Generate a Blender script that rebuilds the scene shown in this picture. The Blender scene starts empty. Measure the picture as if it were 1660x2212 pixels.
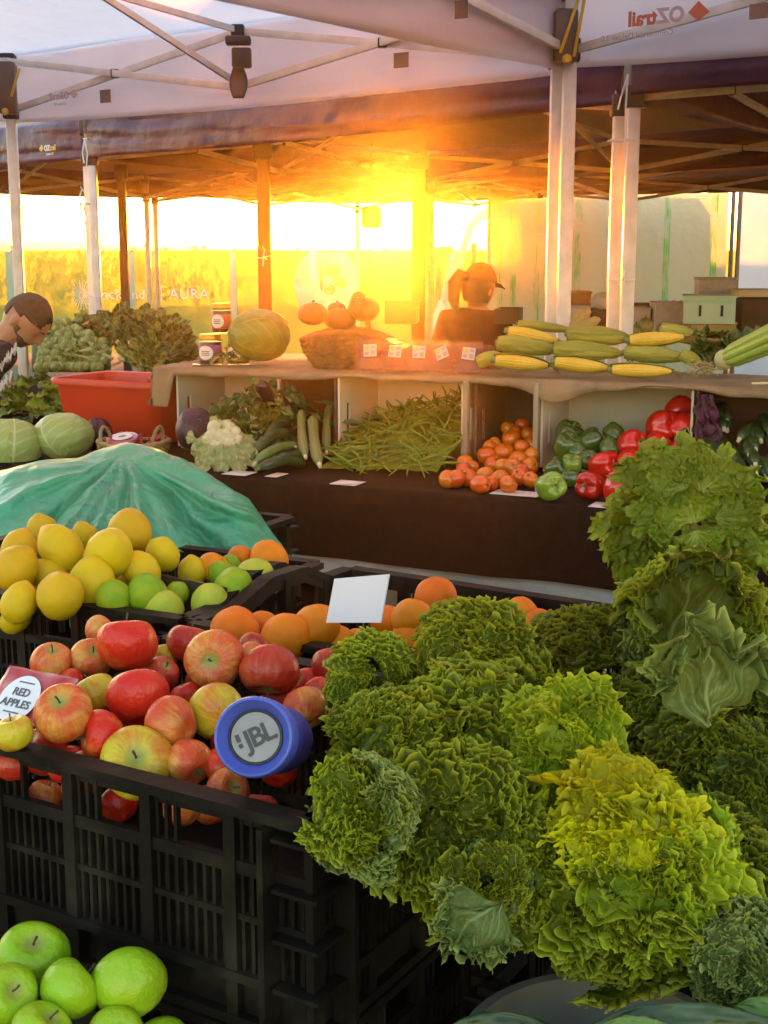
import bpy, bmesh, math, random
from mathutils import Vector, Matrix, noise, Euler
random.seed(7)
PI = math.pi
scene = bpy.context.scene
COL = scene.collection
R = math.radians
# ---------------------------------------------------------------- camera model (photo pixels -> points)
F, CX, CY, HY, EZ = 2900., 830., 1106., 552., 1.55
PITCH = math.atan((CY-HY)/F); CP, SP = math.cos(PITCH), math.sin(PITCH)
def ray(px, py):
    x = (px-CX)/F; y = (CY-py)/F
    return Vector((x, CP+y*SP, -SP+y*CP))
def PY(px, py, Y):
    r = ray(px, py); t = Y/r.y
    return Vector((r.x*t, Y, EZ+r.z*t))
def PZ(px, py, z):
    r = ray(px, py); t = (z-EZ)/r.z
    return Vector((r.x*t, r.y*t, z))
def depth(p): return p.y*CP-(p.z-EZ)*SP
V = Vector
# ---------------------------------------------------------------- materials
def newmat(name):
    m = bpy.data.materials.new(name); m.use_nodes = True
    nt = m.node_tree; nt.nodes.clear()
    return m, nt, nt.nodes, nt.links
def N(nt, t, **kw):
    n = nt.nodes.new('ShaderNode'+t)
    for k, v in kw.items():
        if k in n.inputs.keys(): n.inputs[k].default_value = v
        else: setattr(n, k, v)
    return n
def c4(c): return (c[0], c[1], c[2], 1)
def finish(nt, col, rough=.5, bump=None, trans=0, transp=0, spec=.5, metal=0, coat=0, tcol=None, sheen=0):
    L = nt.links
    b = N(nt, 'BsdfPrincipled'); out = N(nt, 'OutputMaterial')
    b.inputs['Roughness'].default_value = rough; b.inputs['Specular IOR Level'].default_value = spec
    b.inputs['Metallic'].default_value = metal; b.inputs['Coat Weight'].default_value = coat
    b.inputs['Sheen Weight'].default_value = sheen
    if hasattr(col, 'is_output'): L.new(col, b.inputs['Base Color'])
    else: b.inputs['Base Color'].default_value = c4(col)
    if bump is not None: L.new(bump, b.inputs['Normal'])
    s = b.outputs[0]
    if trans:
        t = N(nt, 'BsdfTranslucent')
        if tcol is not None: t.inputs['Color'].default_value = c4(tcol)
        elif hasattr(col, 'is_output'): L.new(col, t.inputs['Color'])
        else: t.inputs['Color'].default_value = c4(col)
        if bump is not None: L.new(bump, t.inputs['Normal'])
        mx = N(nt, 'MixShader'); mx.inputs[0].default_value = trans
        L.new(s, mx.inputs[1]); L.new(t.outputs[0], mx.inputs[2]); s = mx.outputs[0]
    if transp:
        t = N(nt, 'BsdfTransparent'); mx = N(nt, 'MixShader')
        if hasattr(transp, 'is_output'): L.new(transp, mx.inputs[0])
        else: mx.inputs[0].default_value = transp
        L.new(s, mx.inputs[1]); L.new(t.outputs[0], mx.inputs[2]); s = mx.outputs[0]
    L.new(s, out.inputs['Surface'])
    return b
def coords(nt, stretch=None, kind='Object'):
    tc = N(nt, 'TexCoord'); o = tc.outputs[kind]
    if stretch:
        mp = N(nt, 'Mapping'); mp.inputs['Scale'].default_value = stretch
        nt.links.new(o, mp.inputs[0]); o = mp.outputs[0]
    return o
def rampnoise(nt, co, scale, c, c2, lo=.35, hi=.65, detail=4, rough=.55):
    n = N(nt, 'TexNoise'); n.inputs['Scale'].default_value = scale; n.inputs['Detail'].default_value = detail; n.inputs['Roughness'].default_value = rough
    nt.links.new(co, n.inputs['Vector'])
    r = N(nt, 'ValToRGB'); e = r.color_ramp.elements
    e[0].position = lo; e[0].color = c4(c); e[1].position = hi; e[1].color = c4(c2)
    nt.links.new(n.outputs[0], r.inputs[0])
    return r.outputs[0]
def bumpn(nt, co, scale, strength, dist=.01, detail=3):
    n = N(nt, 'TexNoise'); n.inputs['Scale'].default_value = scale; n.inputs['Detail'].default_value = detail
    nt.links.new(co, n.inputs['Vector'])
    b = N(nt, 'Bump'); b.inputs['Strength'].default_value = strength; b.inputs['Distance'].default_value = dist
    nt.links.new(n.outputs[0], b.inputs['Height'])
    return b.outputs[0]
def rndval(nt, col, dv=.25, dh=.0, base=1.0):
    oi = N(nt, 'ObjectInfo'); h = N(nt, 'HueSaturation')
    mr = N(nt, 'MapRange'); mr.inputs[3].default_value = base-dv; mr.inputs[4].default_value = base+dv
    nt.links.new(oi.outputs['Random'], mr.inputs[0]); nt.links.new(mr.outputs[0], h.inputs['Value'])
    if dh:
        mh = N(nt, 'MapRange'); mh.inputs[3].default_value = .5-dh; mh.inputs[4].default_value = .5+dh
        ml = N(nt, 'Math', operation='MULTIPLY'); ml.inputs[1].default_value = 7.31
        fr = N(nt, 'Math', operation='FRACT')
        nt.links.new(oi.outputs['Random'], ml.inputs[0]); nt.links.new(ml.outputs[0], fr.inputs[0]); nt.links.new(fr.outputs[0], mh.inputs[0])
        nt.links.new(mh.outputs[0], h.inputs['Hue'])
    nt.links.new(col, h.inputs['Color'])
    return h.outputs[0]
def mixc(nt, fac, a, b):
    m = N(nt, 'Mix', data_type='RGBA')
    L = nt.links
    if hasattr(fac, 'is_output'): L.new(fac, m.inputs[0])
    else: m.inputs[0].default_value = fac
    for v, i in ((a, 6), (b, 7)):
        if hasattr(v, 'is_output'): L.new(v, m.inputs[i])
        else: m.inputs[i].default_value = c4(v)
    return m.outputs[2]
MATS = {}
def M(name, c, c2=None, spots=None, rough=.5, scale=8, bump=0, bscale=40, bdist=.01, rnd=0, hue=0, stretch=None, lo=.35, hi=.65, detail=4, **kw):
    if name in MATS: return MATS[name]
    m, nt, _, L = newmat(name)
    co = coords(nt, stretch)
    col = rampnoise(nt, co, scale, c, c2, lo, hi, detail) if c2 else None
    if col is None:
        rgb = N(nt, 'RGB'); rgb.outputs[0].default_value = c4(c); col = rgb.outputs[0]
    if spots:
        vo = N(nt, 'TexVoronoi'); vo.inputs['Scale'].default_value = spots[0]; vo.inputs['Randomness'].default_value = 1; L.new(co, vo.inputs['Vector'])
        vr = N(nt, 'MapRange'); vr.inputs[1].default_value = spots[1]; vr.inputs[2].default_value = spots[1]*.5; L.new(vo.outputs['Distance'], vr.inputs[0])
        nm = N(nt, 'TexNoise'); nm.inputs['Scale'].default_value = 1.7; L.new(co, nm.inputs['Vector']); ng = N(nt, 'MapRange'); ng.inputs[1].default_value = .45; ng.inputs[2].default_value = .6; L.new(nm.outputs[0], ng.inputs[0])
        mm = N(nt, 'Math', operation='MULTIPLY'); L.new(vr.outputs[0], mm.inputs[0]); L.new(ng.outputs[0], mm.inputs[1])
        col = mixc(nt, mm.outputs[0], col, spots[2])
    if rnd or hue: col = rndval(nt, col, rnd, hue)
    bo = bumpn(nt, co, bscale, bump, bdist) if bump else None
    finish(nt, col, rough, bo, **kw)
    MATS[name] = m
    return m
# ---------------------------------------------------------------- mesh builder
OFF = {}
class MB:
    def __init__(s): s.v = []; s.f = []; s.mi = []; s.cols = None
    def add(s, vs, fs, mi=0):
        o = len(s.v); s.v += [V(x) for x in vs]; s.f += [[i+o for i in f] for f in fs]; s.mi += [mi]*len(fs)
        return s
    def box(s, c, size, rot=None, mi=0, bev=0):
        hx, hy, hz = [a/2 for a in size]; c = V(c)
        if bev:
            bm = bmesh.new(); bmesh.ops.create_cube(bm, size=1)
            for v in bm.verts: v.co = V((v.co.x*size[0], v.co.y*size[1], v.co.z*size[2]))
            bmesh.ops.bevel(bm, geom=bm.edges[:], offset=bev, segments=2, affect='EDGES', profile=.5)
            bm.verts.index_update()
            vs = [v.co.copy() for v in bm.verts]; fs = [[v.index for v in f.verts] for f in bm.faces]; bm.free()
        else:
            vs = [V((x, y, z)) for x in (-hx, hx) for y in (-hy, hy) for z in (-hz, hz)]
            fs = [(0, 1, 3, 2), (4, 6, 7, 5), (0, 4, 5, 1), (2, 3, 7, 6), (0, 2, 6, 4), (1, 5, 7, 3)]
        if rot is not None: vs = [rot @ v for v in vs]
        return s.add([v+c for v in vs], fs, mi)
    def bar(s, a, b, w, h, up=V((0, 0, 1)), mi=0, bev=0):
        a = V(a); b = V(b); x = (b-a); l = x.length; x.normalize()
        y = up.cross(x)
        if y.length < 1e-4: y = V((0, 1, 0)).cross(x)
        y.normalize(); z = x.cross(y)
        rot = Matrix((x, y, z)).transposed()
        return s.box((a+b)/2, (l, w, h), rot, mi, bev)
    def tube(s, pts, r, seg=8, mi=0, caps=True, closed=False):
        pts = [V(p) for p in pts]; n = len(pts); rs = r if isinstance(r, (list, tuple)) else [r]*n
        rings = []; ref = V((0, 0, 1)); prev = None
        for i, p in enumerate(pts):
            if closed: t = pts[(i+1) % n]-pts[i-1]
            else: t = pts[min(i+1, n-1)]-pts[max(i-1, 0)]
            t.normalize()
            if prev is None:
                x = ref.cross(t)
                if x.length < .05: x = V((1, 0, 0)).cross(t)
            else: x = prev-t*prev.dot(t)
            x.normalize(); prev = x; y = t.cross(x)
            rings.append([p+(x*math.cos(2*PI*k/seg)+y*math.sin(2*PI*k/seg))*rs[i] for k in range(seg)])
        vs = [v for rr in rings for v in rr]; fs = []
        for i in range(n if closed else n-1):
            for k in range(seg):
                a = i*seg+k; b = i*seg+(k+1) % seg; j = ((i+1) % n)*seg
                fs.append((a, b, j+(k+1) % seg, j+k))
        if caps and not closed: fs += [list(range(seg))[::-1], list(range((n-1)*seg, n*seg))]
        return s.add(vs, fs, mi)
    def lathe(s, prof, seg=24, c=(0, 0, 0), rot=None, mi=0, fn=None):
        c = V(c); vs = []; fs = []
        for i, (r, z) in enumerate(prof):
            for k in range(seg):
                a = 2*PI*k/seg; p = V((r*math.cos(a), r*math.sin(a), z))
                if fn: p = fn(p)
                vs.append(p)
        for i in range(len(prof)-1):
            for k in range(seg):
                fs.append((i*seg+k, i*seg+(k+1) % seg, (i+1)*seg+(k+1) % seg, (i+1)*seg+k))
        if prof[0][0] > 1e-5: fs.append(list(range(seg))[::-1])
        if prof[-1][0] > 1e-5: fs.append(list(range((len(prof)-1)*seg, len(prof)*seg)))
        if rot is not None: vs = [rot @ v for v in vs]
        return s.add([v+c for v in vs], fs, mi)
    def ell(s, c, r, seg=16, rings=10, rot=None, mi=0, fn=None):
        if not isinstance(r, (tuple, list)): r = (r, r, r)
        prof = [(math.sin(PI*i/rings), -math.cos(PI*i/rings)) for i in range(rings+1)]
        g = lambda p: (fn(p) if fn else p)
        return s.lathe(prof, seg, c, rot, mi, lambda p: V((g(p).x*r[0], g(p).y*r[1], g(p).z*r[2])))
    def grid(s, fn, nu, nv, mi=0, closeu=False):
        vs = [V(fn(i/nu, j/nv)) for j in range(nv+1) for i in range(nu+(0 if closeu else 1))]
        w = nu if closeu else nu+1; fs = []
        for j in range(nv):
            for i in range(nu):
                fs.append((j*w+i, j*w+(i+1) % w, (j+1)*w+(i+1) % w, (j+1)*w+i))
        return s.add(vs, fs, mi)
    def prism(s, poly, a, b, axes=None, mi=0):
        # poly in 2d (p,q), extruded from a to b along third axis; axes = (P,Q,T,origin)
        if axes is None: axes = (V((1, 0, 0)), V((0, 0, 1)), V((0, 1, 0)), V((0, 0, 0)))
        P_, Q_, T_, O_ = axes; n = len(poly)
        vs = [O_+P_*p+Q_*q+T_*a for p, q in poly]+[O_+P_*p+Q_*q+T_*b for p, q in poly]
        fs = [list(range(n))[::-1], list(range(n, 2*n))]+[(i, (i+1) % n, n+(i+1) % n, n+i) for i in range(n)]
        return s.add(vs, fs, mi)
    def build(s, name, mats, parent=None, smooth=True, local=False, solid=0, angle=40, recalc=True):
        if parent is not None and not local:
            o = OFF.get(parent.name, V((0, 0, 0))); vs = [v-o for v in s.v]
        else: vs = s.v
        me = bpy.data.meshes.new(name); me.from_pydata(vs, [], s.f); me.update()
        if not isinstance(mats, (list, tuple)): mats = [mats]
        for m in mats: me.materials.append(m)
        if len(mats) > 1: me.polygons.foreach_set('material_index', s.mi)
        if recalc:
            bm = bmesh.new(); bm.from_mesh(me); bmesh.ops.remove_doubles(bm, verts=bm.verts, dist=1e-6) if recalc == 2 else None
            bmesh.ops.recalc_face_normals(bm, faces=bm.faces); bm.to_mesh(me); bm.free()
        if smooth:
            me.polygons.foreach_set('use_smooth', [True]*len(me.polygons))
            if angle: me.set_sharp_from_angle(angle=R(angle))
        ob = bpy.data.objects.new(name, me); COL.objects.link(ob)
        if parent is not None:
            ob.parent = parent; OFF[ob.name] = OFF.get(parent.name, V((0, 0, 0)))
        if solid:
            md = ob.modifiers.new('thick', 'SOLIDIFY'); md.thickness = solid; md.offset = 0
        return ob
def tag(o, label=None, cat=None, group=None, kind=None):
    if label: o['label'] = label
    if cat: o['category'] = cat
    if group: o['group'] = group
    if kind: o['kind'] = kind
    return o
def thing(name, label, cat, loc=(0, 0, 0), group=None):
    o = bpy.data.objects.new(name, None); COL.objects.link(o); o.location = loc; OFF[o.name] = V(loc)
    o.empty_display_size = .05
    return tag(o, label, cat, group)
def kids(o): return [c for c in bpy.data.objects if c.parent == o]
def dup(o, parent=None, childmap=None):
    c = o.copy(); COL.objects.link(c); c.parent = parent
    for ch in (childmap[o.name] if childmap and o.name in childmap else kids(o)): dup(ch, c)
    return c
def place(proto, loc, rot, sc, label, group=None, first={}):
    """first use moves the prototype itself, later uses copy it with its parts"""
    if proto.name not in first: first[proto.name] = kids(proto); o = proto
    else:
        o = proto.copy(); COL.objects.link(o)
        for ch in first[proto.name]: dup(ch, o)
    o.location = loc; o.rotation_euler = rot; o.scale = (sc, sc, sc) if not isinstance(sc, (tuple, list)) else sc
    tag(o, label, None, group)
    return o
def textmesh(s, name, size, mat, O, X, Y, parent=None, ext=.0006, align='LEFT', shear=0, bold=0, space=1.0):
    cu = bpy.data.curves.new(name, 'FONT'); cu.body = s; cu.size = size; cu.extrude = ext; cu.align_x = align; cu.shear = shear; cu.offset = bold
    cu.space_character = space; cu.resolution_u = 4
    t = bpy.data.objects.new(name+'_tmp', cu); COL.objects.link(t)
    dg = bpy.context.evaluated_depsgraph_get(); me = bpy.data.meshes.new_from_object(t.evaluated_get(dg))
    bpy.data.objects.remove(t)
    X = V(X).normalized(); Y = V(Y); Y = (Y-X*Y.dot(X)).normalized(); Z = X.cross(Y)
    off = OFF.get(parent.name, V((0, 0, 0))) if parent else V((0, 0, 0))
    rot = Matrix((X, Y, Z)).transposed().to_4x4(); rot.translation = V(O)-off
    me.transform(rot); me.materials.clear(); me.materials.append(mat); me.name = name
    ob = bpy.data.objects.new(name, me); COL.objects.link(ob)
    if parent: ob.parent = parent; OFF[ob.name] = off
    return ob
def nz(p, s=1., seed=0.): return noise.noise(V(p)*s+V((seed*3.1, seed*1.7, seed*5.3)))
# ---------------------------------------------------------------- camera, light, sky
cam = bpy.data.cameras.new('camera'); co = bpy.data.objects.new('camera', cam); COL.objects.link(co)
co.location = (0, 0, EZ); co.rotation_euler = (PI/2-PITCH, 0, 0)
cam.sensor_fit = 'VERTICAL'; cam.sensor_height = 36; cam.lens = 36*F/2212; cam.clip_start = .05; cam.clip_end = 2000
scene.camera = co
SUN_EL = R(1.1); SUN_AZ = R(.3)   # azimuth from +Y towards +X
w = bpy.data.worlds.new('World'); scene.world = w; w.use_nodes = True
wn = w.node_tree; wn.nodes.clear()
sky = wn.nodes.new('ShaderNodeTexSky'); sky.sky_type = 'NISHITA'; sky.sun_disc = False
sky.sun_elevation = SUN_EL; sky.sun_rotation = SUN_AZ; sky.air_density = .75; sky.dust_density = .8; sky.ozone_density = 1.0
bg = wn.nodes.new('ShaderNodeBackground'); bg.inputs[1].default_value = .15
wo = wn.nodes.new('ShaderNodeOutputWorld'); wn.links.new(sky.outputs[0], bg.inputs[0]); wn.links.new(bg.outputs[0], wo.inputs[0])
sl = bpy.data.lights.new('sun', 'SUN'); so = bpy.data.objects.new('sun', sl); COL.objects.link(so)
sl.energy = 2.5; sl.angle = R(.6); sl.color = (1, .24, .012)
d = V((math.sin(SUN_AZ)*math.cos(SUN_EL), math.cos(SUN_AZ)*math.cos(SUN_EL), math.sin(SUN_EL)))
so.rotation_euler = d.to_track_quat('Z', 'Y').to_euler(); so.location = d*20
vs = scene.view_settings; vs.view_transform = 'Standard'; vs.look = 'None'; vs.exposure = 4.1; vs.gamma = 1; vs.use_curve_mapping = False
scene.display_settings.display_device = 'sRGB'
cy = scene.cycles
cy.max_bounces = 8; cy.diffuse_bounces = 4; cy.glossy_bounces = 3; cy.transmission_bounces = 6; cy.transparent_max_bounces = 24; cy.volume_bounces = 0
cy.use_denoising = True; cy.denoiser = 'OPENIMAGEDENOISE'; cy.caustics_reflective = False; cy.caustics_refractive = False
cy.sample_clamp_indirect = 6
# haze, added to imitate the lens glow around the sun
m, nt, _, L = newmat('glow_haze')
pv = N(nt, 'VolumePrincipled'); pv.inputs['Color'].default_value = (1, .96, .9, 1); pv.inputs['Density'].default_value = .00075
pv.inputs['Anisotropy'].default_value = .935
ou = N(nt, 'OutputMaterial'); L.new(pv.outputs[0], ou.inputs['Volume'])
hz = MB().box((0, 18.5, 1.5), (60, 53, 7)).build('haze', m, smooth=False); tag(hz, kind='stuff')
# ground
gm = M('ground_dirt', (.10, .075, .05), (.06, .07, .03), rough=.9, scale=1.3, bump=.5, bscale=30)
g = MB().grid(lambda u, v: (-28+56*u, -6+49*v, .03*nz((u*40, v*40, 0), 1)), 60, 60).build('ground', gm); tag(g, kind='structure')
# ================================================================ gazebos
white_bar = M('powder_white_steel', (.72, .70, .65), (.60, .57, .52), rough=.45, scale=14)
joint_pl = M('dark_joint_plastic', (.03, .022, .02), rough=.5)
yellow_pl = M('yellow_lever', (.55, .33, .02), rough=.4)
cord_w = M('white_cord', (.7, .7, .68), rough=.7)
def fabric(name, c_in, trans, tcol, rough=.6, c2=None, spec=.3):
    m, nt, _, L = newmat(name)
    co = coords(nt); col = rampnoise(nt, co, 2.2, c_in, c2 or tuple(a*.86 for a in c_in), .3, .7)
    b = bumpn(nt, co, 5, .35, .06, 5)
    finish(nt, col, rough, b, trans=trans, tcol=tcol, spec=spec)
    return m
fab_front = fabric('white_canopy_fabric', (.84, .82, .85), .5, (.86, .82, .90))
fab_back = fabric('shade_toned_canopy_fabric', (.15, .105, .06), .04, (.4, .22, .08))  # shade under the rear canopies put into a brown base colour
fab_dark = fabric('purple_valance_fabric', (.050, .008, .056), .02, (.1, .05, .1), rough=.38, c2=(.034, .007, .036), spec=.25)
def truss(root, A, B, zl, zt, w=.028):
    """two scissors between leg tops A and B (3d xy), sliders at zl, tops at zt"""
    A = V((A[0], A[1], 0)); B = V((B[0], B[1], 0)); C = (A+B)/2
    up = V((0, 0, 1)); o = (B-A).normalized().cross(up)*.012
    for P, Q in ((A, C), (B, C)):
        for (p, za), (q, zb), s in (((P, zl), (Q, zt), 1), ((P, zt), (Q, zl), -1)):
            MB().bar(p+up*za+o*s, q+up*zb+o*s, .016, w, up, bev=.002).build('truss_bar', white_bar, root)
        mid = (P+Q)/2+up*(zl+zt)/2
        MB().box(mid, (.034, .034, .034), bev=.004).build('truss_joint', joint_pl, root)
    MB().box(C+up*zt, (.05, .05, .045), bev=.006).build('truss_joint', joint_pl, root); MB().box(C+up*zl, (.045, .045, .04), bev=.006).build('truss_joint', joint_pl, root)
def gazebo(label, cs, zl, zt, apex, vh, fab, val, group, mids=True, legs=(0, 1, 2, 3), skipval=(), leg_mat=None, strap=False, tilt=(0, 0, 0, 0)):
    cs = [V((c[0], c[1], 0)) for c in cs]; cen = sum(cs, V((0, 0, 0)))/4
    root = thing('gazebo', label, 'gazebo', (cen.x, cen.y, 0), group)
    up = V((0, 0, 1)); ap = cen+up*apex; ztf = zt+.03
    mb = MB()
    for i in range(4):
        a = cs[i]+up*ztf; b = cs[(i+1) % 4]+up*ztf
        def fn(u, v, a=a, b=b):
            e = a.lerp(b, u); p = e.lerp(ap, v)
            sag = -.05*math.sin(PI*u)*math.sin(PI*min(1, v*1.1))*(1-v)
            return p+up*(sag+.012*nz(p, 3))
        mb.grid(fn, 20, 12)
    mb.build('roof_fabric', fab, root, angle=0)
    for i in range(4):
        if i in skipval: continue
        a = cs[i]; b = cs[(i+1) % 4]; n = (b-a).normalized().cross(up); ln = (b-a).length
        if n.dot((a+b)/2-cen) < 0: n = -n
        def fn(u, v):
            e = a.lerp(b, u); edge = min(u, 1-u)
            wv = .022*nz((u*ln*.55, v*3.4+u*2.2, i*4.), 1.6)+.012*nz((u*ln*.9, v*8+u*3, i), 1.)+.004*nz((u*ln*2.3, v*12, i+7.), 1.)
            sg = -.02*math.sin(PI*u)*v
            return e+up*(ztf+.012-vh*v+sg)+n*(.006+(.02+wv)*min(1, v*5)*min(1, edge*12+.2))
        MB().grid(fn, 90, 12).build('valance', val, root, angle=0, solid=.002)
    for i in legs:
        c = cs[i]; ins = (cen-c).normalized(); b = c+ins*.03
        mb = MB(); mb.bar(b+up*(zt-.02), b+up*.6, .043, .043, V((0, 1, 0)), bev=.006)
        mb.bar(b+up*.6, b+up*.0, .034, .034, V((0, 1, 0)), bev=.004); mb.box(b+up*.01, (.08, .08, .012))
        lg = mb.build('leg', leg_mat or white_bar, root)
        MB().box(b+up*zl, (.062, .062, .075), bev=.008).build('leg_slider', joint_pl, lg)
        MB().box(b+up*(zt-.01), (.066, .066, .09), bev=.008).build('corner_bracket', joint_pl, lg)
    for i in range(4): truss(root, cs[i]+(cen-cs[i]).normalized()*.05, cs[(i+1) % 4]+(cen-cs[(i+1) % 4]).normalized()*.05, zl, zt)
    if mids:
        for i in range(4):
            m_ = (cs[i]+cs[(i+1) % 4])/2; h = (m_+cen)/2
            for za, zb in ((zt, zl+.12), (zl, zt+.18)):
                MB().bar(m_+up*za, h+up*((za+zb)/2+.1), .013, .022).build('truss_bar', white_bar, root)
                MB().bar(h+up*((za+zb)/2+.1), cen+up*(zb+.25), .013, .022).build('truss_bar', white_bar, root)
            MB().box(h+up*((zl+zt)/2+.13), (.04, .04, .04), bev=.004).build('truss_joint', joint_pl, root)
        MB().lathe([(.0, zl+.2), (.045, zl+.2), (.05, zl+.26), (.025, zl+.3), (.025, apex-.03), (0, apex-.03)], 12, cen).build('centre_pole', white_bar, root)
    return root
e = V((-2.41, 2.60, 0)); gv = V((1.86, 2.42, 0))
Bfr = V((.82, 4.8, 0)); Bfl = V((-1.59, 7.4, 0))
GROUP = 'pop up gazebos over the market stalls'
Afr = V((.60, 4.62, 0)); Afl = V((-1.68, 6.3, 0)); ge = V((1.7, 2.3, 0))
gA = gazebo('white roofed gazebo overhead with a dark strap hanging from its truss', [Afr, Afl, Afl-ge*1.25, Afr-ge*1.25], 2.19, 2.40, 3.05, .30, fab_front, fab_front, GROUP)
Efl = Afr+V((.0, -.05, 0)); Efr = Efl+V((2.3, -1.68, 0))
gE = gazebo('white gazebo at the upper right with a printed logo showing through its roof', [Efr, Efl, Efl-ge*1.25, Efr-ge*1.25], 2.2, 2.41, 3.1, .30, fab_front, fab_front, GROUP, mids=False)
gB = gazebo('purple valanced gazebo over the shelf of corn, its pale leg tied with cord', [Bfr, Bfl, Bfl+gv, Bfr+gv], 2.06, 2.24, 2.85, .22, fab_back, fab_dark, GROUP)
Cfr = Bfl+V((-.01, .05, 0)); Cfl = Cfr+e
gC = gazebo('purple valanced gazebo at the left edge with a yellow and white logo', [Cfr, Cfl, Cfl+gv, Cfr+gv], 2.06, 2.24, 2.85, .22, fab_back, fab_dark, GROUP)
Dfl = Bfr+V((.0, -.05, 0))
gD = gazebo('purple valanced gazebo at the right edge beside the corn shelf', [Dfl-e, Dfl, Dfl+gv, Dfl-e+gv], 2.08, 2.26, 2.9, .22, fab_back, fab_dark, GROUP)
gG = gazebo('brown shaded gazebo above the green striped plastic sheet', [Bfr+gv*1.02, Bfl+gv*1.02, Bfl+gv*2.0, Bfr+gv*2.0], 2.02, 2.2, 2.8, .16, fab_back, fab_back, GROUP)
gH = gazebo('brown shaded gazebo furthest back in front of the green fence', [Bfl+gv*1.02, Cfl+gv*1.02, Cfl+gv*2.0, Bfl+gv*2.0], 2.04, 2.22, 2.8, .16, fab_back, fab_back, GROUP)
# ================================================================ backdrop: fence, sheets, van, shrubs
def U(deg): return V((math.cos(R(deg)), math.sin(R(deg)), 0))
UP = V((0, 0, 1))
m, nt, _, L = newmat('green_shade_cloth')
co_ = coords(nt)
colr = rampnoise(nt, co_, 1.1, (.12, .19, .045), (.10, .165, .038), .3, .7)
n2 = N(nt, 'TexNoise'); n2.inputs['Scale'].default_value = 30; n2.inputs['Detail'].default_value = 4
L.new(coords(nt, (1, 1, .9)), n2.inputs['Vector'])
mr = N(nt, 'MapRange'); mr.inputs[1].default_value = .42; mr.inputs[2].default_value = .72; mr.inputs[3].default_value = .012; mr.inputs[4].default_value = .035
L.new(n2.outputs[0], mr.inputs[0])
finish(nt, colr, .8, bumpn(nt, co_, 9, .35, .04), trans=.4, transp=mr.outputs[0], spec=.1)
shade = m
mint = M('mint_sleeve', (.30, .52, .40), rough=.6, trans=.4)
print_w = M('white_banner_print', (.80, .76, .74), rough=.6, trans=.35)
FY = 21.0
def fence_panel(px0, px1, label, group='green mesh fence panels behind the market'):
    a = PY(px0, 541, FY); b = PY(px1, 541, FY)
    root = thing('mesh_fence', label, 'fence', ((a.x+b.x)/2, FY, 0), group)
    def fn(u, v):
        x = a.x+(b.x-a.x)*u; z = a.z*(1-v)+.05*v
        y = FY+.05*nz((x*1.5, z*2, 0), 1.2)+.03*nz((x*5, z*3, 0), 1)
        return V((x, y, z+.012*nz((x*2, 0, 3), 1)*(1-v)))
    MB().grid(fn, 60, 20).build('mesh', shade, root, angle=0)
    for x in (a.x, b.x):
        MB().bar((x, FY+.06, 0), (x, FY+.06, a.z+.02), .05, .05, V((0, 1, 0))).build('post', white_bar, root)
    return root
fl0 = fence_panel(-420, 25, 'green mesh fence panel at the left edge of the market')
fl1 = fence_panel(27, 283, 'green mesh fence panel printed with the white sunburst logo')
fl2 = fence_panel(285, 505, 'green mesh fence panel between two mint sleeves with printed capitals')
fl3 = fence_panel(507, 800, 'green mesh fence panel carrying the round pale picture')
fl4 = fence_panel(802, 1180, 'orange glowing green mesh fence panel below the sun')
fl5 = fence_panel(1182, 1900, 'green mesh fence panel behind the striped plastic sheet')
for px, w_, ob in ((26, 22, fl0), (284, 16, fl1), (504, 14, fl2)):
    a = PY(px, 541, FY); MB().box((a.x, FY-.09, .8), (w_*FY/F, .012, 1.62)).build('sleeve', mint, ob)
zb = PY(300, 645, FY).z
def banner(s, px, size, par, al='LEFT', z=zb):
    a = PY(px, 645, FY-.12); return textmesh(s, 'lettering', size, print_w, (a.x, FY-.12, z), (1, 0, 0), (0, 0, 1), par, ext=.004, align=al, space=1.05)
banner('Stockland', 196, .205, fl1); banner('AURA', 366, .225, fl2)
a = PY(349, 632, FY-.12); MB().box((a.x, FY-.12, a.z), (.012, .006, .24)).build('lettering', print_w, fl2)
mb = MB(); c = PY(177, 638, FY-.12)
for k in range(26):
    t = 2*PI*k/26; d_ = V((math.cos(t), 0, math.sin(t))); ln = .13+.10*abs(math.sin(t))**1.5
    mb.bar(c+d_*.03, c+d_*ln, .006, .012+.008*(k % 2), V((0, 1, 0)))
mb.build('sunburst_logo', print_w, fl1, smooth=False)
pk = M('pale_picture_print', (.74, .56, .50), (.62, .36, .30), rough=.6, scale=4, trans=.35)
mb = MB(); c = PY(706, 612, FY-.13); n_ = 48; vs_ = []
for k in range(n_):
    t = 2*PI*k/n_; vs_.append(V((c.x+.50*math.cos(t), FY-.13, min(1.6, c.z+.56*math.sin(t)))))
mb.add(vs_+[v+V((0, .01, 0)) for v in vs_], [list(range(n_)), list(range(n_, 2*n_))[::-1]]+[(i, (i+1) % n_, n_+(i+1) % n_, n_+i) for i in range(n_)])
pic = mb.build('round_picture', pk, fl3, smooth=False)
mb = MB()
for (qx, qy, rx, rz) in ((695, 600, .03, .2), (720, 585, .12, .10), (735, 610, .10, .08), (712, 625, .09, .08)):
    q = PY(qx, qy, FY-.15); mb.ell(q, (rx, .008, rz), 14, 8)
mb.build('printed_fruit', M('red_print', (.45, .10, .07), (.5, .25, .05), scale=9, rough=.6), pic)
a = PY(677, 560, FY-.16); MB().box((a.x, FY-.16, 1.42), (.09, .01, .5)).build('sleeve', print_w, fl3)
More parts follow.
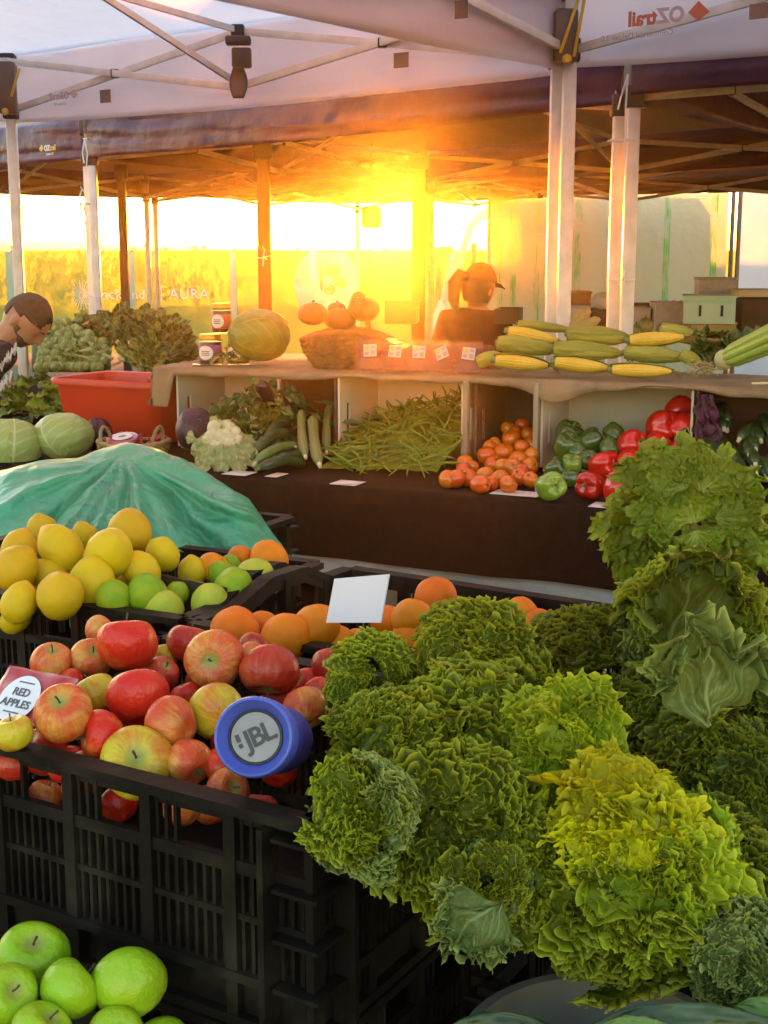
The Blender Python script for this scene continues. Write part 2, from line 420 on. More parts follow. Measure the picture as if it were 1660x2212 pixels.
# shrubs beyond the fence (inside the air box)
leaf_far = M('far_leaf', (.05, .07, .02), (.08, .09, .02), rough=.7, scale=3, trans=.3)
rs = random.Random(3)
for i, px in enumerate((-60, 20, 110, 165, 210, 300, 330, 420, 560, 610, 660, 760, 830, 935, 975)):
    p = PY(px, 540, 37+rs.uniform(-2, 2)); h = PY(px, 541-rs.uniform(1, 15), p.y).z
    root = thing('shrub', 'dark round shrub showing just above the fence top against the bright sky', 'shrub', (p.x, p.y, 0), 'shrubs beyond the fence')
    mb = MB(); wd = rs.uniform(.5, 1.2)
    for k in range(260):
        t = rs.uniform(0, 2*PI); q = rs.uniform(-1, 1); rr = rs.random()**.4
        c = V((p.x+wd*rr*math.cos(t)*math.sqrt(1-q*q), p.y+.6*rr*math.sin(t)*math.sqrt(1-q*q), h*.5+h*.5*q*rr))
        s_ = rs.uniform(.06, .12); r_ = Euler((rs.uniform(0, 6), rs.uniform(0, 6), rs.uniform(0, 6))).to_matrix()
        mb.add([c+r_ @ V(x) for x in ((-s_, 0, 0), (0, -s_*.5, 0), (s_, 0, 0), (0, s_*.5, .02))], [(0, 1, 2, 3)])
    mb.build('foliage', leaf_far, root, smooth=False, recalc=False)
    MB().tube([(p.x, p.y, 0), (p.x, p.y, h*.6)], [.05, .02], 6).build('stem', M('bark', (.05, .035, .02), rough=.9), root)
# striped plastic sheet
m, nt, _, L = newmat('woven_plastic_sheet')
at = N(nt, 'Attribute', attribute_name='stripe'); co_ = coords(nt)
nn = N(nt, 'TexNoise'); nn.inputs['Scale'].default_value = 5; nn.inputs['Detail'].default_value = 6; L.new(coords(nt, (5, 5, 1.2)), nn.inputs['Vector'])
rp = N(nt, 'ValToRGB'); rp.color_ramp.elements[0].position = .40; rp.color_ramp.elements[1].position = .60; L.new(nn.outputs[0], rp.inputs[0])
ml = N(nt, 'Math', operation='MULTIPLY'); L.new(at.outputs['Fac'], ml.inputs[0]); L.new(rp.outputs[0], ml.inputs[1])
col_ = mixc(nt, ml.outputs[0], (.62, .66, .52), (.22, .60, .20))
finish(nt, col_, .5, bumpn(nt, co_, 7, .5, .05, 5), trans=.5, spec=.4)
sheetm = m
def sheet(name, label, cat, A, B, z0, z1, mat, stripes=None, nu=110, nv=50):
    A = V(A); B = V(B); n_ = (B-A).normalized().cross(UP); ln = (B-A).length
    mb = MB()
    def fn(u, v):
        p = A.lerp(B, u); z = z1+(z0-z1)*v
        return V((p.x, p.y, z))+n_*(.035*nz((u*ln*1.2+v*.6, v*1.5, 2), 1.3)+.012*nz((u*ln*4, v*5, 1), 1))+UP*(.03*math.sin(u*PI*5)**2*-(1-v))
    mb.grid(fn, nu, nv); o = mb.build(name, mat, angle=0, solid=.002)
    if stripes:
        at = o.data.color_attributes.new('stripe', 'FLOAT_COLOR', 'POINT')
        for j in range(nv+1):
            for i in range(nu+1):
                u = i/nu; f = 0
                for s_ in stripes:
                    for q in (-.009, 0, .009): f = max(f, 1-abs(u-s_-q)/.0055)
                f = max(0, min(1, f*1.6)); at.data[j*(nu+1)+i].color = (f, f, f, 1)
    return tag(o, label, cat)
sA = PY(1058, 500, 13.3); sB = PY(1572, 500, 12.6)
sheet('plastic_sheet', 'translucent plastic sheet with broken green stripes hung behind the stall', 'sheet', (sA.x, sA.y, 0), (sB.x, sB.y, 0), .3, 2.14, sheetm,
      [(x-1058)/514. for x in (1082, 1112, 1165, 1257, 1370, 1447, 1545)], 520, 40)
blue_sheet = M('pale_blue_sheet', (.66, .72, .78), (.60, .67, .74), rough=.5, scale=2, bump=.4, bscale=4, bdist=.05, trans=.55)
sA = PY(1592, 500, 13.4); sB = PY(1960, 500, 12.2)
sheet('tent_side_wall', 'pale blue tent side wall at the right edge beyond the stacked boxes', 'side wall', (sA.x, sA.y, 0), (sB.x, sB.y, 0), .3, 2.25, blue_sheet)
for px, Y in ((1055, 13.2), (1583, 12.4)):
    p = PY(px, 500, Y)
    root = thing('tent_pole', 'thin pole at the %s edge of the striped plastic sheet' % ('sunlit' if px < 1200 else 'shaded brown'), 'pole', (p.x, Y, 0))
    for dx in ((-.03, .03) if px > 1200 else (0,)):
        MB().bar((p.x+dx, Y-.1, 0), (p.x+dx, Y-.1, 2.2), .035, .035, V((0, 1, 0)), bev=.005).build('shaft', white_bar if px < 1200 else M('shade_brown_pole', (.14, .10, .07), rough=.5), root)  # lit pole is white steel; the other has its shade painted brown
# double posts standing mid stall, backlit darkness put into their colour
tim = M('backlit_post', (.035, .017, .008), (.022, .011, .006), rough=.8, scale=6, stretch=(6, 6, .5), bump=.3)
for px, py, Y, w_, lab in ((570, 430, 7.6, .07, 'thick brown post with a string knot standing behind the big cabbage'), (905, 430, 8.6, .085, 'thick brown post beside the setting sun'),
                           (264, 430, 9.6, .055, 'brown post standing behind the pile of leafy greens')):
    p = PY(px, py, Y); root = thing('tent_post', lab, 'post', (p.x, Y, 0))
    MB().bar((p.x, Y, 0), (p.x, Y, 2.16), w_, w_, V((0, 1, 0)), bev=.006).build('shaft', tim, root)
    MB().box((p.x, Y, 2.12), (w_*1.5, w_*1.5, .10), bev=.008).build('bracket', joint_pl, root)
    if px == 570:
        q = PY(px, 555, Y-.05); mb = MB()
        mb.tube([q+V((.045*math.cos(t*PI/8), .05+.05*math.sin(t*PI/8), .006*math.sin(t))) for t in range(16)], .004, 6, closed=True)
        mb.tube([q+V((0, -.004, 0)), q+V((.006, -.01, .04)), q+V((-.005, -.01, .055))], .004, 6); mb.tube([q, q+V((.02, -.01, -.015))], .004, 6)
        mb.tube([q, q+V((-.004, -.01, -.05))], .004, 6)
        mb.build('string', cord_w, root)
# van
van_w = M('van_paint', (.70, .70, .70), rough=.25, coat=.5)
glass = newmat('van_glass'); finish(glass[1], (.1, .12, .1), .05, transp=.75, spec=.8); glass = glass[0]
Yv = 14.6
def vp(px, py): p = PY(px, py, Yv); return (p.x, p.z)
prof = [vp(930, 790), vp(930, 735), vp(950, 700), vp(965, 660), vp(980, 590), vp(996, 530), vp(1012, 488), vp(1035, 458), vp(1060, 447), vp(1300, 436), vp(1420, 440), vp(1440, 470), vp(1445, 790)]
van = thing('parked_van', 'white van parked behind the stall with a curved windscreen pillar', 'van', (vp(1150, 800)[0], Yv+.9, 0))
mb = MB(); ax = (V((1, 0, 0)), V((0, 0, 1)), V((0, 1, 0)), V((0, Yv, 0)))
outer = prof; n_ = len(outer)
inner = [vp(985, 680), vp(993, 610), vp(1006, 545), vp(1022, 500), vp(1042, 474), vp(1062, 466), vp(1100, 464), vp(1100, 680)]
for y in (0, 1.7):
    O = [V((p, Yv+y, q)) for p, q in outer]; I = [V((p, Yv+y, q)) for p, q in inner]
    # side skin with a window opening, as strips between outline and opening
    vs_ = O+I; k = n_
    fs_ = [(0, 1, 2, k), (2, 3, k), (3, 4, k+1, k), (4, 5, k+2, k+1), (5, 6, k+3, k+2), (6, 7, k+4, k+3), (7, 8, k+5, k+4), (8, 9, k+6, k+5), (9, 10, 11, 12, k+7, k+6), (12, 0, k, k+7)]
    mb.add(vs_, fs_)
mb.add([V((p, Yv, q)) for p, q in outer]+[V((p, Yv+1.7, q)) for p, q in outer], [(i, (i+1) % n_, n_+(i+1) % n_, n_+i) for i in range(n_) if i not in (3, 4, 5)])
mb.build('body', van_w, van, smooth=False, solid=.03)
mb = MB(); mb.add([V((p, Yv+.02, q)) for p, q in inner], [list(range(len(inner)))]); mb.build('side_window', glass, van, smooth=False)
mb = MB(); mb.add([V((p, Yv+.05+y, q)) for y in (0, 1.6) for p, q in outer[3:7]], [(0, 1, 5, 4), (1, 2, 6, 5), (2, 3, 7, 6)]); mb.build('windscreen', glass, van)
q = vp(1022, 560); mb = MB(); mb.box((q[0], Yv-.12, q[1]), (.06, .09, .34), bev=.025); mb.bar((q[0], Yv-.12, q[1]-.12), (q[0]+.02, Yv+.02, q[1]-.16), .02, .03)
mb.build('wing_mirror', joint_pl, van)
for px in (985, 1380):
    x = vp(px, 800)[0]; mb = MB(); mb.lathe([(.16, -.1), (.30, -.1), (.32, -.05), (.32, .08), (.2, .1), (0, .08)], 24, (x, Yv+.1, .32), Matrix.Rotation(PI/2, 3, 'X'))
    mb.build('wheel', M('tyre', (.02, .02, .02), rough=.8), van)
# timber frame beside the van
tf = thing('timber_trestle', 'orange lit timber frame with a diagonal brace beside the van', 'frame', (PY(945, 560, 17).x, 17, 0)); wo_ = M('raw_timber', (.24, .14, .06), (.18, .10, .04), rough=.8, scale=5)
for px in (922, 948, 985):
    p = PY(px, 545, 17); MB().bar((p.x, 17, 0), (p.x, 17, p.z), .07, .07, V((0, 1, 0))).build('upright', wo_, tf)
a = PY(918, 543, 16.92); b = PY(990, 539, 16.92); MB().bar(a, b, .05, .09).build('rail', wo_, tf)
a = PY(950, 560, 16.94); b = PY(980, 600, 16.94); MB().bar(a, b, .04, .07).build('brace', wo_, tf)
# hanging lamp
p = PY(803, 470, 8.0); lp = thing('hanging_lantern', 'small square white lantern hanging from the roof truss beside the sun', 'lantern', tuple(p))
mb = MB(); h_ = .052
for sx in (-1, 1): mb.bar(p+V((sx*.043, 0, -h_)), p+V((sx*.043, 0, h_)), .03, .014, V((0, 1, 0)))
for sz in (-1, 1): mb.bar(p+V((-.05, 0, sz*h_)), p+V((.05, 0, sz*h_)), .03, .016)
mb.build('frame', M('lantern_frame', (.6, .55, .4), rough=.5), lp)
MB().box(p+V((0, .01, 0)), (.074, .008, .09)).build('diffuser', M('lantern_diffuser', (.8, .8, .75), rough=.5, trans=.7), lp)
mb = MB(); mb.tube([p+V((-.04, 0, h_)), p+V((-.02, 0, h_+.06)), p+V((.02, 0, h_+.06)), p+V((.04, 0, h_))], .004, 6); mb.tube([p+V((0, 0, h_+.06)), p+V((0, 0, .42))], .003, 6); mb.build('hanger', joint_pl, lp)
# ================================================================ shelf stall
TZ = .89
black_cloth = M('dark_brown_cloth', (.020, .009, .004), (.014, .006, .003), rough=.9, scale=30, bump=.25, bscale=220, bdist=.002, spec=.12)
e0 = PZ(640, 1042, TZ); e1 = PZ(1250, 1097, TZ); ue = (e1-e0).normalized(); ve = V((-ue.y, ue.x, 0))
tl = e0-ue*.38; tr = e1+ue*1.1
root = thing('display_table', 'long trestle table under a dark brown cloth below the vegetable boxes', 'table', tuple((tl+tr)/2*1)); 
root.location = ((tl+tr)/2).x, ((tl+tr)/2).y, 0; OFF[root.name] = V(root.location)
ln = (tr-tl).length
def fn(u, v):
    p = tl+ue*(ln*u)
    if v < .5:   # top
        q = 1-v/.5; return p+ve*(.78*q)+UP*(.003*nz((u*8, q*6, 0), 2))
    q = (v-.5)/.5; fold = (.030*nz((u*ln*2.6, q*.4, 0), 1)+.012*math.sin(u*ln*9+4*nz((u*4, 0, 0), 1)))*q+.006*nz((u*16, q*2, 1), 1.3)
    return p+UP*(-.215*q-.005*math.sin(u*9))+ve*(-.012*min(1, q*6)-fold*.8)
MB().grid(fn, 160, 40).build('tablecloth', black_cloth, root, angle=0)
wb = M('white_painted_board', (.55, .52, .48), (.42, .39, .34), rough=.6, scale=9, stretch=(1, 1, 4), bump=.2)
cmid = (tl+tr)/2-UP*.235+ve*.05
rotu = Matrix((ue, ve, UP)).transposed()
b_ = MB().box(cmid+UP*.0, (ln, .03, .10), rotu, bev=.004).build('edge_board', wb, root)
mb = MB()
for k in range(60):
    q = tl+ue*(.05+k*ln/60)-UP*(.215+.008*(k % 2))+ve*.0; mb.lathe([(.0, 0), (.0035, 0), (.0035, .003), (0, .003)], 6, q+ve*.004, Matrix.Rotation(PI/2, 3, 'X'))
q = PY(966, 1228, 3.62); mb.lathe([(0, 0), (.008, 0), (.008, .006), (0, .006)], 10, q, Matrix.Rotation(PI/2, 3, 'X'))
MB().box(cmid+ve*.4-UP*.02, (ln-.02, .74, .03), rotu).build('table_top', wb, root)
for a_ in (.06, .5, .94):
    for d_ in (.1, .7):
        p = tl+ue*(ln*a_)+ve*d_; MB().bar(p-UP*.27, V((p.x, p.y, 0)), .04, .04, V((0, 1, 0))).build('leg', white_bar, root)
# white boxes on their sides
S0 = PZ(385, 966, TZ+.012); S1 = PZ(1165, 1012, TZ+.012); us = (S1-S0).normalized(); vs_dir = V((-us.y, us.x, 0))
def sp(px):   # point on the shelf front line under a pixel column
    k = (px-CX)/F; # x = k*depth ; depth = y*CP-(z-EZ)*SP
    A = S0; dz = -(TZ+.012-EZ)*SP
    t = (k*(A.y*CP+dz)-A.x)/(us.x-k*us.y*CP); return A+us*t
boxw = M('white_carton', (.62, .55, .42), (.54, .47, .35), rough=.7, scale=5, bump=.1, bscale=60)
boxd = M('brown_carton', (.16, .075, .035), (.12, .055, .025), rough=.8, scale=5)
rots = Matrix((us, vs_dir, UP)).transposed()
BH = .262
def carton(px0, px1, label, mat, slot, depth_=.34):
    a = sp(px0); b = sp(px1); w_ = (b-a).length; t = .007; c = (a+b)/2
    root = thing('open_carton', label, 'box', tuple(c), 'cartons lying on their sides under the burlap')
    for sg, q in ((-1, a), (1, b)):
        x = q+us*(-sg*t/2)
        # side panel with hand hole: four strips round the slot
        sw, sh, off = .010, .10, .06
        z0, z1 = .004, BH; zc = .12
        mb = MB()
        for (ys, ye, zs, ze) in ((0, off, z0, z1), (off+.028, depth_, z0, z1), (off, off+.028, z0, zc-sh/2), (off, off+.028, zc+sh/2, z1)):
            mb.box(x+vs_dir*(ys+ye)/2+UP*(zs+ze)/2, (t, ye-ys, ze-zs), rots)
        mb.build('side_panel', mat, root, smooth=False)
    MB().box(c+vs_dir*(depth_-t/2)+UP*(BH/2), (w_-2*t, t, BH-.01), rots).build('back_panel', mat, root, smooth=False)
    MB().box(c+vs_dir*(depth_/2)+UP*(BH+.003), (w_, depth_, t), rots).build('top_panel', mat, root, smooth=False)
    MB().box(c+vs_dir*(depth_/2)+UP*.001, (w_-2*t-.004, depth_-.01, t), rots).build('bottom_panel', mat, root, smooth=False)
    return root
carton(385, 606, 'open white carton holding cauliflower beside the red tub', boxw, True)
carton(731, 1000, 'open white carton filled with green beans', boxw, True)
carton(1166, 1492, 'open white carton holding green and red peppers', boxw, True)
carton(610, 728, 'dark brown open carton holding leeks between two white cartons', boxd, False, .33)
carton(1024, 1158, 'dark brown open carton holding tomatoes between two white cartons', boxd, False, .33)
carton(1498, 1760, 'dark brown open carton holding dark zucchini at the right end', boxd, False, .33)
strut = M('pale_timber', (.34, .27, .17), (.27, .2, .12), rough=.75, scale=6, stretch=(4, 4, .6))
for px, lab in ((1011, 'thin pale timber strut between the beans and the tomatoes'), (1161, 'thin pale timber strut between the tomatoes and the green peppers')):
    p = sp(px)-vs_dir*.02; tag(MB().box(p+UP*(BH/2+.004), (.016, .03, BH), rots, bev=.002).build('timber_strut', strut), lab, 'strut')
mbag = M('purple_net_bag', (.10, .018, .04), (.065, .013, .03), rough=.6, scale=60, transp=.25)
p = sp(1525)-vs_dir*.01
mb = MB(); mb.grid(lambda u, v: p+us*(-.035+.10*u*(1-.5*v)+.02*nz((u*3, v*4, 0), 2))-vs_dir*(.01+.02*nz((u*5, v*5, 3), 1.5))+UP*(.01+.24*v), 16, 24)
tag(mb.build('net_bag', mbag, solid=.004, angle=0), 'purple net bag hanging beside the dark zucchini', 'bag')
# burlap
burlap = M('burlap', (.30, .205, .11), (.22, .145, .075), rough=.95, scale=10, bump=.5, bscale=160, bdist=.004)
SZ = TZ+.012+BH+.010
b0 = sp(343); b1 = sp(1800); lnb = (b1-b0).length
def fn(u, v):
    p = b0+us*(lnb*u)
    h = nz((u*lnb*3.2, 0, 5), 1.); h2 = nz((u*lnb*9, 0, 8), 1.)
    drop = .020+.022*h+.010*h2+.03*math.exp(-((u*lnb-1.42)/.10)**2)
    drop += .115*max(0, min(1, (.085-u*lnb)/.03))
    if v < .62: q = v/.62; return p+vs_dir*(.40*(1-q)-.012*q)+UP*(.004*nz((u*14, q*7, 0), 1.5)+.003)
    q = (v-.62)/.38
    return p-vs_dir*(.012+.012*q+.012*h2*q+.01*math.sin(PI*q))-UP*(max(.006, drop)*q-.003)
bur = MB().grid(fn, 240, 34).build('burlap_cloth', burlap, angle=0, solid=.004); tag(bur, 'brown burlap cloth laid over the cartons as a shelf', 'cloth')
# burlap end hanging over the left carton
def fn(u, v):
    p = b0-us*(.004+.02*v+.01*nz((u*3, v*3, 0), 2))+vs_dir*(.36*u+.0)
    return p-UP*(.13*v*(1-.1*u))-vs_dir*.012*(1-u)
be = MB().grid(lambda u, v: fn(u, v)+UP*(SZ-b0.z), 20, 12).build('burlap_flap', burlap, angle=0, solid=.004)
for v in bur.data.vertices: v.co.z += SZ-b0.z
be.parent = bur
# price cards on the tablecloth
card = M('price_card', (.62, .58, .52), rough=.5)
def price(px0, py0, wpx, label, z=TZ+.004):
    p = PZ(px0, py0, z); o = MB().box(p, (wpx*p.y/F, .075, .002), Matrix.Rotation(R(-25), 3, 'Z'), bev=.0008)
    o = o.build('price_card', card); tag(o, label, 'price card', 'price cards on the dark cloth'); return o
price(518, 1022, 60, 'pale price card lying under the cauliflower'); price(598, 1026, 30, 'small pale card lying below the zucchini')
pc = price(752, 1043, 62, 'greenish price card with a pale oval lying below the beans'); price(1315, 1092, 75, 'pale card lying in front of the red peppers')
price(1100, 1064, 70, 'thin card under the front tomatoes'); price(1150, 1068, 40, 'pale card half under the front green pepper')
p = PZ(755, 1043, TZ+.0075); MB().lathe([(0, 0), (.022, 0), (.022, .0008), (0, .0008)], 20, p, Matrix.Diagonal((1.3, .9, 1))).build('oval_print', M('white_print', (.75, .75, .72), rough=.5), pc)
# ================================================================ black crates
crate_pl = M('black_crate_plastic', (.006, .0045, .003), (.040, .031, .020), lo=.5, hi=.85, rough=.55, scale=9, bump=.15, bscale=50, spec=.16)
def crate(label, corner, yaw, L, W, z0, z1, raise_ends=0, which='NR', group='black plastic produce crates'):
    """corner = near right (NR) / near left (NL) / far right (FR) corner of the rim"""
    u = U(yaw); v = V((-u.y, u.x, 0)); c = V((corner.x, corner.y, 0))
    if which == 'NR': o = c-u*L
    elif which == 'NL': o = c
    else: o = c-u*L-v*W
    root = thing('produce_crate', label, 'crate', (o+u*L/2+v*W/2+UP*z0)[:], group)
    H = z1-z0
    for nm, a, d_, ln, inw, rz in (('near', o, u, L, v, 0), ('far', o+v*W, u, L, -v, 0), ('left', o, v, W, u, raise_ends), ('right', o+u*L, v, W, -u, raise_ends)):
        rot = Matrix((d_, inw, UP)).transposed(); mb = MB()
        top = lambda s: z1+rz*max(0, min(1, (s-.10)/.10))*max(0, min(1, (ln-.08-s)/.08))
        n = max(6, int(ln/.0135)); st = ln/n
        # rim, built of short bars that follow the profile
        pts = [a+d_*(ln*k/24)+UP*top(ln*k/24) for k in range(25)]
        for k in range(24): mb.bar(pts[k]-inw*.004, pts[k+1]-inw*.004, .030, .012)
        for k in range(24): mb.bar(pts[k]+inw*.006-UP*.012, pts[k+1]+inw*.006-UP*.012, .006, .024)
        # ribs
        for k in range(n+1):
            s = k*st; big = k % 9 == 0
            w_ = .016 if big else (.0045)
            zt = top(s)-.004
            zb = z0+.055
            if big: mb.box(a+d_*min(max(s, .011), ln-.011)+inw*.004+UP*((zt+z0)/2), (w_, .016, zt-z0), rot)
            elif k % 9 in (1, 2, 3) and rz == 0: mb.box(a+d_*s+inw*.006+UP*((zt+zb)/2), (w_, .008, zt-zb), rot)
            else: mb.box(a+d_*s+inw*.006+UP*((z1-.075+zb)/2), (w_, .008, (z1-.075)-zb), rot)
        for zz, hh, th in ((z1-.075, .016, .012), (z1-.135, .008, .010), (z0+.062, .012, .022), (z0+.006, .012, .020)):
            mb.box(a+d_*ln/2+inw*(.0045)+UP*zz, (ln-.004, th, hh), rot)
        mb.box(a+d_*ln/2+inw*.010+UP*(z0+.034), (ln-.006, .004, .052), rot)
        mb.build('side_wall', crate_pl, root, smooth=False, recalc=False)
    mb = MB(); rot = Matrix((u, v, UP)).transposed()
    mb.box(o+u*L/2+v*W/2+UP*(z0+.012), (L-.03, W-.03, .006), rot); mb.build('floor_panel', crate_pl, root, smooth=False)
    # corner cells
    for a in (o, o+u*L, o+v*W, o+u*L+v*W):
        s1 = 1 if (a-o).dot(u) < L/2 else -1; s2 = 1 if (a-o).dot(v) < W/2 else -1
        mb = MB()
        mb.bar(a+UP*z0, a+UP*(z1+.0), .010, .010, v)
        mb.bar(a+u*s1*.05+UP*z0-v*s2*.012, a+u*s1*.05+UP*(z1-.01)-v*s2*.012, .008, .03, v)
        mb.bar(a+v*s2*.05+UP*z0-u*s1*.012, a+v*s2*.05+UP*(z1-.01)-u*s1*.012, .03, .008, v)
        for k in range(5):
            zz = z0+.01+k*H*.22; mb.box(a+u*s1*.025+v*s2*.025+UP*zz-u*s1*.014-v*s2*.014, (.06, .06, .005), rot)
        mb.build('corner_post', crate_pl, root, smooth=False)
    return root, o, u, v
aNR = PZ(672, 1778, .95)
crate('black crate heaped with red and yellow apples', aNR, -31, .60, .46, .68, .95)
crate('black crate directly below the red apple crate', aNR-U(-31)*.01+U(59)*.01, -31, .58, .44, .405, .672)
lNR = V((-.338, 2.195, 0)); crate('black crate divided between lemons and limes', lNR, -26, .60, .46, .68, .945, .035)
crate('black crate directly below the lemon crate', lNR-U(-26)*.01+U(64)*.01, -26, .58, .44, .405, .672)
oNL = V((-.316, 2.172, 0)); crate('black crate of big oranges with a white card standing in it', oNL, -33, .66, .46, .68, .945, .035, 'NL')
crate('black crate directly below the orange crate', oNL+U(-33)*.012+U(57)*.01, -33, .62, .44, .405, .672, 0, 'NL')
gFR = PZ(602, 2190, .66); crate('black crate of green apples in the lower tier', gFR, -31, .60, .42, .41, .655, 0, 'FR')
b2 = lNR+U(64)*.50; crate('black crate of oranges half covered by the mint tarpaulin', b2-U(-26)*.34, -26, .62, .44, .66, .925, 0)
kNL = V((.02, 1.56, 0)); crate('black crate buried under the curly kale', V((.13, 1.60, 0)), -31, .60, .44, .405, .62, 0, 'NL')
crate('black crate under the lettuce and kale at the right', V((.455, 2.06, 0)), -31, .50, .40, .405, .90, 0, 'NL')
dk = M('dark_stand_cloth', (.012, .010, .009), rough=.95)
st = thing('display_stand', 'low stand under dark cloth carrying the black crates', 'stand', (0, 1.9, 0))
mb = MB(); rot = Matrix.Rotation(R(-31), 3, 'Z'); mb.box((0, 1.75, .2), (2.6, 2.1, .395), rot, bev=.02); mb.build('cloth', dk, st)
# ================================================================ fruit prototypes (radius 1)
def applemat(name, red, yel, thr, stripe=.5):
    m, nt, _, L = newmat(name)
    co = coords(nt)
    oi = N(nt, 'ObjectInfo'); ad = N(nt, 'VectorMath', operation='ADD'); sc = N(nt, 'VectorMath', operation='SCALE')
    cmb = N(nt, 'CombineXYZ')
    for i in range(3): L.new(oi.outputs['Random'], cmb.inputs[i])
    L.new(cmb.outputs[0], sc.inputs[0]); sc.inputs['Scale'].default_value = 37; L.new(co, ad.inputs[0]); L.new(sc.outputs[0], ad.inputs[1])
    a = ad.outputs[0]
    n1 = N(nt, 'TexNoise'); n1.inputs['Scale'].default_value = .9; n1.inputs['Detail'].default_value = 3; L.new(a, n1.inputs['Vector'])
    nrm = N(nt, 'VectorMath', operation='NORMALIZE')
    mp = N(nt, 'Mapping'); mp.inputs['Scale'].default_value = (1, 1, .12); L.new(co, mp.inputs[0]); L.new(mp.outputs[0], nrm.inputs[0])
    ad2 = N(nt, 'VectorMath', operation='ADD'); L.new(nrm.outputs[0], ad2.inputs[0]); L.new(sc.outputs[0], ad2.inputs[1])
    n2 = N(nt, 'TexNoise'); n2.inputs['Scale'].default_value = 9; n2.inputs['Detail'].default_value = 4; L.new(ad2.outputs[0], n2.inputs['Vector'])
    ma = N(nt, 'Math', operation='MULTIPLY_ADD'); ma.inputs[1].default_value = stripe; L.new(n2.outputs[0], ma.inputs[0])
    sb = N(nt, 'Math', operation='ADD'); L.new(n1.outputs[0], ma.inputs[2]); L.new(ma.outputs[0], sb.inputs[0]); sb.inputs[1].default_value = -stripe*.5
    rp = N(nt, 'ValToRGB'); el = rp.color_ramp.elements; el[0].position = thr-.14; el[0].color = c4(yel); el[1].position = thr+.12; el[1].color = c4(red)
    x = el.new(thr-.02); x.color = c4(tuple(.5*a_+.5*b_*1.0 for a_, b_ in zip(red, yel)))
    L.new(sb.outputs[0], rp.inputs[0])
    vo = N(nt, 'TexVoronoi'); vo.inputs['Scale'].default_value = 13; L.new(a, vo.inputs['Vector'])
    r2 = N(nt, 'ValToRGB'); r2.color_ramp.elements[0].position = .03; r2.color_ramp.elements[0].color = (.35, .35, .35, 1); r2.color_ramp.elements[1].position = .11; r2.color_ramp.elements[1].color = (0, 0, 0, 1)
    L.new(vo.outputs['Distance'], r2.inputs[0])
    c = mixc(nt, r2.outputs[0], rp.outputs[0], (.50, .36, .15))
    sx = N(nt, 'SeparateXYZ'); L.new(co, sx.inputs[0])
    # green russet in the stalk hollow
    ln_ = N(nt, 'VectorMath', operation='LENGTH'); fl = N(nt, 'Mapping'); fl.inputs['Scale'].default_value = (1, 1, 0); L.new(co, fl.inputs[0]); L.new(fl.outputs[0], ln_.inputs[0])
    m1 = N(nt, 'MapRange'); m1.inputs[1].default_value = .42; m1.inputs[2].default_value = .12; L.new(ln_.outputs['Value'], m1.inputs[0])
    m2 = N(nt, 'Math', operation='GREATER_THAN'); m2.inputs[1].default_value = 0; L.new(sx.outputs[2], m2.inputs[0])
    m3 = N(nt, 'Math', operation='MULTIPLY'); L.new(m1.outputs[0], m3.inputs[0]); L.new(m2.outputs[0], m3.inputs[1])
    c = mixc(nt, m3.outputs[0], c, (.30, .30, .06))
    finish(nt, c, .32, bumpn(nt, co, 3, .12, .1), spec=.28, coat=.04)
    return m
am_red = applemat('red_apple_skin', (.58, .022, .008), (.62, .17, .02), .36, .35)
am_pink = applemat('striped_apple_skin', (.58, .075, .020), (.64, .30, .05), .47, .45)
am_yel = applemat('yellow_apple_skin', (.56, .14, .02), (.56, .42, .02), .62, .4)
am_deep = applemat('dark_red_apple_skin', (.40, .024, .012), (.50, .10, .025), .40, .4)
am_green = applemat('green_apple_skin', (.30, .42, .012), (.26, .44, .010), .5, .5)
stem_m = M('fruit_stem', (.08, .05, .02), rough=.8)
def apple_proto(mat, seed, hgt=.92):
    rs = random.Random(seed); root = thing("apple", "apple", "apple", (0, 0, 0)); sk = rs.uniform(-.08, .08); ph = rs.uniform(0, 6)
    prof = []
    n = 26
    for i in range(n+1):
        t = PI-PI*i/n
        r = math.sin(t)*(1+.10*math.cos(t)); z = hgt*math.cos(t)
        z -= .34*math.exp(-(t/.42)**2); z += .17*math.exp(-((PI-t)/.38)**2)
        prof.append((max(r, 0), z))
    def fn(p):
        a = math.atan2(p.y, p.x); k = 1+.028*math.cos(5*a+ph)*max(0, -p.z)+.085*nz(p, .9, seed)+.02*nz(p, 2.5, seed)
        return V((p.x*k+sk*p.z, p.y*k, p.z))
    b = MB().lathe(prof, 32, fn=fn).build('skin', mat, root, local=True, angle=0)
    MB().tube([(sk*.5, 0, hgt*.6), (sk*.5+.02, 0, .8), (sk*.5+.08, .03, 1.02)], [.035, .03, .045], 7).build('stem', stem_m, root, local=True)
    return root
AP = {'r': [apple_proto(am_red, 1), apple_proto(am_red, 2, .88)], 'p': [apple_proto(am_pink, 3), apple_proto(am_pink, 4, .98)], 'y': [apple_proto(am_yel, 5, .9), apple_proto(am_yel, 6)],
      'd': [apple_proto(am_deep, 7, 1.0)], 'g': [apple_proto(am_green, 8, .95), apple_proto(am_green, 9, .9)]}
cnt = {}
def pick(d, k): cnt[k] = cnt.get(k, -1)+1; l = d[k]; return l[cnt[k] % len(l)]
rr = random.Random(11)
def put(proto, px, py, rpx, z, label, group, rot=None, sq=(1, 1, 1), Y=None):
    p = PZ(px, py, z) if Y is None else PY(px, py, Y)
    s = rpx*depth(p)/F
    if rot is None: rot = (rr.uniform(-.9, .35), rr.uniform(-.9, .9), rr.uniform(0, 6.3))
    return place(proto, p, rot, tuple(s*q*rr.uniform(.95, 1.05) for q in sq), label, group)
GA = 'apples heaped in the black crate'
